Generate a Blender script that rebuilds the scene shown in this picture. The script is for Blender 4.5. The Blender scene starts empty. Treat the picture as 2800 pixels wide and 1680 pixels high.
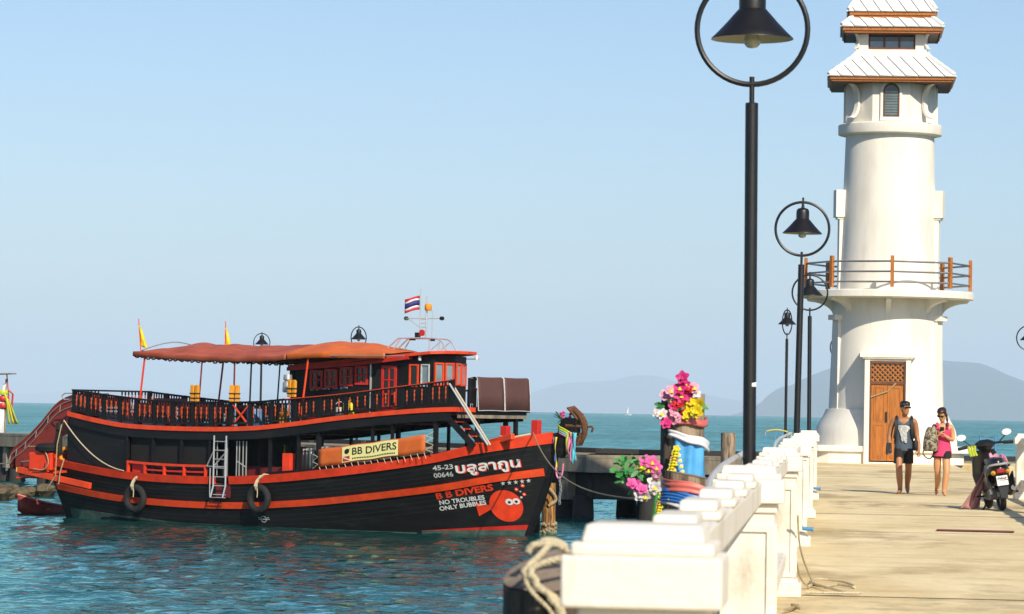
import bpy, bmesh, math, random
from math import sin, cos, pi, radians, sqrt, atan2
from mathutils import Vector, Matrix, noise as mnoise
import numpy as np

random.seed(7)
SC = bpy.context.scene
COL = SC.collection

# ------------------------------------------------------------------ camera
EYE = 1.463
cd = bpy.data.cameras.new('camera')
cam = bpy.data.objects.new('camera', cd)
COL.objects.link(cam)
cd.sensor_width = 36.0
cd.lens = 36.0 * 9170.0 / 2800.0
cd.clip_start = 0.3
cd.clip_end = 120000.0
cd.dof.use_dof = True
cd.dof.focus_distance = 95.0
cd.dof.aperture_fstop = 11.0
CAM_M = Matrix.Translation((0, 0, EYE)) @ Matrix.Rotation(radians(5.51), 4, 'Z') @ \
    Matrix.Rotation(pi / 2 + radians(1.7565), 4, 'X') @ Matrix.Rotation(radians(1.0435), 4, 'Z')
cam.matrix_world = CAM_M
SC.camera = cam

# ------------------------------------------------------------------ light
SUN_EL, SUN_SIDE = radians(34), radians(27)      # sun to the right of and behind the viewer
sun_dir = Vector((cos(SUN_EL) * sin(SUN_SIDE), -cos(SUN_EL) * cos(SUN_SIDE), sin(SUN_EL)))
world = bpy.data.worlds.new('World')
SC.world = world
world.use_nodes = True
wn = world.node_tree.nodes
wl = world.node_tree.links
sky = wn.new('ShaderNodeTexSky')
sky.sky_type = 'NISHITA'
sky.sun_disc = False
sky.sun_elevation = SUN_EL
sky.sun_rotation = atan2(sun_dir.x, sun_dir.y)
sky.altitude = 0
sky.air_density = 1.0
sky.dust_density = 0.6
sky.ozone_density = 3.0
tint = wn.new('ShaderNodeMix')
tint.data_type = 'RGBA'
tint.blend_type = 'MULTIPLY'
tint.inputs['Factor'].default_value = 1.0
tint.inputs['B'].default_value = (0.93, 0.965, 1.07, 1)
wl.new(sky.outputs['Color'], tint.inputs['A'])
wl.new(tint.outputs['Result'], wn['Background'].inputs['Color'])
wn['Background'].inputs['Strength'].default_value = 0.104
sd = bpy.data.lights.new('sun', 'SUN')
sd.energy = 5.0
sd.angle = radians(0.5)
sd.color = (1.0, 0.90, 0.73)
sun = bpy.data.objects.new('sun', sd)
COL.objects.link(sun)
sun.rotation_euler = sun_dir.to_track_quat('Z', 'Y').to_euler()
SC.view_settings.view_transform = 'Standard'
SC.view_settings.look = 'None'
SC.view_settings.gamma = 1.0
SC.view_settings.exposure = 0.10
SC.cycles.use_denoising = True
SC.cycles.max_bounces = 8
SC.cycles.volume_bounces = 3
SC.cycles.caustics_reflective = False
SC.cycles.caustics_refractive = False
SC.cycles.sample_clamp_indirect = 4.0


# ------------------------------------------------------------------ materials
def lin(r, g, b, k=1.0):
    def c(x):
        x /= 255.0
        return k * (x / 12.92 if x <= 0.04045 else ((x + 0.055) / 1.055) ** 2.4)
    return (c(r), c(g), c(b))


def mat(name, col, rough=0.6, metal=0.0, var=0.25, scale=3.0, bump=0.0, bscale=None, stretch=(1, 1, 1),
        col2=None, spec=0.5, thresh=None, coat=0.0, trans=0.0, emit=None, streak=0.0, sscale=(5, 5, 0.3), scol=(0.55, 0.50, 0.42), sth=(0.38, 0.60)):
    m = bpy.data.materials.new(name)
    m.use_nodes = True
    nt = m.node_tree
    N, L = nt.nodes, nt.links
    p = N['Principled BSDF']
    p.inputs['Roughness'].default_value = rough
    p.inputs['Metallic'].default_value = metal
    p.inputs['Specular IOR Level'].default_value = spec
    p.inputs['Coat Weight'].default_value = coat
    p.inputs['Transmission Weight'].default_value = trans
    tc = N.new('ShaderNodeTexCoord')
    mp = N.new('ShaderNodeMapping')
    mp.inputs['Scale'].default_value = stretch
    L.new(tc.outputs['Object'], mp.inputs['Vector'])
    no = N.new('ShaderNodeTexNoise')
    no.inputs['Scale'].default_value = scale
    no.inputs['Detail'].default_value = 6
    no.inputs['Roughness'].default_value = 0.62
    L.new(mp.outputs['Vector'], no.inputs['Vector'])
    rp = N.new('ShaderNodeValToRGB')
    c2 = col2 if col2 else tuple(x * (1 - var) for x in col)
    rp.color_ramp.elements[0].color = (*c2, 1)
    rp.color_ramp.elements[1].color = (*col, 1)
    lo, hi = thresh if thresh else (0.32, 0.62)
    rp.color_ramp.elements[0].position = lo
    rp.color_ramp.elements[1].position = hi
    L.new(no.outputs['Fac'], rp.inputs['Fac'])
    out = rp.outputs['Color']
    if streak:                                     # wear and run-off marks with a shape of their own
        ms = N.new('ShaderNodeMapping')
        ms.inputs['Scale'].default_value = sscale
        L.new(tc.outputs['Object'], ms.inputs['Vector'])
        ns = N.new('ShaderNodeTexNoise')
        ns.inputs['Scale'].default_value = 1.0
        ns.inputs['Detail'].default_value = 7
        ns.inputs['Roughness'].default_value = 0.7
        L.new(ms.outputs['Vector'], ns.inputs['Vector'])
        rs = N.new('ShaderNodeMapRange')
        rs.inputs['From Min'].default_value, rs.inputs['From Max'].default_value = sth
        rs.inputs['To Min'].default_value, rs.inputs['To Max'].default_value = streak, 0.0
        L.new(ns.outputs['Fac'], rs.inputs['Value'])
        mx = N.new('ShaderNodeMix')
        mx.data_type = 'RGBA'
        mx.inputs['B'].default_value = (*scol, 1)
        L.new(rs.outputs['Result'], mx.inputs['Factor'])
        L.new(out, mx.inputs['A'])
        out = mx.outputs['Result']
    L.new(out, p.inputs['Base Color'])
    if bump:
        nb = N.new('ShaderNodeTexNoise')
        nb.inputs['Scale'].default_value = bscale or scale * 4
        nb.inputs['Detail'].default_value = 5
        L.new(mp.outputs['Vector'], nb.inputs['Vector'])
        b = N.new('ShaderNodeBump')
        b.inputs['Strength'].default_value = bump
        b.inputs['Distance'].default_value = 0.02
        L.new(nb.outputs['Fac'], b.inputs['Height'])
        L.new(b.outputs['Normal'], p.inputs['Normal'])
    if emit:
        p.inputs['Emission Color'].default_value = (*emit, 1)
        p.inputs['Emission Strength'].default_value = 1
    return m


M = {}
M['plaster'] = mat('white_plaster', (0.85, 0.805, 0.71), 0.75, var=0.10, scale=1.1, bump=0.12, bscale=30,
                   stretch=(1, 1, 0.35), col2=(0.70, 0.65, 0.55), thresh=(0.25, 0.5), streak=0.35, sscale=(3.2, 3.2, 0.22), scol=(0.50, 0.46, 0.38), sth=(0.30, 0.46))
M['concrete_white'] = mat('painted_concrete', (0.82, 0.77, 0.67), 0.7, var=0.12, scale=2.2, bump=0.2, bscale=25,
                          col2=(0.68, 0.60, 0.47), thresh=(0.28, 0.5), streak=0.45, sscale=(7, 2.5, 2.0), scol=(0.36, 0.30, 0.21), sth=(0.30, 0.46))
M['tile'] = mat('white_roof_tile', (0.84, 0.83, 0.80), 0.45, var=0.15, scale=3, bump=0.1)
M['roof_under'] = mat('roof_underlay', (0.20, 0.17, 0.14), 0.9, var=0.3)
M['wood_orange'] = mat('varnished_timber', (0.50, 0.165, 0.022), 0.4, var=0.4, scale=5, stretch=(3, 3, 0.5), bump=0.15, bscale=30)
M['wood_brown'] = mat('brown_timber', (0.16, 0.055, 0.022), 0.55, var=0.4, scale=6, bump=0.1)
M['glass'] = mat('window_glass', (0.22, 0.31, 0.35), 0.08, var=0.3, scale=2, spec=0.9)
M['dark_glass'] = mat('dark_glass', (0.012, 0.014, 0.016), 0.1, var=0.3, scale=2, spec=0.8)
M['black_metal'] = mat('black_lamp_paint', (0.010, 0.009, 0.010), 0.42, var=0.3, scale=8, bump=0.05)
M['cream_enamel'] = mat('cream_enamel', (0.62, 0.60, 0.46), 0.5, var=0.1)
M['bulb'] = mat('bulb_glass', (0.72, 0.70, 0.50), 0.15, var=0.05, spec=0.8)
M['steel'] = mat('stainless_steel', (0.74, 0.74, 0.72), 0.28, metal=0.55, var=0.15)
M['dull_steel'] = mat('dull_steel', (0.50, 0.50, 0.47), 0.45, metal=0.6, var=0.2)
M['deck'] = None
M['railing_steel'] = mat('railing_steel', (0.36, 0.35, 0.33), 0.3, metal=0.7, var=0.2)
M['pier_side'] = mat('weathered_concrete', (0.36, 0.30, 0.21), 0.9, scale=1.4, bump=0.5, bscale=9, stretch=(1, 1, 0.35),
                     col2=(0.13, 0.11, 0.085), thresh=(0.34, 0.62))
M['pile_dark'] = mat('dark_concrete', (0.035, 0.032, 0.028), 0.85, scale=2, bump=0.5, bscale=10)  # one near-black concrete for piles, girders, kerbs and joints
M['black_paint'] = mat('black_boat_paint', (0.014, 0.012, 0.013), 0.5, scale=1.6, bump=0.06, bscale=5, spec=0.28,
                       col2=(0.006, 0.006, 0.006), stretch=(0.5, 1, 2.5), streak=0.30, sscale=(0.5, 1, 2.6), scol=(0.085, 0.075, 0.068), sth=(0.28, 0.44))
M['seam_black'] = mat('seam_compound', (0.030, 0.027, 0.026), 0.6, var=0.6, scale=3)
M['orange_paint'] = mat('orange_boat_paint', (0.88, 0.056, 0.012), 0.5, var=0.3, scale=2.5, bump=0.08, bscale=9, streak=0.5, sscale=(0.9, 2, 5), scol=(0.42, 0.10, 0.05), sth=(0.30, 0.44))
M['orange_light'] = mat('orange_trim_paint', (0.90, 0.076, 0.013), 0.5, var=0.3, scale=2.5, bump=0.08, bscale=9, streak=0.6, sscale=(0.9, 2, 5), scol=(0.36, 0.10, 0.05), sth=(0.30, 0.44))
M['orange_dull'] = mat('dull_orange_paint', (0.50, 0.075, 0.016), 0.55, var=0.3, scale=4)
M['red_paint'] = mat('red_paint', (0.64, 0.028, 0.018), 0.45, var=0.25, scale=3)
M['red_dark'] = mat('dark_red_paint', (0.26, 0.030, 0.018), 0.5, var=0.4, scale=3)
M['hull_green'] = mat('antifouling_green', (0.075, 0.14, 0.11), 0.8, scale=3, col2=(0.03, 0.06, 0.05), bump=0.3)
M['tarp_red'] = mat('brown_red_tarpaulin', (0.46, 0.088, 0.040), 0.65, var=0.35, scale=1.6, bump=0.3, bscale=2.5, streak=0.5, sscale=(0.5, 3, 1), scol=(0.56, 0.17, 0.09), sth=(0.35, 0.55))
M['tarp_orange'] = mat('orange_tarpaulin', (0.72, 0.15, 0.022), 0.6, var=0.25, scale=1.6, bump=0.2, bscale=2.5)
M['brown_mat'] = mat('brown_screen_mesh', (0.115, 0.052, 0.045), 0.75, var=0.15, scale=2, bump=0.1, bscale=40)
M['white_paint'] = mat('white_letter_paint', (0.78, 0.78, 0.76), 0.6, var=0.15, scale=9)
M['grey_white'] = mat('worn_letter_paint', (0.62, 0.63, 0.63), 0.6, var=0.3, scale=9)
M['yellow_sign'] = mat('yellow_vinyl', (0.95, 0.88, 0.36), 0.5, var=0.08)
M['black_ink'] = mat('black_ink', (0.012, 0.012, 0.012), 0.6, var=0.2)
M['rubber'] = mat('tyre_rubber', (0.014, 0.013, 0.013), 0.8, scale=6, bump=0.3, bscale=20)
M['rope'] = mat('cream_rope', (0.66, 0.57, 0.38), 0.9, var=0.35, scale=40, bump=0.6, bscale=60)
M['rope_old'] = mat('weathered_rope', (0.48, 0.37, 0.20), 0.9, var=0.45, scale=30, bump=0.6, bscale=60)
M['yellow_cloth'] = mat('yellow_cloth', (0.82, 0.66, 0.02), 0.7, var=0.15)
M['life_orange'] = mat('life_vest_fabric', (0.80, 0.33, 0.015), 0.7, var=0.25, scale=8)
M['blue_cloth'] = mat('blue_satin', (0.09, 0.40, 0.78), 0.42, var=0.35, scale=5)
M['deep_blue_cloth'] = mat('deep_blue_satin', (0.04, 0.20, 0.62), 0.42, var=0.35, scale=5)
M['salmon_cloth'] = mat('salmon_satin', (0.72, 0.17, 0.14), 0.45, var=0.3, scale=5)
M['white_cloth'] = mat('white_satin', (0.80, 0.79, 0.80), 0.5, var=0.1)
M['pink_cloth'] = mat('pink_satin', (0.80, 0.25, 0.42), 0.5, var=0.2)
M['cyan_cloth'] = mat('cyan_satin', (0.12, 0.56, 0.70), 0.5, var=0.2)
M['lime_cloth'] = mat('lime_satin', (0.52, 0.60, 0.04), 0.5, var=0.2)
M['flower_pink'] = mat('pink_petal', (0.78, 0.36, 0.48), 0.6, var=0.45, scale=14)
M['flower_magenta'] = mat('magenta_petal', (0.66, 0.02, 0.20), 0.6, var=0.35, scale=14)
M['flower_hot'] = mat('hot_pink_petal', (0.80, 0.09, 0.36), 0.6, var=0.35, scale=14)
M['flower_red'] = mat('red_petal', (0.66, 0.015, 0.03), 0.6, var=0.35, scale=14)
M['flower_yellow'] = mat('yellow_petal', (0.84, 0.66, 0.01), 0.6, var=0.25, scale=14)
M['flower_white'] = mat('white_petal', (0.84, 0.78, 0.76), 0.6, var=0.12, scale=14)
M['leaf'] = mat('plastic_leaf', (0.05, 0.30, 0.06), 0.5, var=0.5, scale=12)
M['old_wood'] = mat('weathered_pile_wood', (0.40, 0.30, 0.20), 0.85, scale=7, stretch=(3, 3, 0.35), bump=0.7, bscale=12,
                    col2=(0.09, 0.062, 0.042), thresh=(0.36, 0.6))
M['tar_wood'] = mat('tarred_pile_wood', (0.15, 0.105, 0.07), 0.85, scale=6, stretch=(3, 3, 0.35), bump=0.7, bscale=12,
                    col2=(0.03, 0.023, 0.018), thresh=(0.36, 0.66))
M['end_grain'] = mat('pile_end_grain', (0.30, 0.23, 0.17), 0.9, scale=9, bump=0.6, bscale=20, var=0.6)
M['rust'] = mat('rusty_iron', (0.16, 0.065, 0.025), 0.9, var=0.6, scale=9, bump=0.5)
M['rust_pile'] = mat('rust_stained_pile', (0.50, 0.24, 0.05), 0.9, scale=5, stretch=(3, 3, 0.4), bump=0.6, col2=(0.10, 0.05, 0.03), thresh=(0.4, 0.6))
M['barnacle'] = mat('barnacle_crust', (0.42, 0.37, 0.25), 0.95, var=0.7, scale=14, bump=1.0)
M['blue_paint'] = mat('blue_steel_paint', (0.06, 0.30, 0.62), 0.5, var=0.25)
M['yellow_paint'] = mat('yellow_steel_paint', (0.72, 0.55, 0.06), 0.5, var=0.25)
M['pipe_grey'] = mat('grey_white_pipe', (0.60, 0.59, 0.55), 0.4, var=0.2)
M['skin_tan'] = mat('tanned_skin', (0.43, 0.185, 0.08), 0.5, var=0.12, scale=5)
M['skin'] = mat('light_tan_skin', (0.62, 0.31, 0.14), 0.5, var=0.1, scale=5)
M['hair_black'] = mat('black_hair', (0.012, 0.010, 0.010), 0.45, var=0.3, scale=30)
M['hair_brown'] = mat('brown_hair', (0.045, 0.018, 0.013), 0.42, var=0.4, scale=30)
M['shirt_grey'] = mat('slate_cotton', (0.072, 0.105, 0.145), 0.85, var=0.3, scale=7, bump=0.2)
M['print_white'] = mat('shirt_print', (0.58, 0.58, 0.55), 0.85, scale=22, col2=(0.25, 0.26, 0.27))
M['shorts_black'] = mat('black_cotton', (0.016, 0.013, 0.013), 0.85, var=0.3, scale=8)
M['shirt_pink'] = mat('pink_cotton', (0.70, 0.055, 0.17), 0.85, var=0.22, scale=7, bump=0.15)
M['camo'] = mat('camouflage_canvas', (0.34, 0.29, 0.19), 0.85, scale=16, col2=(0.05, 0.045, 0.03), thresh=(0.45, 0.55))
M['black_nylon'] = mat('black_nylon', (0.012, 0.011, 0.011), 0.6, var=0.3)
M['scooter_black'] = mat('scooter_plastic', (0.014, 0.014, 0.015), 0.3, var=0.3, spec=0.6)
M['scooter_grey'] = mat('scooter_grey_plastic', (0.07, 0.08, 0.09), 0.35, var=0.3)
M['tail_red'] = mat('tail_lamp_red', (0.38, 0.008, 0.012), 0.15, var=0.2, spec=0.8)
M['towel_pink'] = mat('dusty_pink_towel', (0.58, 0.31, 0.31), 0.9, scale=3, stretch=(6, 6, 0.3), col2=(0.36, 0.16, 0.17), bump=0.2)
M['mirror'] = mat('mirror_glass', (0.9, 0.9, 0.9), 0.05, metal=1.0, var=0.02)
M['red_mark'] = mat('worn_red_floor_paint', (0.30, 0.075, 0.06), 0.9, var=0.5, scale=4)
M['rock'] = mat('wet_rock', (0.14, 0.105, 0.055), 0.8, var=0.7, scale=4, bump=0.6)
M['flag_red'] = mat('flag_red_cloth', (0.62, 0.03, 0.05), 0.7, var=0.1)
M['flag_blue'] = mat('flag_blue_cloth', (0.03, 0.03, 0.20), 0.7, var=0.1)
M['tank_grey'] = mat('cylinder_aluminium', (0.16, 0.165, 0.165), 0.35, metal=0.5, var=0.3)
M['tank_black'] = mat('cylinder_black', (0.02, 0.02, 0.022), 0.35, var=0.3)
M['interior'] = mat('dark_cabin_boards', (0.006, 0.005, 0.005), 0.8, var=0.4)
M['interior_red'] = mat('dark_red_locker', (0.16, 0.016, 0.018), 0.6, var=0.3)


def deck_material():
    m = bpy.data.materials.new('cream_pier_concrete')  # yellowish cream concrete, the deck's own colour
    m.use_nodes = True
    N, L = m.node_tree.nodes, m.node_tree.links
    p = N['Principled BSDF']
    p.inputs['Roughness'].default_value = 0.9
    p.inputs['Specular IOR Level'].default_value = 0.2
    g = N.new('ShaderNodeNewGeometry')

    def noise(scale, detail, st):
        mp = N.new('ShaderNodeMapping')
        mp.inputs['Scale'].default_value = st
        L.new(g.outputs['Position'], mp.inputs['Vector'])
        n = N.new('ShaderNodeTexNoise')
        n.inputs['Scale'].default_value = scale
        n.inputs['Detail'].default_value = detail
        n.inputs['Roughness'].default_value = 0.65
        L.new(mp.outputs['Vector'], n.inputs['Vector'])
        return n.outputs['Fac']

    def ramp(src, c0, c1, p0, p1):
        r = N.new('ShaderNodeValToRGB')
        r.color_ramp.elements[0].position, r.color_ramp.elements[1].position = p0, p1
        r.color_ramp.elements[0].color, r.color_ramp.elements[1].color = (*c0, 1), (*c1, 1)
        L.new(src, r.inputs['Fac'])
        return r.outputs['Color']

    def mix(a, b, f, t='MIX'):
        x = N.new('ShaderNodeMix')
        x.data_type = 'RGBA'
        x.blend_type = t
        if isinstance(f, float):
            x.inputs['Factor'].default_value = f
        else:
            L.new(f, x.inputs['Factor'])
        L.new(a, x.inputs['A'])
        L.new(b, x.inputs['B'])
        return x.outputs['Result']
    base = ramp(noise(0.55, 6, (1, 0.35, 1)), (0.70, 0.53, 0.27), (0.90, 0.745, 0.45), 0.32, 0.62)
    brush = ramp(noise(0.9, 6, (0.3, 1.7, 1)), (0.72, 0.69, 0.62), (1, 1, 1), 0.34, 0.52)
    stain = ramp(noise(0.30, 8, (1, 0.45, 1)), (0.50, 0.46, 0.40), (1, 1, 1), 0.38, 0.47)
    speck = ramp(noise(9, 3, (1, 1, 1)), (0.78, 0.76, 0.72), (1, 1, 1), 0.3, 0.42)
    c = mix(base, brush, 0.45, 'MULTIPLY')
    c = mix(c, stain, 0.7, 'MULTIPLY')
    c = mix(c, speck, 0.8, 'MULTIPLY')
    # damp, speckled strip beside the joint where the walkers are, and a scuffed track
    sp = N.new('ShaderNodeSeparateXYZ')
    L.new(g.outputs['Position'], sp.inputs[0])
    for y0, y1, amt, sc_ in ((54.6, 58.25, 0.55, (1.6, 0.9, 1)), (66.0, 71.0, 0.35, (0.8, 0.5, 1)), (24.0, 27.5, 0.30, (2.2, 1.2, 1))):
        mr = N.new('ShaderNodeMapRange')
        mr.inputs['From Min'].default_value, mr.inputs['From Max'].default_value = y0, y1
        L.new(sp.outputs['Y'], mr.inputs['Value'])
        edge_ = N.new('ShaderNodeMath')
        edge_.operation = 'COMPARE'
        edge_.inputs[1].default_value = 0.5
        edge_.inputs[2].default_value = 0.499
        L.new(mr.outputs['Result'], edge_.inputs[0])
        mm = N.new('ShaderNodeMath')
        mm.operation = 'MULTIPLY'
        nz = N.new('ShaderNodeMapRange')
        nz.inputs['From Min'].default_value, nz.inputs['From Max'].default_value = 0.46, 0.60
        nz.inputs['To Max'].default_value = amt
        L.new(noise(1.3, 8, sc_), nz.inputs['Value'])
        L.new(nz.outputs['Result'], mm.inputs[0])
        L.new(edge_.outputs[0], mm.inputs[1])
        dk = N.new('ShaderNodeRGB')
        dk.outputs[0].default_value = (0.20, 0.165, 0.11, 1)
        c = mix(c, dk.outputs[0], mm.outputs[0])
    L.new(c, p.inputs['Base Color'])
    b = N.new('ShaderNodeBump')
    b.inputs['Strength'].default_value = 0.35
    b.inputs['Distance'].default_value = 0.01
    L.new(noise(14, 5, (1, 1, 1)), b.inputs['Height'])
    L.new(b.outputs['Normal'], p.inputs['Normal'])
    return m


M['deck'] = deck_material()


def water_material():
    m = bpy.data.materials.new('sea_water')
    m.use_nodes = True
    N, L = m.node_tree.nodes, m.node_tree.links
    p = N['Principled BSDF']
    p.inputs['Roughness'].default_value = 0.9
    p.inputs['Specular IOR Level'].default_value = 0.0
    g = N.new('ShaderNodeNewGeometry')
    mp = N.new('ShaderNodeMapping')
    mp.inputs['Scale'].default_value = (0.7, 1.0, 1)
    L.new(g.outputs['Position'], mp.inputs['Vector'])
    n0 = N.new('ShaderNodeTexNoise')
    n0.inputs['Scale'].default_value = 0.02
    n0.inputs['Detail'].default_value = 4
    L.new(mp.outputs['Vector'], n0.inputs['Vector'])
    r = N.new('ShaderNodeValToRGB')
    r.color_ramp.elements[0].color = (0.055, 0.190, 0.235, 1)
    r.color_ramp.elements[1].color = (0.075, 0.240, 0.285, 1)
    r.color_ramp.elements[0].position = 0.35
    r.color_ramp.elements[1].position = 0.65
    L.new(n0.outputs['Fac'], r.inputs['Fac'])
    sx = N.new('ShaderNodeSeparateXYZ')              # dark by the pier; turquoise beyond, with wave-reflected sky mixed into the colour
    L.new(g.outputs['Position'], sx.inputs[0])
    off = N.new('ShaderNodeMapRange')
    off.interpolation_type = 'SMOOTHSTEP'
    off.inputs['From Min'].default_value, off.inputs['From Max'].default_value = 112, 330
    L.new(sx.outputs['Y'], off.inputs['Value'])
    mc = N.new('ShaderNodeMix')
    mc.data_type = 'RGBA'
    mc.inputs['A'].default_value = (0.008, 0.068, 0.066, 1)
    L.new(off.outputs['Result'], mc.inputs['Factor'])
    # light and shade of wind ripples and cat's-paws, painted into the open sea's colour
    src = r.outputs['Color']
    for st, lo, hi, sc_ in (((0.55, 0.055, 1), 0.62, 1.35, 1.0), ((0.10, 0.011, 1), 0.72, 1.25, 1.0), ((0.02, 0.003, 1), 0.85, 1.12, 1.0)):
        mq = N.new('ShaderNodeMapping')
        mq.inputs['Scale'].default_value = st
        L.new(g.outputs['Position'], mq.inputs['Vector'])
        nq = N.new('ShaderNodeTexNoise')
        nq.inputs['Scale'].default_value = sc_
        nq.inputs['Detail'].default_value = 4
        L.new(mq.outputs['Vector'], nq.inputs['Vector'])
        rq = N.new('ShaderNodeMapRange')
        rq.inputs['From Min'].default_value, rq.inputs['From Max'].default_value = 0.33, 0.67
        rq.inputs['To Min'].default_value, rq.inputs['To Max'].default_value = lo, hi
        L.new(nq.outputs['Fac'], rq.inputs['Value'])
        vm = N.new('ShaderNodeVectorMath')
        vm.operation = 'SCALE'
        L.new(src, vm.inputs[0])
        L.new(rq.outputs['Result'], vm.inputs['Scale'])
        src = vm.outputs['Vector']
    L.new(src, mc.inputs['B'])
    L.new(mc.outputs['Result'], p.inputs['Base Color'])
    prev = None
    for sc_, dist, st in ((0.55, 0.14, 0.8), (1.9, 0.07, 0.9), (6.0, 0.022, 0.9)):
        n = N.new('ShaderNodeTexNoise')
        n.inputs['Scale'].default_value = sc_
        n.inputs['Detail'].default_value = 3
        n.inputs['Roughness'].default_value = 0.55
        L.new(mp.outputs['Vector'], n.inputs['Vector'])
        b = N.new('ShaderNodeBump')
        b.inputs['Strength'].default_value = st
        b.inputs['Distance'].default_value = dist
        L.new(n.outputs['Fac'], b.inputs['Height'])
        if prev:
            L.new(prev.outputs['Normal'], b.inputs['Normal'])
        prev = b
    fr = N.new('ShaderNodeFresnel')                 # reflection, reduced for the wave slopes that hide one another
    fr.inputs['IOR'].default_value = 1.333
    L.new(prev.outputs['Normal'], fr.inputs['Normal'])
    mu = N.new('ShaderNodeMath')
    mu.operation = 'MULTIPLY'
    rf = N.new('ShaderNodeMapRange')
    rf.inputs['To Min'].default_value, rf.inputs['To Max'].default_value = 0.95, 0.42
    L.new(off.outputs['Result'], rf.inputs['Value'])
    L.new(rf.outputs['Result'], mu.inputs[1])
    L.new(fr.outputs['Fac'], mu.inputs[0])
    gl = N.new('ShaderNodeBsdfGlossy')
    gl.inputs['Roughness'].default_value = 0.04
    gl.inputs['Color'].default_value = (0.62, 0.96, 0.88, 1)
    L.new(prev.outputs['Normal'], gl.inputs['Normal'])
    ms = N.new('ShaderNodeMixShader')
    L.new(mu.outputs[0], ms.inputs['Fac'])
    L.new(p.outputs['BSDF'], ms.inputs[1])
    L.new(gl.outputs['BSDF'], ms.inputs[2])
    L.new(ms.outputs[0], N['Material Output'].inputs['Surface'])
    return m


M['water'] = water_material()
M['forest'] = mat('forest_cover', (0.045, 0.075, 0.03), 0.95, var=0.55, scale=0.02, bump=0.0)


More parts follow.
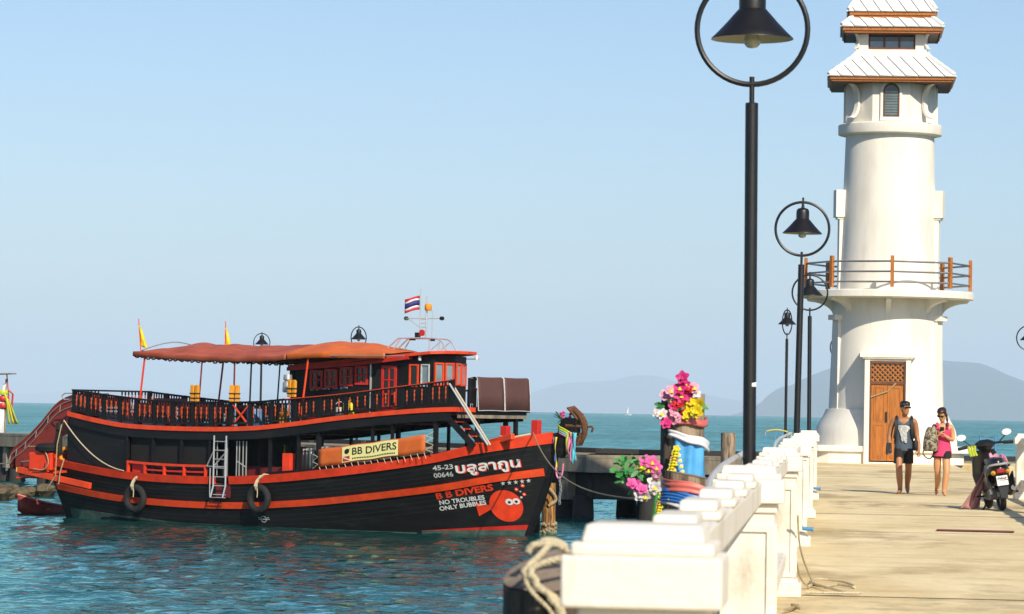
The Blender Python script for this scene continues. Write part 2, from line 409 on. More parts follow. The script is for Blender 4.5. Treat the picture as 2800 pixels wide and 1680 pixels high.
# ------------------------------------------------------------------ mesh helpers
class MB:
    def __init__(s):
        s.v, s.f, s.m = [], [], []

    def add(s, vs, fs, mi=0):
        o = len(s.v)
        s.v += [tuple(p) for p in vs]
        s.f += [tuple(i + o for i in f) for f in fs]
        s.m += [mi] * len(fs)
        return s

    def box(s, c, d, rz=0.0, mi=0, rx=0.0, ry=0.0, top=1.0):
        hx, hy, hz = d[0] / 2, d[1] / 2, d[2] / 2
        R = Matrix.Rotation(rz, 3, 'Z') @ Matrix.Rotation(ry, 3, 'Y') @ Matrix.Rotation(rx, 3, 'X')
        vs = []
        for z, k in ((-hz, 1.0), (hz, top)):
            for x, y in ((-hx, -hy), (hx, -hy), (hx, hy), (-hx, hy)):
                vs.append(Vector(c) + R @ Vector((x * k, y * k, z)))
        return s.add(vs, [(3, 2, 1, 0), (4, 5, 6, 7), (0, 1, 5, 4), (1, 2, 6, 5), (2, 3, 7, 6), (3, 0, 4, 7)], mi)

    def bar(s, a, b, w, h=None, mi=0, up=(0, 0, 1)):
        a, b = Vector(a), Vector(b)
        h = h or w
        d = (b - a).normalized()
        u = Vector(up)
        if abs(d.dot(u)) > 0.98:
            u = Vector((1, 0, 0))
        r = d.cross(u).normalized()
        u = r.cross(d).normalized()
        vs = []
        for p in (a, b):
            for i, j in ((-1, -1), (1, -1), (1, 1), (-1, 1)):
                vs.append(p + r * (i * w / 2) + u * (j * h / 2))
        return s.add(vs, [(0, 1, 2, 3), (7, 6, 5, 4), (0, 4, 5, 1), (1, 5, 6, 2), (2, 6, 7, 3), (3, 7, 4, 0)], mi)

    def tube(s, pts, r, n=8, closed=False, mi=0, caps=True):
        pts = [Vector(p) for p in pts]
        k = len(pts)
        rs = r if isinstance(r, (list, tuple)) else [r] * k
        vs, fs = [], []
        up = None
        for i, p in enumerate(pts):
            if closed:
                d = pts[(i + 1) % k] - pts[i - 1]
            else:
                d = pts[min(i + 1, k - 1)] - pts[max(i - 1, 0)]
            d.normalize()
            if up is None:
                up = Vector((0, 0, 1)) if abs(d.z) < 0.9 else Vector((1, 0, 0))
            a = d.cross(up)
            if a.length < 1e-4:
                a = d.cross(Vector((0, 1, 0)))
            a.normalize()
            b = a.cross(d).normalized()
            up = b
            for j in range(n):
                t = 2 * pi * j / n
                vs.append(p + a * (cos(t) * rs[i]) + b * (sin(t) * rs[i]))
        for i in range(k if closed else k - 1):
            for j in range(n):
                a, b = i * n + j, i * n + (j + 1) % n
                c, d = ((i + 1) % k) * n + (j + 1) % n, ((i + 1) % k) * n + j
                fs.append((a, d, c, b))
        if caps and not closed:
            fs.append(tuple(range(n)))
            fs.append(tuple(range((k - 1) * n + n - 1, (k - 1) * n - 1, -1)))
        return s.add(vs, fs, mi)

    def lathe(s, prof, n=24, c=(0, 0, 0), mi=0, caps=True, ph=0.0, wob=None):
        vs, fs = [], []
        for i, (r, z) in enumerate(prof):
            for j in range(n):
                t = 2 * pi * j / n + ph
                rr = r * (wob(t, z) if wob else 1.0)
                vs.append((c[0] + rr * cos(t), c[1] + rr * sin(t), c[2] + z))
        for i in range(len(prof) - 1):
            for j in range(n):
                fs.append((i * n + j, i * n + (j + 1) % n, (i + 1) * n + (j + 1) % n, (i + 1) * n + j))
        if caps:
            fs.append(tuple(range(n - 1, -1, -1)))
            o = (len(prof) - 1) * n
            fs.append(tuple(range(o, o + n)))
        return s.add(vs, fs, mi)

    def prism(s, poly, fn, d, mi=0):
        """poly in 2D, fn(x, y, t) -> 3D point, t in {0, d}"""
        n = len(poly)
        vs = [fn(x, y, 0.0) for x, y in poly] + [fn(x, y, d) for x, y in poly]
        fs = [tuple(range(n - 1, -1, -1)), tuple(range(n, 2 * n))]
        fs += [(i, (i + 1) % n, n + (i + 1) % n, n + i) for i in range(n)]
        return s.add(vs, fs, mi)

    def grid(s, rows, mi=0, closed=False):
        """rows: list of equal-length point lists"""
        n = len(rows[0])
        vs = [p for r in rows for p in r]
        fs = []
        for i in range(len(rows) - 1):
            for j in range(n if closed else n - 1):
                fs.append((i * n + j, i * n + (j + 1) % n, (i + 1) * n + (j + 1) % n, (i + 1) * n + j))
        return s.add(vs, fs, mi)

    def mesh(s, name, mats, smooth=False, angle=40):
        me = bpy.data.meshes.new(name)
        me.from_pydata([tuple(p) for p in s.v], [], s.f)
        for m in (mats if isinstance(mats, (list, tuple)) else [mats]):
            me.materials.append(M[m] if isinstance(m, str) else m)
        if any(s.m):
            me.polygons.foreach_set('material_index', s.m)
        bm = bmesh.new()
        bm.from_mesh(me)
        bmesh.ops.recalc_face_normals(bm, faces=bm.faces)
        if smooth:
            ca = radians(angle)
            for f in bm.faces:
                f.smooth = True
            for e in bm.edges:
                if len(e.link_faces) == 2 and e.calc_face_angle(0) > ca:
                    e.smooth = False
        bm.to_mesh(me)
        bm.free()
        return me

    def build(s, name, mats, parent=None, smooth=False, bevel=0.0, loc=None, rz=0.0, angle=40, solid=0.0):
        return put(name, s.mesh(name, mats, smooth, angle), parent, loc, rz, bevel, solid)


def put(name, me, parent=None, loc=None, rz=0.0, bevel=0.0, solid=0.0):
    o = bpy.data.objects.new(name, me)
    COL.objects.link(o)
    if parent:
        o.parent = parent
    if loc is not None:
        o.location = loc
    o.rotation_euler = (0, 0, rz) if not isinstance(rz, (tuple, list)) else rz
    if solid:
        md = o.modifiers.new('thick', 'SOLIDIFY')
        md.thickness = solid
        md.offset = 0
    if bevel:
        md = o.modifiers.new('bevel', 'BEVEL')
        md.width = bevel
        md.segments = 2
        md.limit_method = 'ANGLE'
        md.angle_limit = radians(50)
    return o


def tag(o, label=None, cat=None, group=None, kind=None):
    if label:
        o['label'] = label
    if cat:
        o['category'] = cat
    if group:
        o['group'] = group
    if kind:
        o['kind'] = kind
    return o


def thing(name, label, cat, loc=(0, 0, 0), rz=0.0, group=None):
    o = bpy.data.objects.new(name, None)
    COL.objects.link(o)
    o.location = loc
    o.rotation_euler = (0, 0, rz) if not isinstance(rz, (tuple, list)) else rz
    o.empty_display_size = 0.3
    return tag(o, label, cat, group)


def spline(pts, n=8, closed=False):
    """Catmull-Rom through points"""
    P = [Vector(p) for p in pts]
    k = len(P)
    out = []
    for i in range(k if closed else k - 1):
        p0 = P[i - 1] if (i > 0 or closed) else P[0] * 2 - P[1]
        p1, p2 = P[i], P[(i + 1) % k]
        p3 = P[(i + 2) % k] if (closed or i + 2 < k) else P[-1] * 2 - P[-2]
        for j in range(n):
            t = j / n
            out.append(0.5 * ((2 * p1) + (p2 - p0) * t + (2 * p0 - 5 * p1 + 4 * p2 - p3) * t * t + (3 * p1 - p0 - 3 * p2 + p3) * t ** 3))
    if not closed:
        out.append(P[-1].copy())
    return out


def curve1(pts):
    """smooth 1D interpolation through (x, y) pairs sorted by x"""
    xs = [p[0] for p in pts]
    ys = [p[1] for p in pts]
    k = len(xs)
    ms = []
    for i in range(k):
        if i == 0:
            ms.append((ys[1] - ys[0]) / (xs[1] - xs[0]))
        elif i == k - 1:
            ms.append((ys[-1] - ys[-2]) / (xs[-1] - xs[-2]))
        else:
            ms.append((ys[i + 1] - ys[i - 1]) / (xs[i + 1] - xs[i - 1]))

    def f(x):
        if x <= xs[0]:
            return ys[0] + ms[0] * (x - xs[0])
        if x >= xs[-1]:
            return ys[-1] + ms[-1] * (x - xs[-1])
        i = max(j for j in range(k - 1) if xs[j] <= x)
        h = xs[i + 1] - xs[i]
        t = (x - xs[i]) / h
        return (2 * t ** 3 - 3 * t * t + 1) * ys[i] + (t ** 3 - 2 * t * t + t) * h * ms[i] + \
            (-2 * t ** 3 + 3 * t * t) * ys[i + 1] + (t ** 3 - t * t) * h * ms[i + 1]
    return f


def sag(a, b, drop, n=14):
    a, b = Vector(a), Vector(b)
    return [a.lerp(b, i / n) - Vector((0, 0, drop * 4 * (i / n) * (1 - i / n))) for i in range(n + 1)]


_txt_cache = {}


def text_verts(s, size=1.0, bold=0.0, space=1.0):
    """flat glyph mesh of a string: (verts2d, faces, width, y-range)"""
    key = (s, bold, space)
    if key not in _txt_cache:
        cu = bpy.data.curves.new('t', 'FONT')
        cu.body = s
        cu.size = 1.0
        cu.offset = bold
        cu.space_character = space
        cu.resolution_u = 3
        o = bpy.data.objects.new('t', cu)
        COL.objects.link(o)
        dg = bpy.context.evaluated_depsgraph_get()
        me = bpy.data.meshes.new_from_object(o.evaluated_get(dg))
        vs = [(v.co.x, v.co.y) for v in me.vertices]
        fs = [tuple(p.vertices) for p in me.polygons]
        bpy.data.objects.remove(o)
        bpy.data.curves.remove(cu)
        bpy.data.meshes.remove(me)
        _txt_cache[key] = (vs, fs)
    vs, fs = _txt_cache[key]
    if not vs:
        return [], [], 0, (0, 0)
    x0, x1 = min(v[0] for v in vs), max(v[0] for v in vs)
    y0, y1 = min(v[1] for v in vs), max(v[1] for v in vs)
    return [((x - x0) * size, y * size) for x, y in vs], fs, (x1 - x0) * size, (y0 * size, y1 * size)


def text_on(name, s, fn, width, height, matname, parent, bold=0.0, space=1.0):
    """letters stretched into width x cap-height, mapped by fn(x, y) -> 3D"""
    vs, fs, w, (y0, y1) = text_verts(s, 1.0, bold, space)
    if not vs:
        return None
    ref = text_verts('H', 1.0, bold)[3][1]
    b = MB()
    b.add([fn(x / w * width, y / ref * height) for x, y in vs], fs)
    me = bpy.data.meshes.new(name)
    me.from_pydata(b.v, [], b.f)
    me.materials.append(M[matname])
    return put(name, me, parent)


def clip_poly(poly, a, b, c):
    """keep a*x + b*y <= c"""
    out = []
    for i in range(len(poly)):
        p, q = poly[i - 1], poly[i]
        dp, dq = a * p[0] + b * p[1] - c, a * q[0] + b * q[1] - c
        if dq <= 0:
            if dp > 0:
                t = dp / (dp - dq)
                out.append((p[0] + (q[0] - p[0]) * t, p[1] + (q[1] - p[1]) * t))
            out.append(q)
        elif dp <= 0:
            t = dp / (dp - dq)
            out.append((p[0] + (q[0] - p[0]) * t, p[1] + (q[1] - p[1]) * t))
    return out


def at(px, py, Y):
    """place seen at photo pixel (px, py) on the plane y = Y"""
    d = CAM_M.to_3x3() @ Vector(((px - 1400) / 9170, -(py - 840) / 9170, -1))
    return Vector((0, 0, EYE)) + d * (Y / d.y)


WATER = -2.64


# ================================================================== THE SETTING
def build_water():
    rng = np.random.default_rng(3)
    xs = np.arange(-62, 22.01, 0.26)
    ys = [24.0]
    while ys[-1] < 300:
        ys.append(ys[-1] + 0.16 + 0.0022 * (ys[-1] - 24) * 1.6)
    ys = np.array(ys)
    X, Y = np.meshgrid(xs, ys)
    Z = np.zeros_like(X)
    for k in range(46):
        lam = 0.42 * (6.5 ** rng.random())
        ang = rng.normal(1.25, 0.75)
        kx, ky = cos(ang) * 2 * pi / lam, sin(ang) * 2 * pi / lam
        ph = rng.random() * 6.28
        s = np.sin(kx * X + ky * Y + ph + 0.6 * np.sin(0.13 * X + 0.21 * Y + ph))
        Z += 0.0040 * lam ** 0.95 * s
    edge = np.minimum.reduce([(X - xs[0]) / 4, (xs[-1] - X) / 4, (Y - ys[0]) / 4, (ys[-1] - Y) / 40])
    Z = Z * np.clip(edge, 0, 1) + WATER
    nx, ny = len(xs), len(ys)
    V = np.stack([X, Y, Z], -1).reshape(-1, 3)
    i = (np.arange(ny - 1)[:, None] * nx + np.arange(nx - 1)[None, :]).reshape(-1)
    Fq = np.stack([i, i + 1, i + nx + 1, i + nx], -1)
    V = V.tolist()
    F = Fq.tolist()
    o = len(V)
    a0, a1, b0, b1 = xs[0], xs[-1], ys[0], ys[-1]
    B = 7600.0
    V += [(-B, -900, WATER), (B, -900, WATER), (B, B, WATER), (-B, B, WATER),
          (a0, b0, WATER), (a1, b0, WATER), (a1, b1, WATER), (a0, b1, WATER)]
    F += [(o, o + 1, o + 5, o + 4), (o + 1, o + 2, o + 6, o + 5), (o + 2, o + 3, o + 7, o + 6), (o + 3, o, o + 4, o + 7)]
    me = bpy.data.meshes.new('sea')
    me.from_pydata(V, [], F)
    me.materials.append(M['water'])
    me.polygons.foreach_set('use_smooth', [True] * len(me.polygons))
    tag(put('sea', me), kind='structure')


build_water()


def hill(name, ridge, Y, depth, amp, seed):
    """ridge: list of (photo x, photo y) of the skyline, put at distance Y"""
    pts = [at(px, py, Y) for px, py in ridge]
    f = curve1([(p.x, max(p.z, WATER)) for p in pts])
    x0, x1 = pts[0].x, pts[-1].x
    nx, ny = 220, 26
    rows = []
    for j in range(ny):
        t = j / (ny - 1)                      # 0 front shore, 1 back shore
        prof = sin(pi * min(t * 0.92 + 0.0, 1)) ** 0.8
        row = []
        for i in range(nx):
            x = x0 + (x1 - x0) * i / (nx - 1)
            h = max(f(x) - WATER, 0)
            nz = mnoise.fractal(Vector((x * 43 / Y, t * 6, seed)), 1.0, 2.1, 5)
            z = h * prof * (1 + 0.10 * nz * (1 - abs(2 * t - 1)) * 0) + amp * nz * min(1, h / 60) * prof
            row.append((x, Y + (t - 0.55) * depth, WATER - 70 + z * (1 + 0.0) + 70 * min(1, prof * 6)))
        rows.append(row)
    b = MB()
    b.grid(rows)
    tag(b.build(name, 'forest', smooth=True, angle=80), kind='structure')


hill('hill', [(2030, 1134), (2080, 1105), (2100, 1085), (2135, 1062), (2170, 1052), (2205, 1034), (2250, 1016), (2290, 1003),
              (2340, 990), (2420, 986), (2500, 984), (2570, 986), (2620, 990), (2670, 994), (2710, 1006), (2750, 1025), (2800, 1046),
              (2880, 1085), (2980, 1120), (3060, 1150)], 24000, 5000, 14, 1.0)
hill('hill', [(1380, 1122), (1420, 1100), (1450, 1084), (1480, 1070), (1520, 1056), (1560, 1046), (1600, 1043), (1650, 1044), (1690, 1042),
              (1720, 1032), (1750, 1028), (1800, 1031), (1840, 1042), (1880, 1060), (1930, 1076), (1990, 1090), (2060, 1100), (2150, 1108),
              (2260, 1120), (2360, 1142)], 45000, 7000, 24, 7.0)
hill('hill', [(-300, 1096), (-100, 1086), (60, 1080), (200, 1070), (300, 1060), (420, 1066), (520, 1078), (640, 1072), (760, 1080), (900, 1096), (1000, 1116)],
     60000, 6000, 20, 12.0)


# ------------------------------------------------------------------ pier
def slab_piece(x0, x1, y0, y1, z1, z0, name, parent, mats):
    b = MB()
    b.box(((x0 + x1) / 2, (y0 + y1) / 2, (z0 + z1) / 2), (x1 - x0, y1 - y0, z1 - z0))
    return b.build(name, mats, parent, bevel=0.012)


pier = bpy.data.objects.new('pier_deck', None)
COL.objects.link(pier)
tag(pier, kind='structure')
edges = [-3.3 + 7.7 * i for i in range(15)]
X0, X1 = -0.62, 3.72
for i in range(len(edges) - 1):
    dz = random.uniform(-0.006, 0.006)
    slab_piece(X0, X1, edges[i] + 0.03, edges[i + 1] - 0.03, dz, -0.34, 'deck_slab', pier, 'deck')
for y in edges[1:]:
    b = MB()
    b.box((1.55, y, -0.012), (4.3, 0.075, 0.02))
    b.build('joint_filler', 'pile_dark', pier)
# head of the pier round the lighthouse
slab_piece(X0, 9.2, edges[-1] + 0.012, 111.8, 0.002, -0.34, 'deck_slab', pier, 'deck')
for i in range(18):
    y = 2 + i * 6.2
    b = MB()
    b.box((1.55, y, -0.62), (4.0, 0.5, 0.54))
    for x in (-0.1, 3.2):
        b.lathe([(0.24, -4.5), (0.24, -0.88)], 12, (x, y, 0))
    b.build('pile_frame', 'pier_side', pier, smooth=True)
b = MB()
b.box((1.55, 52, -0.375), (3.9, 112, 0.06))
b.build('underside', 'pier_side', pier)

# back pier: runs along behind the lighthouse and away to the left behind the boat
BZ = -0.2
branch = thing('back_pier', 'weathered concrete pier on dark piles behind the moored boat', 'pier')


def branch_leg(p, q, w, n, first):
    p, q = Vector((*p, 0)), Vector((*q, 0))
    d = (q - p)
    Ln = d.length
    d.normalize()
    nrm = Vector((-d.y, d.x, 0))
    if nrm.y < 0:
        nrm = -nrm
    ang = atan2(d.y, d.x)
    mid = (p + q) / 2
    seg = Ln / n
    for i in range(n):
        c = p + d * (seg * (i + 0.5)) + nrm * (w / 2)
        b = MB()
        b.box((c.x, c.y, BZ - 0.06), (seg - 0.03, w, 0.12), ang)
        b.build('deck_slab', 'pier_side', branch)
        f = p + d * (seg * (i + 0.5)) + nrm * 0.16
        b = MB()
        b.box((f.x, f.y, BZ - 0.40), (seg - 0.02, 0.30, 0.56), ang)
        b.build('edge_beam', 'pier_side', branch, bevel=0.02)
        k = p + d * (seg * (i + 0.5)) + nrm * (w - 0.2)
        b = MB()
        b.box((k.x, k.y, BZ + 0.10), (seg - 0.35, 0.22, 0.20), ang)
        b.build('kerb', 'pile_dark', branch, bevel=0.02)
        g = p + d * (seg * (i + 0.5)) + nrm * 0.75
        b = MB()
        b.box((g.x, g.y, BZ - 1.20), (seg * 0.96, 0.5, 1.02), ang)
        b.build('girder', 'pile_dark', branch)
    m = max(2, int(Ln / 4.2))
    for i in range(m):
        c0 = p + d * (Ln * (i + 0.35) / m)
        for off in (0.55, w - 0.6):
            for e in (-0.68, 0.68):
                c = c0 + nrm * off + d * e
                b = MB()
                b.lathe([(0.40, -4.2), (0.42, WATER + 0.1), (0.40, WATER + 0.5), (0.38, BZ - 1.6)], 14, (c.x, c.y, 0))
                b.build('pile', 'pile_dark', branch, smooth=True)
        c = c0 + nrm * 0.42
        b = MB()
        b.box((c.x, c.y, BZ - 1.22), (0.42, 0.6, 1.08), ang)
        b.build('pile_cap', 'pier_side', branch, bevel=0.02)


branch_leg((9.6, 128.5), (-9.4, 128), 4.2, 5, True)
branch_leg((-9.4, 128), (-44, 170), 4.2, 12, False)
b = MB()
b.box((1.7, 120.2, -0.25), (2.0, 16.4, 0.2))
b.build('link_slab', 'pier_side', branch)

rk = MB()
for k in range(46):
    c = at(random.uniform(-90, 46), 1400, 140)
    x, y = c.x + random.uniform(-1, 1), 139 + random.uniform(-5, 5)
    r = random.uniform(0.2, 0.6)
    rk.lathe([(r * .5, -.5 * r), (r, 0), (r * .8, .4 * r), (r * .3, .6 * r)], 7, (x, y, WATER + 0.05 + random.uniform(-.1, .25)), ph=random.random(),
             wob=lambda t, z: 1 + .25 * sin(3 * t + z * 9))
rocks = rk.build('rocks', 'rock', smooth=False)
tag(rocks, 'brown wet rubble under the back pier at the far left', 'rocks', kind='stuff')


# ================================================================== BALUSTRADES
def post_meshes():
    b = MB()
    b.box((0, 0, 0.53), (0.27, 0.27, 0.86))                       # shaft
    sh = b.mesh('post', 'concrete_white')
    c = MB()
    c.box((0, 0, 0.985), (0.30, 0.30, 0.05))
    c.box((0, 0, 1.07), (0.37, 0.37, 0.12))
    c.box((0, 0, 1.145), (0.33, 0.33, 0.03))
    c.box((0, 0, 1.18), (0.285, 0.285, 0.042), top=0.93)
    cp = c.mesh('cap', 'concrete_white')
    p = MB()
    p.box((0, 0, 0.055), (0.38, 0.38, 0.11))
    p.box((0, 0, 0.128), (0.335, 0.335, 0.036), top=0.92)
    pl = p.mesh('plinth', 'concrete_white')
    f = MB()                                                       # raised frame of the recessed panel, facing -y
    for x in (-0.117, 0.117):
        f.box((x, -0.141, 0.53), (0.036, 0.016, 0.74))
    for z in (0.178, 0.882):
        f.box((0, -0.141, z), (0.198, 0.016, 0.036))
    fr = f.mesh('panel_frame', 'concrete_white')
    return sh, cp, pl, fr


PM = post_meshes()
b = MB()
b.box((0, 0, 0.014), (0.155, 0.62, 0.028))
b.box((0, 0, 0.045), (0.125, 0.50, 0.034), top=0.95)
COPING = b.mesh('coping_block', 'concrete_white')


def balustrade(label, x, ys, side):
    root = thing('balustrade', label, 'balustrade', (x, 0, 0))
    for y in ys:
        o = put('post', PM[0], root, (0, y, random.uniform(-.004, .004)), rz=random.uniform(-.02, .02), bevel=0.006)
        put('cap', PM[1], o, bevel=0.008)
        put('plinth', PM[2], o, bevel=0.008)
        put('panel_frame', PM[3], o)
        q = put('panel_frame', PM[3], o)
        q.rotation_euler = (0, 0, side * pi / 2)
    for a, c in zip(ys, ys[1:]):
        for z, h, w in ((1.060, 0.12, 0.14), (0.30, 0.12, 0.13)):
            b = MB()
            b.box((0, (a + c) / 2, z), (w, c - a - 0.30, h))
            b.build('rail', 'concrete_white', root, bevel=0.012)
        k = 5
        for i in range(k):
            put('coping_block', COPING, root, (0, a + (c - a) * (i + 1) / (k + 1), 1.121), bevel=0.01)
    return root


balustrade('white concrete balustrade with panelled posts, on the left of the walkway', -0.43, [7.85, 17.4, 27.3, 37.9, 48.2, 58.8], 1)
balustrade('white concrete balustrade post and rails at the right edge of the walkway', 3.48, [12.2, 22.2, 32.2, 42.2, 52.2, 62.0], -1)


# ================================================================== LIGHTHOUSE
LH = thing('lighthouse', 'white round lighthouse with tiered tiled roofs and ring balcony', 'lighthouse', (1.635, 106.3, 0))


def ring_pts(r, n, z, ph=0.0):
    return [(r * cos(2 * pi * i / n + ph), r * sin(2 * pi * i / n + ph), z) for i in range(n)]


OCT = pi / 8


def octagon(hx, hy, c=0.30):
    return [(-hx, -hy + c), (-hx + c * 2, -hy), (hx - c * 2, -hy), (hx, -hy + c), (hx, hy - c), (hx - c * 2, hy), (-hx + c * 2, hy), (-hx, hy - c)]


def round_base(hx, hy, z0, z1):
    o = octagon(hx, hy)
    b = MB()
    for poly in (clip_poly(o, 1, 0, -0.60), clip_poly(o, -1, 0, -0.60), clip_poly(clip_poly(clip_poly(o, 1, 0, 0.598), -1, 0, 0.598), 0, -1, 0)):
        b.prism(poly, lambda x, y, d: (x, y, z0 + d), z1 - z0)
    return b


base = round_base(2.38, 2.22, 0.0, 0.36).build('base', 'plaster', LH, bevel=0.015)
round_base(2.68, 2.32, 0.361, 0.55).build('bench_slab', 'plaster', base, bevel=0.02)
b = MB()
pr = [(2.24, 0.5), (2.235, 0.70), (2.22, 0.88), (2.19, 1.05), (2.12, 1.20), (2.04, 1.34), (1.965, 1.48), (1.91, 1.60), (1.885, 1.67), (1.80, 1.685)]
pr += [(1.78, 2.3), (1.745, 3.4), (1.72, 4.4), (1.71, 5.2)]
b.lathe(pr, 72)
b.build('lower_shaft', 'plaster', LH, smooth=True, angle=28)
b = MB()
b.lathe([(2.60, 5.15), (2.70, 5.17), (2.70, 5.36), (2.68, 5.385), (1.3, 5.387)], 64)
bal = b.build('balcony', 'plaster', LH, smooth=True, angle=30)
for k in range(8):                                                   # curved brackets
    t = -pi / 2 + k * pi / 4
    poly = [(1.66, 5.15), (2.56, 5.15), (2.50, 5.06)]
    for i in range(1, 9):
        q = i / 8
        poly.append((2.50 - 0.80 * (1 - (1 - q) ** 1.9) ** 0.8, 5.06 - 0.46 * q ** 1.35 - 0.0))
    poly.append((1.66, 4.58))
    b = MB()
    ct, st = cos(t), sin(t)
    b.prism(poly, lambda r, z, d, ct=ct, st=st: (r * ct - (d - .08) * st, r * st + (d - .08) * ct, z), 0.16)
    b.build('bracket', 'plaster', bal)
for sx in (-1, 1):                                                   # small ledges below the balcony
    b = MB()
    t = -pi / 2 + sx * radians(64)
    b.box((1.80 * cos(t), 1.80 * sin(t), 4.545), (0.30, 0.50, 0.16), t)
    b.box((1.76 * cos(t), 1.76 * sin(t), 3.0), (0.10, 0.40, 2.94), t)
    b.build('ledge', 'plaster', LH, bevel=0.01)
rail = None
RP = [(2.58 * cos(-pi / 2 + radians(2) + k * pi / 4), 2.58 * sin(-pi / 2 + radians(2) + k * pi / 4)) for k in range(8)]
b = MB()
b.box((0, 0, 0.555), (0.11, 0.11, 0.97))
pm = b.mesh('railing_post', 'wood_orange')
b = MB()
b.box((0, 0, 0.04), (0.10, 0.10, 0.08))
pf = b.mesh('post_foot', 'dull_steel')
for k, (x, y) in enumerate(RP):
    o = put('railing_post', pm, bal, (x, y, 5.387), rz=-pi / 2 + k * pi / 4, bevel=0.006)
    x2, y2 = RP[(k + 1) % 8]
    for z in (0.235, 0.55, 0.865):
        b = MB()
        b.tube([(x, y, 5.387 + z), (x2, y2, 5.387 + z)], 0.030, 8)
        b.build('railing_tube', 'railing_steel', bal, smooth=True)
b = MB()
b.lathe([(1.55, 5.38), (1.545, 5.6), (1.47, 7.6), (1.42, 9.2), (1.385, 10.4)], 72)
b.build('upper_shaft', 'plaster', LH, smooth=True)
for sx in (-1, 1):                                                   # side pilaster with a box on top
    t = -pi / 2 + sx * radians(80)
    b = MB()
    b.box((1.47 * cos(t), 1.47 * sin(t), 6.55), (0.26, 0.34, 2.3), t)
    b.box((1.52 * cos(t), 1.52 * sin(t), 7.70), (0.30, 0.40, 0.10), t)
    b.box((1.55 * cos(t), 1.55 * sin(t), 8.14), (0.36, 0.50, 0.86), t)
    b.build('side_box', 'plaster', LH, bevel=0.012)
b = MB()
b.lathe([(1.40, 10.28), (1.62, 10.33), (1.63, 10.36), (1.63, 10.62), (1.60, 10.65), (1.2, 10.66)], 64)
b.build('ledge_ring', 'plaster', LH, smooth=True, angle=30)
b = MB()
b.lathe([(1.40 / cos(OCT), 10.6), (1.40 / cos(OCT), 12.1)], 8, ph=OCT)
drum = b.build('upper_drum', 'plaster', LH)


def arch_poly(w, z0, z1, n=12, grow=0.0):
    w += grow
    z1 += grow
    z0 -= 0
    pts = [(-w, z0), (w, z0)]
    for i in range(n + 1):
        t = pi * i / n
        pts.append((w * cos(t), z1 - w + w * sin(t)))
    return pts


def lh_front(y):
    return lambda x, z, d: (x, y - d, z)


# arched window in the drum, on the front and the two cross faces
for k, rot in enumerate((0, pi / 2, -pi / 2, pi)):
    win = thing('arched_window', None, None)
    win.parent = LH
    win.rotation_euler = (0, 0, rot)
    b = MB()
    o_, i_ = arch_poly(0.335, 10.68, 11.97), arch_poly(0.255, 10.80, 11.86)
    n = len(o_)
    vs = [(x, -1.40, z) for x, z in o_] + [(x, -1.40, z) for x, z in i_] + [(x, -1.47, z) for x, z in o_] + [(x, -1.47, z) for x, z in i_]
    fs = []
    for i in range(n):
        j = (i + 1) % n
        fs += [(2 * n + i, 2 * n + j, 3 * n + j, 3 * n + i), (i, j, 2 * n + j, 2 * n + i), (n + i, 3 * n + i, 3 * n + j, n + j)]
    b.add(vs, fs)
    b.build('surround', 'plaster', win)
    b = MB()
    o_, i_ = arch_poly(0.250, 10.805, 11.85), arch_poly(0.205, 10.855, 11.80)
    vs = [(x, -1.405, z) for x, z in o_] + [(x, -1.405, z) for x, z in i_] + [(x, -1.445, z) for x, z in o_] + [(x, -1.445, z) for x, z in i_]
    b.add(vs, fs)
    b.build('frame', 'wood_brown', win)
    b = MB()
    b.prism(arch_poly(0.215, 10.83, 11.81), lh_front(-1.402), 0.006)
    b.build('pane', 'dark_glass', win)
    for q in range(9):
        z = 10.89 + q * 0.085
        hw = 0.20 if z < 11.56 else max(0.05, sqrt(max(0.004, 0.2 ** 2 - (z - 11.6) ** 2)))
        b = MB()
        b.box((0, -1.423, z), (2 * hw, 0.006, 0.075), rx=radians(28))
        b.build('louvre', 'glass', win)


def c_bracket(parent, t, r, z0, z1, depth, w=0.13, thick=0.075):
    """C-shaped scroll under the eaves, in the vertical plane at angle t"""
    pts = []
    zm, h = (z0 + z1) / 2, (z1 - z0) / 2
    for i in range(17):
        a = radians(-78 + 156 * i / 16)
        pts.append((r + depth * (1 - cos(a)) * 1.15 + 0.02, zm + h * sin(a) / sin(radians(78))))
    b = MB()
    ct, st = cos(t), sin(t)
    rows = []
    for i, (rr, z) in enumerate(pts):
        k = thick * (1.5 if i in (0, 1, 15, 16) else 1.0)
        rows.append([(q * ct - s * st, q * st + s * ct, zz) for q, s, zz in
                     ((rr, -w / 2, z), (rr, w / 2, z), (rr + k, w / 2, z), (rr + k, -w / 2, z))])
    b.grid(rows, closed=True)
    b.add(rows[0], [(0, 1, 2, 3)])
    b.add(rows[-1], [(3, 2, 1, 0)])
    b.build('scroll_bracket', 'plaster', parent, smooth=True)


for k in range(4):
    c_bracket(drum, pi / 4 + k * pi / 2, 1.40, 10.78, 11.84, 0.30, w=0.16, thick=0.10)


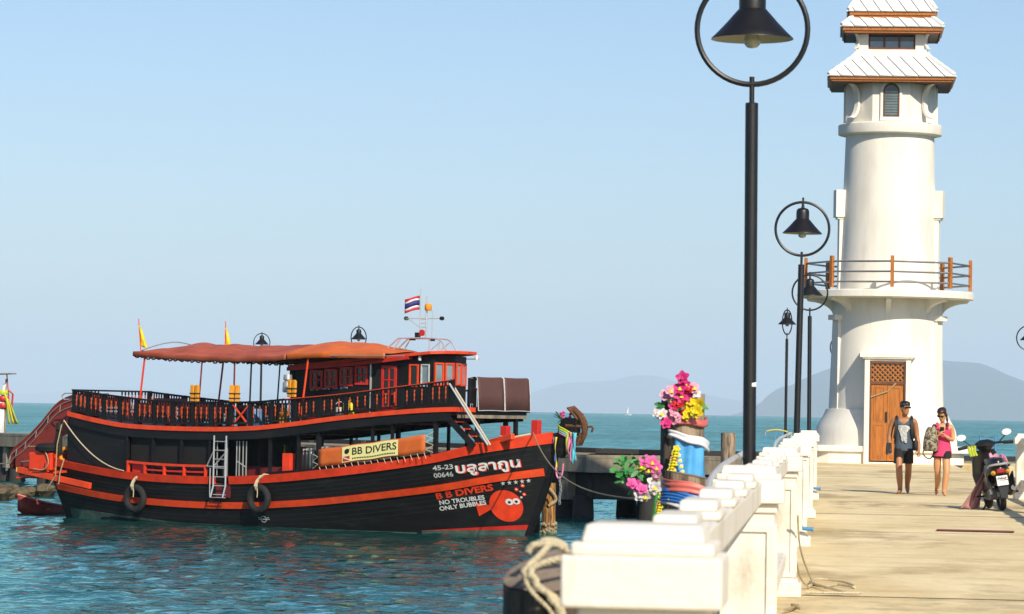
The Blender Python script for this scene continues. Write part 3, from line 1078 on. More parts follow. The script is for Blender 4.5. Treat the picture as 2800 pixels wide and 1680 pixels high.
def hip_roof(name, z0, h0, z1, h1, fascia, pitch=0.40, slant=0.55):
    """square hipped roof: eave half-width h0 at z0, top half-width h1 at z1"""
    root = thing(name, None, None)
    root.parent = LH
    b = MB()
    vs = [(-h0, -h0, z0), (h0, -h0, z0), (h0, h0, z0), (-h0, h0, z0), (-h1, -h1, z1), (h1, -h1, z1), (h1, h1, z1), (-h1, h1, z1)]
    b.add(vs, [(0, 1, 5, 4), (1, 2, 6, 5), (2, 3, 7, 6), (3, 0, 4, 7), (4, 5, 6, 7)])
    e = h0 - 0.06
    b.add([(-e, -e, z0 - fascia), (e, -e, z0 - fascia), (e, e, z0 - fascia), (-e, e, z0 - fascia)], [(0, 1, 2, 3)], 1)
    b.build('roof_deck', ['roof_under', 'wood_brown'], root)
    T = sqrt((h0 - h1) ** 2 + (z1 - z0) ** 2)
    ny, nz = (h0 - h1) / T, (z1 - z0) / T         # up-slope direction (inward, up)
    for k in range(4):
        R = Matrix.Rotation(k * pi / 2, 3, 'Z')
        f = MB()                                  # fascia boards: one proud of the other
        f.box((0, -h0 + 0.03, z0 - fascia * 0.36), (2 * h0 - 0.062, 0.055, fascia * 0.60))
        f.box((0, -h0 + 0.075, z0 - fascia * 0.82), (2 * h0 - 0.152, 0.05, fascia * 0.36))
        f.v = [tuple(R @ Vector(v)) for v in f.v]
        f.build('fascia', 'wood_orange', root)
        i = -int((h0 + slant * T) / pitch) - 2
        while i * pitch < h0 + slant * T + pitch:
            lo, hi = i * pitch + 0.012, (i + 1) * pitch - 0.012
            poly = [(-9, -0.05), (9, -0.05), (9, T), (-9, T)]
            poly = clip_poly(poly, -1, -slant, -lo)
            poly = clip_poly(poly, 1, slant, hi)
            kk = (h0 - h1) / T
            poly = clip_poly(poly, 1, kk, h0 - 0.015)
            poly = clip_poly(poly, -1, kk, h0 - 0.015)
            if len(poly) >= 3:
                lift = random.uniform(0.0, 0.006)

                def fn(s, t, d, R=R, lift=lift, lo=lo):
                    d = d + lift + 0.010 - 0.03 * ((s + slant * t - lo) / pitch - 0.5) * (1 if d > 0 else 0)
                    return tuple(R @ Vector((s, -h0 + t * ny - d * nz, z0 + t * nz + d * ny)))
                m = MB()
                m.prism(poly, fn, 0.036)
                m.build('roof_tile', 'tile', root)
            i += 1
        c0, c1 = R @ Vector((h0 + 0.02, -h0 - 0.02, z0 + 0.035)), R @ Vector((h1, -h1, z1 + 0.05))
        h = MB()
        pts = [c0.lerp(c1, q / 10) for q in range(11)]
        h.tube(pts, [0.065 + (0.018 if q % 2 else 0) for q in range(11)], 8)
        h.build('hip_cap', 'tile', root, smooth=True)
    return root


hip_roof('lower_roof', 12.03, 1.93, 12.73, 1.10, 0.17)
b = MB()
b.box((0, 0, 12.78), (2.36, 2.36, 0.16))
b.box((0, 0, 12.90), (2.24, 2.24, 0.08))
b.build('cornice', 'plaster', LH, bevel=0.015)
room = MB()
for sx in (-1, 1):
    for sy in (-1, 1):
        room.box((sx * 0.885, sy * 0.885, 13.19), (0.31, 0.31, 0.52))
room.box((0, 0, 12.945), (1.9, 1.9, 0.05))
room = room.build('lantern_room', 'plaster', LH, bevel=0.01)
for k in range(4):
    w = thing('lantern_window', None, None)
    w.parent = LH
    w.rotation_euler = (0, 0, k * pi / 2)
    b = MB()
    for z in (12.99, 13.425):
        b.box((0, -0.93, z), (1.46, 0.07, 0.05))
    for x in (-0.705, -0.235, 0.235, 0.705):
        b.box((x, -0.932, 13.21), (0.05, 0.07, 0.39))
    b.build('frame', 'wood_brown', w)
    for x in (-0.47, 0, 0.47):
        b = MB()
        b.box((x, -0.915, 13.115), (0.41, 0.012, 0.20))
        b.build('pane', 'glass', w)
        b = MB()
        b.box((x, -0.905, 13.31), (0.41, 0.012, 0.18))
        b.build('upper_pane', 'dark_glass', w)
for k in range(4):
    c_bracket(room, pi / 4 + k * pi / 2, 1.43, 12.95, 13.46, 0.18, w=0.10, thick=0.06)
hip_roof('middle_roof', 13.62, 1.55, 13.92, 1.22, 0.20)
b = MB()
b.box((0, 0, 13.90), (2.1, 2.1, 0.2))
b.build('roof_neck', 'plaster', LH)
hip_roof('top_roof', 14.13, 1.35, 16.0, 0.08, 0.21)
b = MB()
b.lathe([(0.10, 15.95), (0.14, 16.1), (0.05, 16.3), (0.03, 16.8), (0.0, 17.0)], 12)
b.build('finial', 'plaster', LH, smooth=True)

# door and portal
door = thing('door', None, None)
door.parent = LH
PY = -2.255
b = MB()
for x in (-0.63, 0.635):
    b.box((x, PY + 0.35, 1.60), (0.16, 0.95, 3.2))
b.box((0, PY + 0.42, 3.235), (1.42, 0.95, 0.13))
b.box((0, PY + 0.40, 3.36), (1.72, 1.15, 0.15))
b.box((0, PY + 0.38, 3.27), (1.56, 1.05, 0.05))
b.box((0, PY + 0.10, 0.03), (1.1, 0.44, 0.06))
b.build('portal', 'plaster', LH, bevel=0.012)
DY = PY - 0.005
b = MB()
b.box((-0.53, DY, 1.60), (0.05, 0.12, 3.08))
b.box((0.53, DY, 1.60), (0.05, 0.12, 3.08))
b.box((0, DY, 3.13), (1.01, 0.12, 0.06))
b.box((0, DY, 2.50), (1.01, 0.10, 0.08))
b.build('door_frame', 'wood_brown', door)
for s in (-1, 1):
    leaf = MB()
    x = s * 0.25
    leaf.box((x, DY + 0.02, 1.28), (0.49, 0.05, 2.36))
    leaf = leaf.build('door_leaf', 'wood_orange', door)
    for z0, z1 in ((0.20, 1.20), (1.34, 2.36)):
        b = MB()
        w, h, zc = 0.30, z1 - z0, (z0 + z1) / 2
        for dx in (-w / 2, w / 2):
            b.box((x + dx, DY - 0.012, zc), (0.03, 0.02, h))
        for z in (z0, z1):
            b.box((x, DY - 0.012, z), (w - 0.03, 0.02, 0.03))
        b.box((x, DY - 0.010, zc), (w - 0.09, 0.016, h - 0.09))
        b.build('door_panel', 'wood_orange', leaf, bevel=0.004)
b = MB()
b.box((-0.03, DY - 0.02, 1.45), (0.05, 0.03, 0.32))
b.box((0.10, DY - 0.025, 1.22), (0.06, 0.03, 0.06))
b.build('handle', 'black_metal', door)
lat = thing('lattice', None, None)
lat.parent = door
b = MB()
b.box((0, DY + 0.06, 2.82), (1.0, 0.01, 0.56))
b.build('backing', 'dark_glass', lat)
for s in (-1, 1):
    for i in range(-5, 11):
        poly = [(-0.505, 2.54), (0.505, 2.54), (0.505, 3.10), (-0.505, 3.10)]
        c = (i - 2.5) * 0.155 + s * 2.82
        poly = clip_poly(poly, 1, s, c + 0.028)
        poly = clip_poly(poly, -1, -s, -c + 0.028)
        if len(poly) >= 3:
            b = MB()
            b.prism(poly, lambda x, z, d, s=s: (x, DY + 0.02 * (s < 0) - 0.0 - d, z), 0.018)
            b.build('lath', 'wood_orange', door)
b = MB()
b.tube([(-0.51, DY - 0.05, 2.06), (0.0, DY - 0.06, 2.24), (0.26, DY - 0.05, 2.50)], 0.022, 6)
tag(b.build('rope_across_door', 'rope_old', None, loc=LH.location), 'frayed rope stretched slantwise across the orange lighthouse door', 'rope')


# ================================================================== LAMP POSTS
def lamp_meshes():
    d = {}
    b = MB()
    pts = [(0.476 * cos(2 * pi * i / 48), 0, 0.5 + 0.476 * sin(2 * pi * i / 48)) for i in range(48)]
    b.tube(pts, 0.024, 8, closed=True)
    d['ring'] = b.mesh('ring', 'black_metal', True)
    b = MB()
    b.lathe([(0.355, 0.415), (0.352, 0.425), (0.30, 0.475), (0.22, 0.560), (0.155, 0.635), (0.122, 0.672), (0.116, 0.675), (0.116, 0.80), (0.108, 0.835),
             (0.085, 0.862), (0.03, 0.878), (0.018, 0.98), (0.018, 1.06)], 32, caps=False)
    b.lathe([(0.352, 0.416), (0.29, 0.470), (0.21, 0.555), (0.14, 0.63), (0.0, 0.64)], 32, caps=False, mi=1)
    d['shade'] = b.mesh('shade', ['black_metal', 'cream_enamel'], True)
    b = MB()
    b.lathe([(0.0, 0.335), (0.045, 0.345), (0.070, 0.375), (0.072, 0.41), (0.055, 0.46), (0.04, 0.52), (0.04, 0.62)], 20, caps=False)
    d['bulb'] = b.mesh('bulb', 'bulb', True)
    return d


LM = lamp_meshes()
RING0 = 4.28


def lamp(label, x, y, rz=0.0, zb=0.0, ext=0.0, tilt=0.0, scale=1.0, foot=-0.55, group='round-ring lamp posts'):
    root = thing('lamp_post', label, 'lamp post', (x, y, zb + foot), (0, tilt, rz), group)
    z = RING0 + ext - foot
    for k in ('ring', 'shade'):
        o = put(k, LM[k], root, (0, 0, z))
        o.scale = (scale,) * 3
        if k == 'shade':
            put('bulb', LM['bulb'], o)
    b = MB()
    b.lathe([(0.075, 0), (0.075, 0.10), (0.056, 0.11), (0.0555, z - 0.14), (0.05, z - 0.135)], 16)
    b.lathe([(0.022, z - 0.14), (0.022, z + 0.09)], 10)
    pole = b.build('pole', 'black_metal', root, smooth=True)
    if foot < 0:
        b = MB()
        b.box((0.06, 0, -foot - 0.12), (0.16, 0.10, 0.05))
        b.box((0.06, 0, -foot - 0.42), (0.16, 0.10, 0.05))
        b.build('wall_bracket', 'black_metal', root)
    return root


l1 = lamp('tall black lamp post in the foreground, its ring cut by the top edge', -0.703, 28.9, tilt=radians(-0.5))
b = MB()
b.grid([[(0.0585 * cos(radians(a)), 0.0585 * sin(radians(a)), z) for z in (0, 0.03 + 0.0002 * (a + 70))] for a in range(-70, 5, 12)])
st = b.build('sticker', 'white_cloth', l1, loc=(0, 0, 2.25))
lamp('black lamp post with round ring beside the end of the white balustrade, second nearest', -0.672, 59.9, tilt=radians(0.7))
lamp('black lamp post whose ring overlaps the lighthouse balcony railing, third nearest', -0.645, 91.0, tilt=radians(-0.5))
lamp('small black lamp post left of the lighthouse, its ring seen nearly edge-on', -1.84, 129.6, rz=radians(68), zb=BZ, ext=0.45, foot=0.0)
lamp('black lamp post at the right edge of the picture, half cut off', 7.42, 130, zb=BZ, foot=0.0)
lamp('lamp post almost wholly hidden behind the lighthouse, only an arc of its ring showing', 0.30, 131.5, zb=BZ, ext=-0.45, foot=0.0)
p = at(981, 912, 150)
lamp('black lamp post rising behind the orange part of the boat canopy', p.x, 150.0, rz=radians(52), zb=BZ, ext=0.02, foot=0.0)
p = at(716, 931, 168)
lamp('black lamp post rising behind the brown-red boat canopy between the yellow flag and the mast', p.x, 168.0, rz=radians(40), zb=BZ, ext=0.05, foot=0.0)


# ================================================================== DIVE BOAT
TH = radians(29)
BO = Vector((-9.95, 109.2, WATER))
BOAT = thing('dive_boat', 'black and orange wooden two-deck dive boat moored left of the lighthouse', 'boat', BO, -TH)


def P(a, v, w):
    """a metres aft of the stem at the waterline, v to starboard (towards the viewer), w above the water"""
    return Vector((-a, -v, w))


def BW(a, v, w):
    """the same point in world space"""
    return BO + Vector((-a * cos(TH) - v * sin(TH), a * sin(TH) - v * cos(TH), w))


AFT = 19.0
sheer = curve1([(-1.3, 3.42), (0.0, 3.12), (1.2, 2.84), (2.2, 2.58), (4.2, 2.26), (6.6, 1.97), (8.6, 1.77), (10.6, 1.65), (13, 1.62), (15.2, 1.69), (17, 1.85), (18.7, 2.06), (19.4, 2.16)])
rub = curve1([(-1.0, 2.26), (0.5, 1.98), (2.0, 1.66), (4.2, 1.34), (6.6, 1.06), (8.8, 0.88), (10.2, 0.81), (12.6, 0.78), (15.5, 0.87), (17.4, 1.03), (19.1, 1.23)])
updeck = curve1([(0.4, 4.10), (1.5, 4.14), (3.5, 4.02), (6.05, 3.77), (8, 3.53), (9.6, 3.38), (12, 3.31), (15.15, 3.36), (16.8, 3.53), (18.2, 3.74)])
ubeam = curve1([(0.4, 1.9), (1.5, 2.08), (3.5, 2.25), (7, 2.38), (12, 2.40), (15, 2.32), (18.2, 2.05)])


def stem(w):
    return -0.08 - 0.47 * w + 0.034 * w * w


def hv(a, w):
    """half-breadth of the hull"""
    x = a - stem(w)
    if x <= 0:
        return 0.0
    k = min(max(w, -0.8), 3.0)
    bm = 2.02 + 0.22 * min(max(k, 0), 2.0) - 0.5 * max(0, -k)
    Lf = 8.0 - 0.85 * max(k, 0)
    q = min(x / Lf, 1.0)
    g = 1 - (1 - q) ** (2.0 + 0.18 * max(k, 0))
    aft = max(0, (a - 11.5) / 8.0)
    g *= 1 - (0.50 - 0.15 * min(max(k, 0), 2)) * aft * aft
    return bm * g


def hull():
    b = MB()
    NA, NW = 64, 16
    for s in (1, -1):
        rows = []
        for i in range(NA + 1):
            t = (i / NA) ** 1.25
            row = []
            a0 = stem(3.2) + (AFT - stem(3.2)) * t
            wt = sheer(a0)
            for j in range(NW + 1):
                w = -0.8 + (wt + 0.8) * j / NW
                a = stem(w) + (AFT + 0.14 * w - stem(w)) * t
                row.append(P(a, s * (hv(a, w) + 0.012), w))
            rows.append(row)
        b.grid(rows)
        if s == 1:
            last = rows[-1]
        else:
            b.add(last + rows[-1], [tuple(range(len(last))) + tuple(range(2 * len(last) - 1, len(last) - 1, -1))])
    bmesh_me = b.mesh('hull', 'black_paint', True, 50)
    return put('hull', bmesh_me, BOAT)


HULL = hull()


def band(name, f0, f1, a0, a1, out, matn, parent, n=56, vf=hv, both=True, inn=-0.03):
    """plank following the side between heights f0(a) and f1(a)"""
    for s in ((1, -1) if both else (1,)):
        b = MB()
        rows = []
        for i in range(n + 1):
            a = a0 + (a1 - a0) * (i / n)
            lo, hi = f0(a), f1(a)
            vl, vh = vf(a, lo), vf(a, hi)
            rows.append([P(a, s * (vl + inn), lo), P(a, s * (vl + out), lo), P(a, s * (vh + out), hi), P(a, s * (vh + inn), hi)])
        b.grid(rows, closed=True)
        b.add(rows[0], [(0, 1, 2, 3)])
        b.add(rows[-1], [(3, 2, 1, 0)])
        b.build(name, matn, parent, smooth=True, angle=35)


band('sheer_plank', lambda a: sheer(a) - 0.24 - 0.10 * max(0, 1 - (a + 1.3) / 3), lambda a: sheer(a) + 0.03, -1.12, 10.55, 0.07, 'orange_paint', BOAT)
band('sheer_plank', lambda a: sheer(a) - 0.23, lambda a: sheer(a) + 0.03, 11.15, 18.95, 0.07, 'orange_paint', BOAT)
band('rub_plank', lambda a: rub(a) - 0.22 - 0.03 * max(0, 1 - (a + 1) / 2), lambda a: rub(a), -0.78, 19.0, 0.08, 'orange_light', BOAT)
band('boot_stripe', lambda a: 0.20 - 0.035 * max(a, 0), lambda a: 0.36 - 0.085 * max(a, 0), -0.17, 3.2, 0.024, 'red_paint', BOAT, n=20)
band('antifouling', lambda a: -0.3, lambda a: 0.20 - 0.035 * max(a, 0), -0.08, 3.2, 0.022, 'hull_green', BOAT, n=20)
band('antifouling', lambda a: -0.3, lambda a: 0.02 + 0.36 * max(0, (a - 13) / 6), 3.4, 18.6, 0.020, 'hull_green', BOAT, n=30)
for k in range(9):                                              # seams between the hull planks
    dw = (0.16, 0.33, 0.50, 0.68, -0.16, -0.32, -0.48, -0.64, -0.80)[k]
    f0 = (lambda a, dw=dw: rub(a) + dw * (1.0 if dw < 0 else (sheer(a) - 0.25 - rub(a)) / 0.84))
    band('plank_seam', f0, lambda a, f0=f0: f0(a) + 0.014, -0.55 + 0.25 * max(0, -dw), 18.8, 0.020, 'seam_black', HULL, n=40)
# stem post and prow head
b = MB()
pts = [P(stem(w) - 0.02, 0, w) for w in (-0.5, 0.0, 0.6, 1.2, 1.8, 2.4, 3.0)] + [P(-1.40, 0, 3.35)]
for p, q in zip(pts, pts[1:]):
    b.bar(p, q, 0.16, 0.20, up=(0, 1, 0))
b.build('stem_post', 'black_paint', BOAT)
b = MB()
b.prism([(-1.05, 2.9), (-1.38, 2.55), (-1.62, 2.95), (-1.98, 3.35), (-2.0, 3.86), (-1.42, 3.90), (-1.28, 3.45)], lambda a, w, d: P(a, d - 0.15, w), 0.30)
b.build('prow_head', 'black_paint', BOAT, bevel=0.03)

# main deck and inside of the bulwark
b = MB()
rows = []
for i in range(41):
    a = -0.7 + (AFT - 0.1 + 0.7) * i / 40
    w = sheer(a) - 0.42
    h = max(hv(a, w) - 0.06, 0.01)
    rows.append([P(a, -h, w), P(a, 0, w + 0.05), P(a, h, w)])
b.grid(rows)
b.build('main_deck', 'red_dark', BOAT)
band('bulwark_lining', lambda a: sheer(a) - 0.42, lambda a: sheer(a) + 0.035, -0.9, 18.9, -0.035, 'red_dark', BOAT, inn=-0.07)

# upper deck
b = MB()
rows_t, rows_b = [], []
NA = 60
rows = []
for i in range(NA + 1):
    a = 1.42 + 16.78 * i / NA
    h, w = ubeam(a) - 0.05, updeck(a)
    rows.append([P(a, -h, w - 0.02), P(a, 0, w + 0.02), P(a, h, w - 0.02), P(a, h, w - 0.22), P(a, 0, w - 0.20), P(a, -h, w - 0.22)])
b.grid(rows, closed=True)
b.add(rows[0], [tuple(range(6))])
b.add(rows[-1], [tuple(range(5, -1, -1))])
UD = b.build('upper_deck', 'black_paint', BOAT)
ub = lambda a, w: ubeam(a)
band('deck_edge_band', lambda a: updeck(a) - 0.13, lambda a: updeck(a) + 0.02, 1.35, 18.2, 0.05, 'orange_light', UD, vf=ub, inn=-0.05)
band('deck_skirt', lambda a: updeck(a) - 0.42, lambda a: updeck(a) - 0.132, 1.6, 18.1, 0.0, 'black_paint', UD, vf=ub, inn=-0.05)
for i in range(17):                                              # deck beams seen from below
    a = 1.4 + i * 0.62
    b = MB()
    b.box(P(a, 0, updeck(a) - 0.28), (0.07, 2 * ubeam(a) - 0.2, 0.11))
    b.build('deck_beam', 'pier_side' if i % 3 == 0 else 'black_paint', UD)
b = MB()
b.bar(P(18.2, -2.05, updeck(18.2) - 0.05), P(18.2, 2.05, updeck(18.2) - 0.05), 0.06, 0.15)
b.build('deck_edge_band', 'orange_light', UD)

# railing of the upper deck
RT = curve1([(1.6, 5.03), (3.5, 4.80), (6.05, 4.50), (8.3, 4.31), (9.55, 4.21), (12, 4.17), (14, 4.20), (16, 4.34), (17.5, 4.47), (18.1, 4.53)])
RAIL = thing('railing', None, None)
RAIL.parent = BOAT
b = MB()
b.box((0, 0, 0), (0.10, 0.08, 1.0))
post_me = b.mesh('railing_post', 'black_paint')
b = MB()
b.lathe([(0.030, 0.0), (0.030, 0.16), (0.016, 0.20)], 8, mi=0)
b.lathe([(0.016, 0.20), (0.030, 0.27), (0.014, 0.36), (0.026, 0.44), (0.030, 0.50), (0.026, 0.56), (0.014, 0.64), (0.030, 0.74), (0.016, 0.80)], 8, mi=1)
b.lathe([(0.016, 0.80), (0.030, 0.84), (0.030, 1.0)], 8, mi=0)
bal_me = b.mesh('baluster', ['black_paint', 'orange_dull'], True)
b = MB()
b.box((0, 0, 0.5), (0.045, 0.03, 1.0))
slat_me = b.mesh('baluster', 'black_paint')
posts = [17.95, 17.2, 16.42, 15.62, 14.82, 13.98, 13.12, 12.25, 11.40, 10.55, 9.72, 8.80, 7.80, 6.76, 5.72, 4.66, 3.46, 2.45, 1.60]
GATE = (10.55, 9.72)
for s in (1, -1):
    for i, a in enumerate(posts):
        v = s * (ubeam(a) - 0.06)
        w0, w1 = updeck(a) + 0.01, RT(a)
        o = put('railing_post', post_me, RAIL, P(a, v, (w0 + w1) / 2 + 0.01))
        o.scale = (1.1 if i % 2 else 1.5, 1, w1 - w0 + 0.05)
        if i + 1 < len(posts):
            a2 = posts[i + 1]
            n = 7
            if (a, a2) == GATE and s == 1:
                b = MB()
                for q0, q1 in ((0.06, RT(a) - 0.06), (RT(a) - 0.06, 0.06)):
                    z0 = updeck(a) + 0.06 if q0 == 0.06 else q0
                    z1 = updeck(a) + 0.06 if q1 == 0.06 else q1
                    b.bar(P(a - 0.05, v, z0), P(a2 + 0.05, v, z1), 0.045)
                b.build('gate_cross', 'orange_light', RAIL)
                continue
            for k in range(1, n):
                aa = a + (a2 - a) * k / n
                lo, hi = updeck(aa) + 0.16, RT(aa) - 0.03
                o = put('baluster', bal_me if k % 2 else slat_me, RAIL, P(aa, s * (ubeam(aa) - 0.06), lo))
                o.scale = (1, 1, hi - lo)
band('top_rail', lambda a: RT(a) - 0.035, lambda a: RT(a) + 0.0, 9.75, 18.0, 0.0, 'black_paint', RAIL, vf=ub, inn=-0.11)
band('top_rail', lambda a: RT(a) - 0.035, lambda a: RT(a) + 0.0, 1.55, 9.70, 0.0, 'black_paint', RAIL, vf=ub, inn=-0.11)
band('rail_capping', lambda a: RT(a) + 0.002, lambda a: RT(a) + 0.022, 1.55, 8.2, 0.01, 'orange_light', RAIL, vf=ub, inn=-0.12)
band('rail_capping', lambda a: RT(a) + 0.002, lambda a: RT(a) + 0.030, 8.25, 18.0, 0.012, 'black_paint', RAIL, vf=ub, inn=-0.12)
band('bottom_rail', lambda a: updeck(a) + 0.10, lambda a: updeck(a) + 0.165, 1.6, 17.95, -0.03, 'black_paint', RAIL, vf=ub, inn=-0.10)
b = MB()
b.bar(P(18.05, -2.0, RT(18)), P(18.05, 2.0, RT(18)), 0.1, 0.06)
b.bar(P(18.05, -2.0, updeck(18) + 0.15), P(18.05, 2.0, updeck(18) + 0.15), 0.08, 0.06)
b.build('stern_rail', 'black_paint', RAIL)
for k in range(22):
    v = -1.9 + 3.8 * k / 21
    if abs(v) < 0.5:
        continue
    o = put('baluster', bal_me, RAIL, P(18.05, v, updeck(18) + 0.16))
    o.scale = (1, 1, RT(18) - updeck(18) - 0.18)
for s in (1, -1):                                               # benches in dull red behind the railing
    for a in (16.6, 14.6, 12.6):
        b = MB()
        b.box(P(a, s * 1.55, updeck(a) + 0.62), (1.6, 0.05, 0.34), rx=s * 0.25)
        b.box(P(a, s * 1.75, updeck(a) + 0.36), (1.6, 0.40, 0.05))
        for q in (-0.7, 0.7):
            b.box(P(a + q, s * 1.65, updeck(a) + 0.33), (0.06, 0.38, 0.66))
        b.build('deck_bench', 'red_dark', BOAT)

# aft cabin and under-deck structure
cab_lo = lambda a: sheer(a) - 0.05
cab_hi = lambda a: updeck(a) - 0.25
cv = lambda a, w: min(hv(a, 1.9), ubeam(a)) - 0.10
band('cabin_wall', cab_lo, cab_hi, 15.22, 18.3, 0.0, 'black_paint', BOAT, vf=cv, inn=-0.06, n=14)
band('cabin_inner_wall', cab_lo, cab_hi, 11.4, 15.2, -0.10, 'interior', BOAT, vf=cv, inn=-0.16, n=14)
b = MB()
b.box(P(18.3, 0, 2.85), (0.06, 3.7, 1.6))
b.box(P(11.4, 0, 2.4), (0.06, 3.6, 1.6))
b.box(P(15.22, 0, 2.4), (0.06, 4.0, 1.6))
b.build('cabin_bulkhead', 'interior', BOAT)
for a in (15.25, 14.02, 12.72, 11.45):
    for s in (1, -1):
        b = MB()
        v = s * (cv(a, 0) + 0.03)
        b.bar(P(a, v, sheer(a) - 0.1), P(a, v, updeck(a) - 0.2), 0.09)
        b.build('stanchion', 'black_paint', BOAT)
for a in (10.2, 8.92, 7.72, 6.88, 5.25, 4.70, 3.92, 2.25):
    for s in (1, -1):
        if s == 1 and a in (10.2, 5.25):
            continue
        b = MB()
        v = s * (ubeam(a) - 0.16)
        b.bar(P(a, v, sheer(a) - 0.15), P(a, v, updeck(a) - 0.2), 0.13 if a in (2.25, 6.88) else 0.09)
        b.build('stanchion', 'black_paint', BOAT)
for a, v in ((1.50, 0.72), (1.50, -1.5)):
    b = MB()
    b.bar(P(a, v, sheer(a) - 0.3), P(a, v, updeck(a) - 0.1), 0.12)
    b.build('stanchion', 'black_paint', BOAT)
# orange bench balustrade in the cabin opening
br = thing('side_bench', None, None)
br.parent = BOAT
sb = lambda a, w: cv(a, w) + 0.10
band('bench_rail', lambda a: sheer(a) + 0.34, lambda a: sheer(a) + 0.42, 11.5, 15.2, 0.02, 'orange_paint', br, vf=sb, inn=-0.08, n=12, both=False)
band('bench_back', lambda a: sheer(a) + 0.14, lambda a: sheer(a) + 0.20, 11.6, 14.4, -0.02, 'red_paint', br, vf=sb, inn=-0.05, n=12, both=False)
for a in (15.15, 14.35, 13.45, 12.55, 11.6):
    b = MB()
    b.bar(P(a, sb(a, 0) - 0.03, sheer(a)), P(a, sb(a, 0) - 0.03, sheer(a) + 0.36), 0.11, 0.07)
    b.build('bench_post', 'orange_paint', br)
b = MB()
b.box(P(14.75, sb(14.75, 0) - 0.2, sheer(14.75) + 0.14), (0.6, 0.1, 0.34))
b.build('bench_panel', 'red_paint', br)
# lockers, low inner walls
b = MB()
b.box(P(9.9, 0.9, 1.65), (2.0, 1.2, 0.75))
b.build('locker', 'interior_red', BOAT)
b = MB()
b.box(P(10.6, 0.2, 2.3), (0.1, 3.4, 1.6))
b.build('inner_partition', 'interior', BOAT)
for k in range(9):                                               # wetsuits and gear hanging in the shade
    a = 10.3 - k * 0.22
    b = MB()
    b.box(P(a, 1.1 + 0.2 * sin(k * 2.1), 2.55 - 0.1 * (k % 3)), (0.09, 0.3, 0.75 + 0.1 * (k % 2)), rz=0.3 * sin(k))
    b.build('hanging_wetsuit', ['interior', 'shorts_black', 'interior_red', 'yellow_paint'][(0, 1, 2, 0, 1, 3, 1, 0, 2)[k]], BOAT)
b = MB()
b.box(P(8.27, 2.05, 2.20), (0.34, 0.3, 0.62))
b.build('storage_box', 'orange_paint', BOAT, bevel=0.02)
band('low_coaming', lambda a: sheer(a) + 0.03, lambda a: sheer(a) + 0.12, 2.4, 9.0, -0.06, 'black_paint', BOAT, n=20, inn=-0.14)

# canopy on poles
CAN = thing('canopy', None, None)
CAN.parent = BOAT
cn_edge = curve1([(4.0, 5.90), (5, 5.90), (7.3, 5.88), (9.6, 5.74), (12, 5.74), (13.6, 5.80), (15.1, 5.90)])


def can_sheet(a0, a1, name, matn, n, hw):
    b = MB()
    rows = []
    for i in range(n + 1):
        a = a0 + (a1 - a0) * i / n
        e = cn_edge(a)
        k = max(0.0, (a - 13.6) / 1.6)
        row = []
        for j in range(25):
            t = -1 + 2 * j / 24
            rise = 0.46 * (1 - abs(t) ** 1.7) * (1 - 0.75 * k) * min(1, max(0.05, (a - 4.5) / 2.6) ** 0.7)
            wob = -0.035 * abs(sin(pi * a / 2.0)) * (1 - t * t) + 0.018 * sin(a * 4.2 + t * 5) + 0.012 * sin(a * 9.3 + 3 * t) * (1 - t * t)
            row.append(P(a, t * hw(a), e + rise + wob))
        row = [P(a, -hw(a) - 0.015, e - 0.17 + 0.006 * sin(a * 8.5))] + row + [P(a, hw(a) + 0.015, e - 0.17 + 0.006 * sin(a * 7.7))]
        rows.append(row)
    b.grid(rows)
    b.build(name, matn, CAN, smooth=True, angle=60, solid=0.012)


can_sheet(8.35, 15.1, 'tarpaulin', 'tarp_red', 60, lambda a: 2.22)
can_sheet(4.75, 8.34, 'tarpaulin', 'tarp_orange', 48, lambda a: 2.22 - 0.75 * max(0, (6.8 - a) / 2.1))
for s in (1, -1):
    for i in range(26):                                          # bunched lashings under the edge
        a = 8.6 + i * 0.25
        b = MB()
        w = cn_edge(a) - 0.205
        b.tube([P(a, s * 2.15, w + 0.06), P(a + 0.08, s * 2.13, w + 0.035 - 0.02 * (i % 3)), P(a + 0.17, s * 2.13, w + 0.03 - 0.015 * (i % 4)), P(a + 0.25, s * 2.15, w + 0.06)], 0.03, 5)
        b.build('lashing', ('black_nylon', 'tarp_red', 'black_nylon', 'tarp_orange', 'rope_old')[i % 5], CAN)
for a0, a1, v, r, m in ((14.62, 14.92, 2.14, 0.035, 'orange_paint'), (12.05, 12.22, 2.14, 0.028, 'red_dark'), (10.62, 10.63, 2.14, 0.03, 'red_dark'),
                        (9.92, 9.98, 2.10, 0.03, 'black_paint'), (7.45, 7.75, 2.14, 0.035, 'orange_light'),
                        (14.62, 14.92, -2.14, 0.035, 'orange_paint'), (12.05, 12.2, -2.14, 0.028, 'red_dark'), (10.1, 10.4, -2.14, 0.03, 'orange_paint'), (8.4, 8.5, -2.1, 0.035, 'black_paint')):
    b = MB()
    b.tube([P(a0, v, cn_edge(a0) - 0.1), P(a1, v, updeck(a1))], r, 8)
    b.build('canopy_pole', m, CAN, smooth=True)
b = MB()
for a in (9, 11, 13, 15):
    b.tube([P(a, t * 2.15, cn_edge(a) - 0.06 + 0.44 * (1 - abs(t) ** 1.7)) for t in [x / 6 for x in range(-6, 7)]], 0.02, 6)
for s in (1, -1):
    b.tube([P(a / 2, s * 2.14, cn_edge(a / 2) - 0.10) for a in range(7, 31)], 0.022, 6)
b.build('canopy_frame', 'dull_steel', CAN, smooth=True)

# wheelhouse
WHS = thing('wheelhouse', None, None)
WHS.parent = BOAT
wtop = curve1([(2.6, 5.93), (3.6, 5.86), (5.9, 5.62), (9.0, 5.40)])
plan = [(8.95, 0.95), (3.20, 0.95), (2.98, 0.0)]


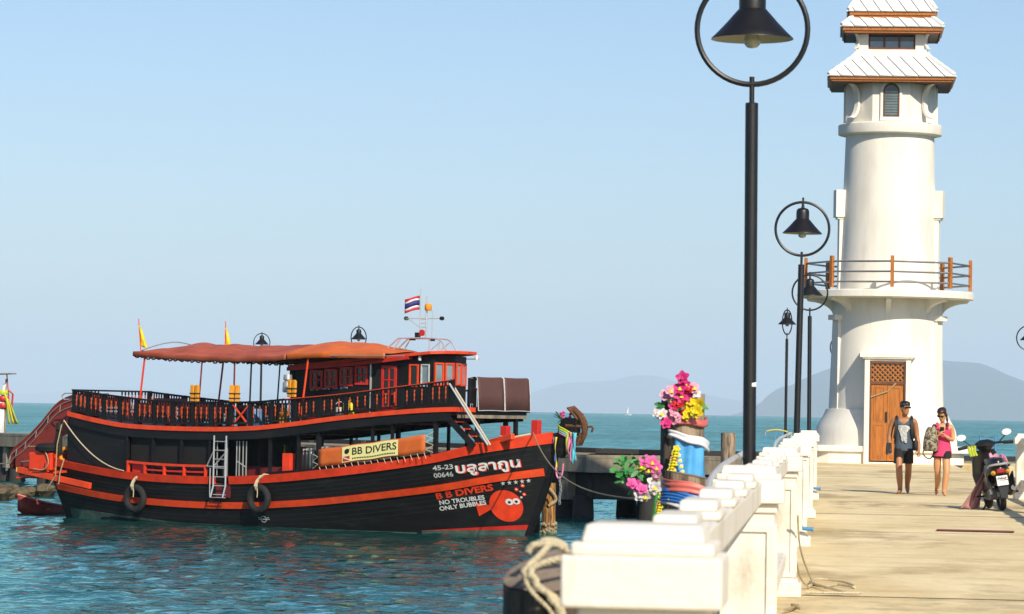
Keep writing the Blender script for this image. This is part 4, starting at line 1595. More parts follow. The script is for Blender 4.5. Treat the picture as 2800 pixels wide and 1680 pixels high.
def wall(p, q, w0f, w1f, name, m):
    b = MB()
    n = 8
    rows = []
    for i in range(n + 1):
        a, v = p[0] + (q[0] - p[0]) * i / n, p[1] + (q[1] - p[1]) * i / n
        rows.append([P(a, v, w0f(a)), P(a, v, w1f(a))])
    b.grid(rows)
    return b.build(name, m, WHS, solid=0.05)


fl = lambda a: updeck(max(a, 1.5)) - 0.02
full = plan + [(a, -v) for a, v in reversed(plan[:-1])]
for p, q in zip(full, full[1:]):
    wall(p, q, fl, lambda a: wtop(a) - 0.05, 'wall', 'black_paint')
wall((8.95, -0.95), (8.95, 0.95), lambda a: fl(a), lambda a: fl(a) + 0.5, 'wall', 'black_paint')


def window(p, q, s0, s1, z0, z1, nx, nz, fm='red_paint', gm='dark_glass', fw=0.055):
    """window between distances s0 and s1 along the wall p-q"""
    p, q = Vector((*p, 0)), Vector((*q, 0))
    d = (q - p).normalized()
    nrm = Vector((-d.y, d.x, 0))
    mid = (p + q) / 2
    if nrm.dot(mid - Vector((6.0, 0, 0))) < 0:
        nrm = -nrm

    def pt(s, z, o):
        c = p + d * s + nrm * o
        return P(c.x, c.y, z)
    w = thing('window', None, None)
    w.parent = WHS
    lean = 0.0
    b = MB()

    def rect(a0, a1, c0, c1, o0, o1, bb):
        vs = [pt(a0, c0, o0), pt(a1, c0, o0), pt(a1, c1, o0), pt(a0, c1, o0), pt(a0, c0, o1), pt(a1, c0, o1), pt(a1, c1, o1), pt(a0, c1, o1)]
        bb.add(vs, [(3, 2, 1, 0), (4, 5, 6, 7), (0, 1, 5, 4), (1, 2, 6, 5), (2, 3, 7, 6), (3, 0, 4, 7)])
    rect(s0, s0 + fw, z0, z1, 0.026, 0.075, b)
    rect(s1 - fw, s1, z0, z1, 0.026, 0.075, b)
    rect(s0 + fw, s1 - fw, z0, z0 + fw, 0.026, 0.075, b)
    rect(s0 + fw, s1 - fw, z1 - fw, z1, 0.026, 0.075, b)
    for i in range(1, nx):
        s = s0 + (s1 - s0) * i / nx
        rect(s - 0.02, s + 0.02, z0 + fw, z1 - fw, 0.026, 0.068, b)
    for i in range(1, nz):
        z = z0 + (z1 - z0) * i / nz
        rect(s0 + fw, s1 - fw, z - 0.02, z + 0.02, 0.026, 0.065, b)
    b.build('frame', fm, w)
    for i in range(nx):
        for j in range(nz):
            b = MB()
            rect(s0 + (s1 - s0) * i / nx + 0.03, s0 + (s1 - s0) * (i + 1) / nx - 0.03, z0 + (z1 - z0) * j / nz + 0.03, z0 + (z1 - z0) * (j + 1) / nz - 0.03, 0.027, 0.034, b)
            b.build('pane', gm, w)
    return w


for s in (1, -1):
    A_, B_ = (plan[0][0], s * 0.95), (plan[1][0], s * 0.95)
    for k, (c, zc) in enumerate(((7.98, 5.00), (7.36, 5.05), (6.72, 5.12), (6.08, 5.17))):
        window(A_, B_, 8.95 - c - 0.27, 8.95 - c + 0.27, zc - 0.32, zc + 0.32, 2, 2, fw=0.075)
    window(A_, B_, 8.95 - 5.24, 8.95 - 4.62, 4.08, 5.50, 2, 3, fw=0.09)                # door with glazed top
    window(A_, B_, 8.95 - 4.10, 8.95 - 3.72, 4.80, 5.56, 1, 1, fm='orange_light')
    window(A_, B_, 8.95 - 3.62, 8.95 - 3.28, 4.82, 5.56, 1, 1, fm='grey_white', gm='glass', fw=0.035)
    D_, E_ = (plan[1][0], s * 0.95), (plan[2][0], 0)
    window(D_, E_, 0.06, 0.46, 4.86, 5.62, 1, 1, fm='orange_light', gm='glass')
    window(D_, E_, 0.52, 0.92, 4.88, 5.62, 1, 1, fm='orange_light', gm='glass')
b = MB()
b.box(P(5.44, 1.0, 4.85), (0.34, 0.05, 1.45))
b.build('doorway', 'interior', WHS)
b = MB()
b.box(P(5.66, 1.02, 4.75), (0.05, 0.08, 1.75))
b.build('door_post', 'steel', WHS)
b = MB()                                                          # illegible row of small white lettering under the windows
for k in range(19):
    if k in (5, 10, 14):
        continue
    a = 8.22 - k * 0.085
    b.box(P(a, 0.982, 4.66 + 0.005 * k + 0.012 * (k % 3)), (0.05, 0.008, 0.05 + 0.02 * (k % 2)))
b.build('lettering', 'grey_white', WHS)
b = MB()
b.bar(P(8.95, 0.98, fl(8.95)), P(9.05, 0.98, wtop(8.95) - 0.06), 0.12)
b.bar(P(8.95, -0.98, fl(8.95)), P(9.05, -0.98, wtop(8.95) - 0.06), 0.12)
b.build('corner_post', 'black_paint', WHS)
# roof: low red eave over the side, orange plate over the front
band('eave_board', lambda a: wtop(a) - 0.10, lambda a: wtop(a) + 0.02, 4.0, 9.1, 0.16, 'red_paint', WHS, vf=lambda a, w: 1.06, inn=-0.12, n=20)
b = MB()
rp = [(9.1, 1.16), (3.1, 1.22), (2.72, 0.9), (2.62, 0.3)]
rp = rp + [(a, -v) for a, v in reversed(rp)]
n = len(rp)
vs = [P(a, v, wtop(a) - 0.005) for a, v in rp] + [P(a, v, wtop(a) + 0.09) for a, v in rp]
b.add(vs, [tuple(range(n - 1, -1, -1)), tuple(range(n, 2 * n))] + [(i, (i + 1) % n, n + (i + 1) % n, n + i) for i in range(n)])
b.build('roof', 'orange_light', WHS)
for a, v in ((3.62, 1.08), (2.72, -0.9)):
    b = MB()
    b.lathe([(0.05, -0.16), (0.06, -0.10), (0.05, -0.02), (0.03, 0)], 10, P(a, v, wtop(a) - 0.02))
    b.build('deck_light', 'white_paint', WHS, smooth=True)
b = MB()
b.box(P(4.62, 2.12, updeck(4.6) + 0.09), (1.6, 0.12, 0.10))
b.box(P(7.2, 2.14, updeck(7.2) + 0.08), (1.9, 0.12, 0.08), ry=0.13)
b.build('red_batten', 'red_paint', BOAT)

# sun screens at the front of the upper deck
SCR = thing('sun_screen', None, None)
SCR.parent = BOAT
for v0, v1 in ((0.98, -0.53), (-0.57, -2.04)):
    b = MB()
    rows = []
    for i in range(9):
        t = i / 8
        v = v0 + (v1 - v0) * t
        sg = 0.05 * sin(pi * t)
        rows.append([P(1.42 - q, v, w) for q, w in ((-0.22, 5.13 - sg * 0.3), (-0.02, 5.165 - sg * 0.3), (0.05, 5.12), (0.09 + 0.02 * sin(7 * t), 4.6), (0.12, 4.05 + 0.3 * sg))])
    b.grid(rows)
    b.build('screen_sheet', 'brown_mat', SCR, smooth=True, solid=0.012)
    e = MB()
    off = Vector((0.012, 0, 0.004))
    for r in (rows[0], rows[-1]):
        e.tube([Vector(p) + off for p in r[1:]], 0.016, 6)
    e.tube([Vector(r[-1]) + off for r in rows], 0.014, 6)
    e.build('hem', 'grey_white', SCR)
b = MB()
for v in (1.25, 0.95, -0.55, -2.0):
    b.bar(P(1.48, v, 4.1), P(1.48, v, 5.12), 0.07)
b.bar(P(1.48, 1.25, 5.08), P(1.48, -2.05, 5.08), 0.06)
b.box(P(1.50, 1.10, 4.68), (0.05, 0.26, 0.80))
b.build('screen_rail', 'black_paint', SCR)
b = MB()
b.bar(P(1.40, 2.1, updeck(1.4) - 0.06), P(1.40, 1.05, updeck(1.4) - 0.06), 0.10, 0.15)
b.build('deck_edge_band', 'orange_light', SCR)
b = MB()
b.box(P(1.38, -2.1, 4.10), (0.10, 0.08, 0.14))
b.build('corner_block', 'orange_paint', SCR)

# stair and ladder to the foredeck
STR = thing('stair', None, None)
STR.parent = BOAT
for v in (2.05, 1.45):
    b = MB()
    b.bar(P(2.0, v, updeck(1.8) - 0.10), P(0.78, v - 0.15, sheer(0.8) - 0.05), 0.05, 0.2)
    b.build('stringer', 'black_paint', STR)
for k in range(5):
    t = (k + 0.5) / 5
    b = MB()
    b.box(P(2.0 - 1.22 * t, 1.72 - 0.12 * t, updeck(1.8) - 0.1 - t * 1.15), (0.2, 0.56, 0.045))
    b.build('tread', 'orange_light', STR)
for v in (2.12, 1.98):
    b = MB()
    b.tube([P(1.66, v, 4.92), P(0.30, v - 0.30, 2.95)], 0.035, 8)
    b.build('handrail', 'steel' if v > 2.1 else 'rope', STR, smooth=True)

# bow fittings
for a, v in ((0.36, 0.75), (-0.55, 0.30)):
    b = MB()
    b.box(P(a, v, sheer(a) + 0.26), (0.26, 0.24, 0.56))
    b.build('bitt', 'red_paint', BOAT, bevel=0.02)
b = MB()
b.box(P(0.30, 1.22, sheer(0.3) + 0.05), (1.5, 0.16, 0.20), rz=-0.28, ry=-0.19)
b.build('rope_chock', 'orange_light', BOAT, bevel=0.02)
b = MB()
for k in range(4):
    b.tube([P(0.36 + 0.19 * cos(t), 0.75 + 0.18 * sin(t), sheer(0.36) + 0.05 + 0.05 * k + 0.01 * sin(3 * t)) for t in [2 * pi * i / 14 for i in range(14)]], 0.03, 6, closed=True)
b.tube([P(0.2, 0.9, 3.15), P(0.0, 1.1, 3.18), P(-0.3, 0.9, 3.26), P(-0.45, 0.5, 3.33)], 0.03, 6)
tag(b.build('mooring_rope', 'rope', None, loc=BO, rz=-TH), 'cream mooring rope coiled round the red bitt on the boat bow', 'rope')

# ladder gate at mid-length: stainless steel boarding ladder
LAD = thing('boarding_ladder', None, None)
LAD.parent = BOAT
lv = 2.50
for a in (11.15, 10.62):
    b = MB()
    b.tube([P(a, lv, 3.05), P(a, lv, 1.35), P(a + 0.02, lv + 0.12, 0.95)], 0.028, 8)
    b.build('side_tube', 'steel', LAD, smooth=True)
for k in range(7):
    b = MB()
    b.tube([P(11.15, lv, 1.05 + 0.30 * k), P(10.62, lv, 1.05 + 0.30 * k)], 0.02, 6)
    b.build('rung', 'steel', LAD, smooth=True)
for a, v in ((11.25, 2.2), (11.0, 2.1), (10.85, 2.15), (10.4, 2.2), (10.28, 2.2), (10.12, 2.2), (9.98, 2.2)):
    b = MB()
    b.tube([P(a, v, 1.55), P(a, v, 3.0 - 0.12 * (a < 10.5))], 0.022, 6)
    b.build('spare_tube', 'dull_steel', LAD, smooth=True)
for pts in ([(11.5, 2.45, 2.0), (11.15, 2.5, 2.55)], [(11.5, 2.45, 2.0), (10.6, 2.5, 2.0)], [(11.15, 2.5, 2.0), (10.62, 2.5, 2.5)], [(11.3, 2.5, 1.95), (11.3, 2.5, 0.95), (10.62, 2.5, 0.95)], [(10.4, 2.2, 2.2), (9.98, 2.2, 2.0)]):
    b = MB()
    b.tube([P(*q) for q in pts], 0.02, 6)
    b.build('brace', 'steel', LAD, smooth=True)
b = MB()
b.box(P(10.85, hv(10.9, 1.3) + 0.02, 1.27), (0.62, 0.04, 0.62))
b.build('gate_recess', 'interior_red', BOAT)

# stern platform, slide, gear
b = MB()
for v in (1.75, 1.0, 0.2, -0.6, -1.4):
    b.box(P(19.45, v, 1.47 + 0.05), (2.4, 0.5, 0.10), ry=-0.115)
b.build('stern_platform', 'orange_light', BOAT, bevel=0.01)
b = MB()
b.bar(P(20.5, 2.05, 1.66), P(16.9, 2.25, 1.18), 0.12, 0.21)
b.bar(P(20.5, 2.05, 1.64), P(20.5, -1.6, 1.64), 0.12, 0.21)
b.build('platform_edge', 'orange_light', BOAT, bevel=0.01)
b = MB()
b.box(P(19.35, 1.75, 1.98), (1.05, 0.9, 0.62))
b.build('stern_box', 'orange_paint', BOAT, bevel=0.03)
b = MB()
b.box(P(19.1, 0.2, 1.9), (0.7, 2.2, 0.55))
b.build('stern_locker', 'interior_red', BOAT)
SL = thing('water_slide', None, None)
SL.parent = BOAT
path = [(p.x, p.y) for p in spline([(18.0, 4.22, 0), (18.9, 4.16, 0), (19.7, 3.85, 0), (20.5, 3.12, 0), (21.2, 2.55, 0), (21.75, 2.20, 0), (22.0, 1.80, 0)], 7)]
b = MB()
rows = []
for i, (a, w) in enumerate(path):
    row = []
    for t in (-1, -0.97, -0.9, -0.6, -0.2, 0.2, 0.6, 0.9, 0.97, 1):
        up = 0.30 if abs(t) >= 0.97 else (0.16 if abs(t) >= 0.9 else -0.06 * (1 - t * t))
        row.append(P(a, 0.55 + 0.42 * t, w - 0.1 + up))
    rows.append(row)
b.grid(rows)
b.build('chute', 'red_dark', SL, smooth=True, solid=0.03)
b = MB()
b.tube([P(a, 1.03, w + 0.02) for a, w in path], 0.016, 6)
b.build('side_tube', 'dull_steel', SL, smooth=True)
b = MB()
b.tube([P(a, 1.03, w - 0.22) for a, w in path], 0.016, 6)
b.build('side_tube', 'dull_steel', SL, smooth=True)
for i in range(2, len(path), 5):
    a, w = path[i]
    b = MB()
    b.tube([P(a, 1.03, w + 0.02), P(a + 0.05, 1.03, w - 0.22)], 0.016, 6)
    b.build('spacer', 'dull_steel', SL)
b = MB()
rows = []
for i, (a, w) in enumerate(path[:34]):
    rows.append([P(a, 0.99, w - 0.06), P(a, 0.99, max(w - 1.15, 1.75))])
b.grid(rows)
b.build('side_skirt', 'red_dark', SL, solid=0.02)
for a, w in ((21.6, 2.1),):
    b = MB()
    b.tube([P(a, 0.95, w), P(a, 0.95, 1.55)], 0.03, 6)
    b.build('prop', 'yellow_paint', SL)
b = MB()
b.tube([P(18.0, 1.8, 4.42), P(18.6, 1.8, 4.40), P(18.75, 1.8, 4.30), P(18.6, 1.8, 4.18), P(18.0, 1.8, 4.2)], 0.025, 6)
b.build('slide_handrail', 'steel', SL, smooth=True)

# mast on the wheelhouse roof
MST = thing('mast', None, None)
MST.parent = BOAT
for s in (1, -1):
    b = MB()
    b.tube(spline([P(5.72, s * 0.30, wtop(5.7) + 0.30), P(5.20, s * 0.28, 6.36), P(4.95, s * 0.28, 6.43), P(3.75, s * 0.28, 6.43), P(3.35, s * 0.28, 6.34), P(3.10, s * 0.30, 6.0)], 4), 0.026, 6)
    b.tube([P(5.40, s * 0.30, wtop(5.3) + 0.2), P(5.02, s * 0.28, 6.42)], 0.02, 6)
    b.tube([P(3.85, s * 0.28, 5.95), P(3.80, s * 0.28, 6.43)], 0.02, 6)
    b.tube([P(3.75, s * 0.28, 6.05), P(3.40, s * 0.28, 6.3)], 0.014, 6)
    b.build('roof_arch', 'steel', MST, smooth=True)
b = MB()
b.tube([P(4.42, 0, 6.40), P(4.42, 0, 8.18)], [0.03, 0.012], 6)
b.tube([P(4.16, 0, 6.40), P(4.16, 0, 7.85)], 0.03, 6)
b.tube([P(3.92, 0, 6.40), P(3.92, 0, 7.35), P(4.16, 0, 7.4)], 0.018, 6)
b.tube([P(5.0, 0, 7.10), P(3.55, 0, 7.10)], 0.014, 6)
b.tube([P(4.9, 0, 7.08), P(4.42, 0, 6.80)], 0.012, 6)
b.tube([P(4.9, 0.28, 6.43), P(4.9, -0.28, 6.43)], 0.022, 6)
b.tube([P(3.75, 0.28, 6.43), P(3.75, -0.28, 6.43)], 0.022, 6)
for k in range(5):
    b.tube([P(4.42, 0, 6.55 + 0.13 * k), P(4.16, 0, 6.55 + 0.13 * k)], 0.01, 5)
b.build('mast_frame', 'steel', MST, smooth=True)
for a, m in ((5.0, 'hull_green'), (3.53, 'black_metal')):
    b = MB()
    b.lathe([(0.03, -0.06), (0.075, -0.04), (0.085, 0.02), (0.05, 0.07)], 10, P(a, 0, 7.10))
    b.build('signal_lamp', m, MST, smooth=True)
b = MB()
b.lathe([(0.09, 0), (0.12, 0.04), (0.12, 0.18), (0.08, 0.24)], 12, P(4.10, 0, 7.36))
b.build('beacon', 'life_orange', MST, smooth=True)
b = MB()
b.lathe([(0.11, -0.02), (0.11, 0.02)], 16)
b.v = [(x, z, y) for x, y, z in b.v]
o = b.build('bell_plate', 'red_paint', MST, loc=P(4.28, 0.08, 6.62))
b = MB()
b.box(P(4.45, 0.1, 6.52), (0.14, 0.12, 0.22))
b.box(P(4.65, 0.1, 6.40), (0.2, 0.08, 0.07))
b.box(P(3.85, 0.1, 6.38), (0.2, 0.08, 0.07))
b.build('loudhailer', 'black_metal', MST)


def wave_flag(name, label, base, L_, H_, stripes, pole, droop=0.0, rzv=0.0):
    root = thing(name, label, 'flag', base)
    b = MB()
    b.tube([(0, 0, pole[0]), (pole[2], 0, pole[1])], 0.016, 6)
    b.build('staff', 'orange_paint' if name == 'yellow_flag' else 'steel', root)
    z = 0.0
    for m, h in stripes:
        b = MB()
        rows = []
        for i in range(11):
            t = i / 10
            x = t * L_
            rows.append([(x * cos(rzv), x * sin(rzv) + 0.05 * sin(t * 7), z - droop * t + 0.02 * sin(5 * t)), (x * cos(rzv), x * sin(rzv) + 0.05 * sin(t * 7 + .4), z + h - droop * t * 0.9 + 0.02 * sin(5 * t + .5))])
        b.grid(rows)
        b.build('stripe' if len(stripes) > 1 else 'cloth', m, root, smooth=True, solid=0.006)
        z += h
    return root


wave_flag('national_flag', 'red, white and blue striped flag on the boat mast', BW(4.44, 0, 7.40), -0.52, 0.5,
          [('flag_red', 0.075), ('white_cloth', 0.075), ('flag_blue', 0.16), ('white_cloth', 0.075), ('flag_red', 0.075)], (0, 0.5, 0), droop=0.12)


def pennant(label, a, v, w, lean):
    root = thing('yellow_flag', label, 'flag', BW(a, v, w))
    b = MB()
    b.tube([(0, 0, -0.1), (lean, 0, 1.05)], 0.018, 6)
    b.build('staff', 'orange_paint', root)
    b = MB()
    rows = []
    for i in range(12):
        t = i / 11
        z = 0.10 + 0.72 * t
        wd = 0.22 * (1 - t) ** 0.8 + 0.03
        x0 = lean * z
        rows.append([(x0 + wd * q, 0.03 * sin(q * 6 + t * 4), z - 0.10 * q * (1 - t)) for q in (0, 0.33, 0.66, 1)])
    b.grid(rows)
    b.build('cloth', 'yellow_cloth', root, smooth=True, solid=0.008)


pennant('yellow flag on the aft end of the boat canopy, leftmost of the two', 14.85, 2.1, 5.98, -0.10)
pennant('yellow flag above the middle of the brown-red boat canopy, rightmost of the two', 14.45, -2.0, 6.02, 0.0)


def life_vest(label, a, v, w, rz):
    root = thing('life_vest', label, 'life vest', BW(a, v, w), -TH + rz, 'life vests on the upper deck')
    b = MB()
    for s in (-1, 1):
        b.box((s * 0.10, 0, 0.30), (0.17, 0.09, 0.58), top=0.85)
    b.box((0, 0.05, 0.36), (0.34, 0.05, 0.40))
    b.build('foam_panel', 'life_orange', root, bevel=0.03)
    b = MB()
    for z in (0.14, 0.30):
        b.box((0, 0, z), (0.39, 0.115, 0.035))
    b.build('strap', 'black_nylon', root)


life_vest('orange life vest on the black railing below the canopy, leftmost of three', 12.22, 2.30, RT(12.2) + 0.0, 0.0)
life_vest('orange life vest tied to a canopy post, middle one of three', 10.50, 2.26, RT(10.5) + 0.0, 0.35)
life_vest('yellow-orange life vest hanging beside the wheelhouse windows', 8.02, 2.28, RT(8.0) + 0.05, -0.1)
b = MB()
b.lathe([(0.16, 0), (0.18, 0.06), (0.17, 0.32), (0.10, 0.40), (0.16, 0.44), (0.14, 0.60)], 14)
tag(b.build('deck_kettle', 'dull_steel', None, smooth=True, loc=BW(8.5, 1.9, 4.55)), 'grey metal drum standing at the aft end of the wheelhouse', 'drum')


for lab, nm, cat, a, v, w, m, kind in (
        ('blue plastic drum behind the crossed gate of the upper railing', 'plastic_drum', 'drum', 10.05, 1.7, 0.02, 'blue_paint', 0),
        ('yellow dry bag on the upper deck behind the railing, left of the wheelhouse', 'dry_bag', 'bag', 8.75, 1.75, 0.02, 'life_orange', 1),
        ('white bucket on the upper deck below the wheelhouse windows', 'bucket', 'bucket', 6.55, 1.55, 0.02, 'white_paint', 2),
        ('small yellow bag on the upper deck below the wheelhouse windows', 'dry_bag', 'bag', 6.15, 1.6, 0.02, 'yellow_cloth', 1)):
    b = MB()
    if kind == 0:
        b.lathe([(0.26, 0), (0.28, 0.04), (0.28, 0.25), (0.29, 0.28), (0.28, 0.31), (0.28, 0.52), (0.25, 0.60), (0.1, 0.61)], 16)
    elif kind == 1:
        b.lathe([(0.15, 0), (0.18, 0.05), (0.17, 0.35), (0.12, 0.45), (0.05, 0.50), (0.10, 0.56)], 12, wob=lambda t, z: 1 + 0.15 * cos(2 * t + z))
    else:
        b.lathe([(0.13, 0), (0.17, 0.34), (0.18, 0.36), (0.16, 0.34), (0.12, 0.02)], 14)
        b.tube([(0.17 * cos(q), 0.05, 0.34 + 0.2 * sin(q)) for q in [pi * i / 10 for i in range(11)]], 0.01, 5)
    tag(b.build(nm, m, None, smooth=True, loc=BW(a, v, updeck(a) + w)), lab, cat)


# banner
def bpt(x, z, o=0.0):
    """x from the aft edge, z up from the lower edge of the banner"""
    a = 6.70 - x
    v = 2.46 - 0.07 * max(0, (4.2 - a) / 2) ** 2 + o
    return P(a, v, 2.08 + 0.132 * x + z + 0.012 * sin(x * 5))


BAN = thing('banner', 'orange banner with yellow dive shop sign lashed along the boat side', 'banner', BO, -TH)
b = MB()
b.grid([[bpt(4.32 * i / 24, z, 0.01 * sin(i * 1.7 + z * 6)) for z in (0, 0.15, 0.3, 0.45, 0.59)] for i in range(25)])
b.build('orange_cloth', 'tarp_orange', BAN, smooth=True, solid=0.01)
b = MB()
b.grid([[bpt(1.0 + 2.28 * i / 12, z, 0.022) for z in (0.05, 0.3, 0.56)] for i in range(13)])
b.build('sign_panel', 'yellow_sign', BAN, smooth=True)
text_on('lettering', 'BB DIVERS', lambda x, y: bpt(1.42 + x, 0.25 + y, 0.030), 1.80, 0.23, 'black_ink', BAN, bold=0.012)
b = MB()
for k in range(26):
    x = 1.42 + k * 0.068
    b.add([bpt(x, 0.11, 0.03), bpt(x + 0.045, 0.11, 0.03), bpt(x + 0.045, 0.15 + 0.01 * (k % 2), 0.03), bpt(x, 0.15, 0.03)], [(0, 1, 2, 3)])
b.build('small_print', 'black_ink', BAN)
b = MB()
b.add([bpt(1.20 + 0.10 * cos(t), 0.40 + 0.085 * sin(t), 0.030) for t in [2 * pi * i / 16 for i in range(16)]], [tuple(range(16))])
b.add([bpt(1.10, 0.45, 0.031), bpt(1.34, 0.47, 0.031), bpt(1.24, 0.40, 0.031)], [(0, 1, 2)])
b.build('emblem', 'black_ink', BAN)
b = MB()
b.add([bpt(1.04, 0.08, 0.03), bpt(1.32, 0.08, 0.03), bpt(1.32, 0.24, 0.03), bpt(1.04, 0.24, 0.03)], [(0, 1, 2, 3)])
b.build('dive_flag', 'red_paint', BAN)
b = MB()
b.add([bpt(1.04, 0.20, 0.034), bpt(1.04, 0.24, 0.034), bpt(1.32, 0.12, 0.034), bpt(1.32, 0.08, 0.034)], [(0, 1, 2, 3)])
b.build('flag_stripe', 'white_paint', BAN)
for k in range(17):
    x = 0.05 + k * 0.265
    b = MB()
    p0, p1 = bpt(x, 0.0, 0.01), bpt(x + 0.10, -0.19, 0.03)
    b.tube([p0, p1], 0.012, 5)
    b.build('lashing', 'rope', BAN)
for z, x in ((0.1, -0.02), (0.35, -0.02), (0.1, 4.34), (0.35, 4.34), (0.55, 4.34)):
    b = MB()
    b.tube([bpt(x, z), bpt(x + (-0.25 if x < 1 else 0.25), z + 0.12, -0.05)], 0.012, 5)
    b.tube([bpt(x, z), bpt(x + (-0.25 if x < 1 else 0.25), z - 0.1, -0.05)], 0.012, 5)
    b.build('lashing', 'rope', BAN)

# air cylinders beside the banner
for k in range(7):
    a = 7.68 - k * 0.16
    root = thing('air_cylinder', None, None, BW(a, 2.02 + 0.03 * (k % 2), sheer(a) + 0.02), group='air cylinders on the boat deck')
    tag(root, ('black air cylinder at the left end of the row beside the orange box', 'black air cylinder, second from the left end of the row', 'grey air cylinder, third from the left in the row by the banner',
               'grey air cylinder at the middle of the row by the banner', 'black air cylinder, third from the right end of the row', 'grey air cylinder, second from the right end of the row',
               'black air cylinder at the right end of the row, next to the banner')[k], 'cylinder')
    b = MB()
    b.lathe([(0.075, 0), (0.085, 0.03), (0.085, 0.60), (0.065, 0.68), (0.03, 0.72)], 14)
    b.build('bottle', 'tank_grey' if k in (2, 3, 5) else 'tank_black', root, smooth=True)
    b = MB()
    b.lathe([(0.022, 0.71), (0.022, 0.80)], 8)
    b.box((0.03, 0, 0.78), (0.10, 0.03, 0.03))
    b.build('valve', 'dull_steel', root)


# tyres
def tyre(label, a, w):
    v = hv(a, w) + 0.22
    root = thing('tyre_fender', label, 'tyre', BW(a, v, w), (0, 0, -TH), 'tyres hung on the boat side')
    b = MB()
    prof = []
    for i in range(14):
        t = 2 * pi * i / 14
        prof.append((0.375 + 0.125 * cos(t) * (1 if cos(t) > 0 else 0.9), 0.115 * sin(t)))
    rows = []
    for j in range(36):
        q = 2 * pi * j / 36
        rows.append([(r * cos(q), y, r * sin(q)) for r, y in prof])
    rows.append(rows[0])
    b.grid(rows, closed=True)
    b.build('casing', 'rubber', root, smooth=True)
    b = MB()
    for y in (-0.05, 0.02):
        b.tube([(-0.07, y - 0.02, 0.30), (-0.04, y - 0.14, 0.44), (0.0, y - 0.1, 0.60), (0.06, y + 0.05, 0.78)], 0.035, 6)
    b.tube([(0.06, -0.06, 0.70), (0.2, 0.0, 0.82), (0.36, 0.04, 0.80)], 0.045, 6)
    b.tube([(-0.02, -0.1, 0.55), (0.02, -0.11, 0.2), (0.0, -0.1, 0.05)], 0.018, 6)
    b.build('hanging_rope', 'rope', root, smooth=True)


tyre('black tyre fender roped to the boat side below the orange bench, nearer the stern', 14.82, 0.80)
tyre('black tyre fender roped to the boat side right of the steel ladder', 9.20, 0.96)


# painted signs on the bow
def on_hull(a0, w0, slope, lift=0.03):
    """x is measured along the planking, forwards from (a0, w0); y upwards"""
    tab, a, sl = [(0.0, a0)], a0, 0.0
    while sl < 3.2 and a > stem(w0 + slope * sl) + 0.02:
        d = 0.02
        sl += sqrt(d * d + (hv(a, w0 + slope * sl + 0.1) - hv(a - d, w0 + slope * sl + 0.1)) ** 2)
        a -= d
        tab.append((sl, a))

    def f(x, y):
        if x <= 0:
            a = a0 - x * 0.85
        elif x >= tab[-1][0]:
            a = tab[-1][1]
        else:
            k = next(i for i in range(1, len(tab)) if tab[i][0] >= x)
            (s0, b0), (s1, b1) = tab[k - 1], tab[k]
            a = b0 + (b1 - b0) * (x - s0) / (s1 - s0)
        w = w0 + slope * x + y
        return P(a - 0.3 * lift, hv(a, w) + lift, w)
    return f


GR = thing('bow_lettering', None, None)
GR.parent = BOAT
text_on('registration', '45-23', on_hull(2.31, 2.08, 0.11), 0.70, 0.15, 'grey_white', GR, bold=0.02)
text_on('registration', '00646', on_hull(2.32, 1.84, 0.11), 0.67, 0.15, 'grey_white', GR, bold=0.02)
text_on('name_shadow', 'บลูลากูน', on_hull(1.57, 2.00, 0.121, 0.026), 2.16, 0.30, 'orange_paint', GR, bold=0.04)
text_on('boat_name', 'บลูลากูน', on_hull(1.60, 2.01, 0.121, 0.034), 2.16, 0.30, 'white_paint', GR, bold=0.025)
text_on('sign_line', 'B B DIVERS', on_hull(2.43, 1.14, 0.175), 1.98, 0.20, 'orange_paint', GR, bold=0.035)
text_on('sign_line', 'NO TROUBLES', on_hull(2.38, 0.96, 0.14), 1.56, 0.135, 'white_paint', GR, bold=0.025)
text_on('sign_line', 'ONLY BUBBLES', on_hull(2.43, 0.76, 0.155), 1.62, 0.135, 'white_paint', GR, bold=0.025)
fs_ = on_hull(0.40, 1.70, 0.12)
for k in range(5):
    b = MB()
    cx = 0.07 + 0.215 * k
    pts = [fs_(cx + (0.085 if i % 2 == 0 else 0.034) * sin(i * pi / 5), (0.085 if i % 2 == 0 else 0.034) * cos(i * pi / 5)) for i in range(10)]
    b.add(pts + [fs_(cx, 0)], [(i, (i + 1) % 10, 10) for i in range(10)])
    b.build('star', 'grey_white', GR)
FX = 0.62
fc = lambda x, y, f=on_hull(0.93, 0.96, 0.02, 0.030): f(x + FX, y)


def disc(f, cx, cy, r, n=28, rings=3, asp=1.0):
    vs, fs = [f(cx, cy)], []
    for k in range(1, rings + 1):
        for i in range(n):
            t = 2 * pi * i / n
            vs.append(f(cx + asp * r * k / rings * cos(t), cy + r * k / rings * sin(t)))
    for i in range(n):
        fs.append((0, 1 + i, 1 + (i + 1) % n))
        for k in range(1, rings):
            o = 1 + (k - 1) * n
            fs.append((o + i, o + n + i, o + n + (i + 1) % n, o + (i + 1) % n))
    return vs, fs


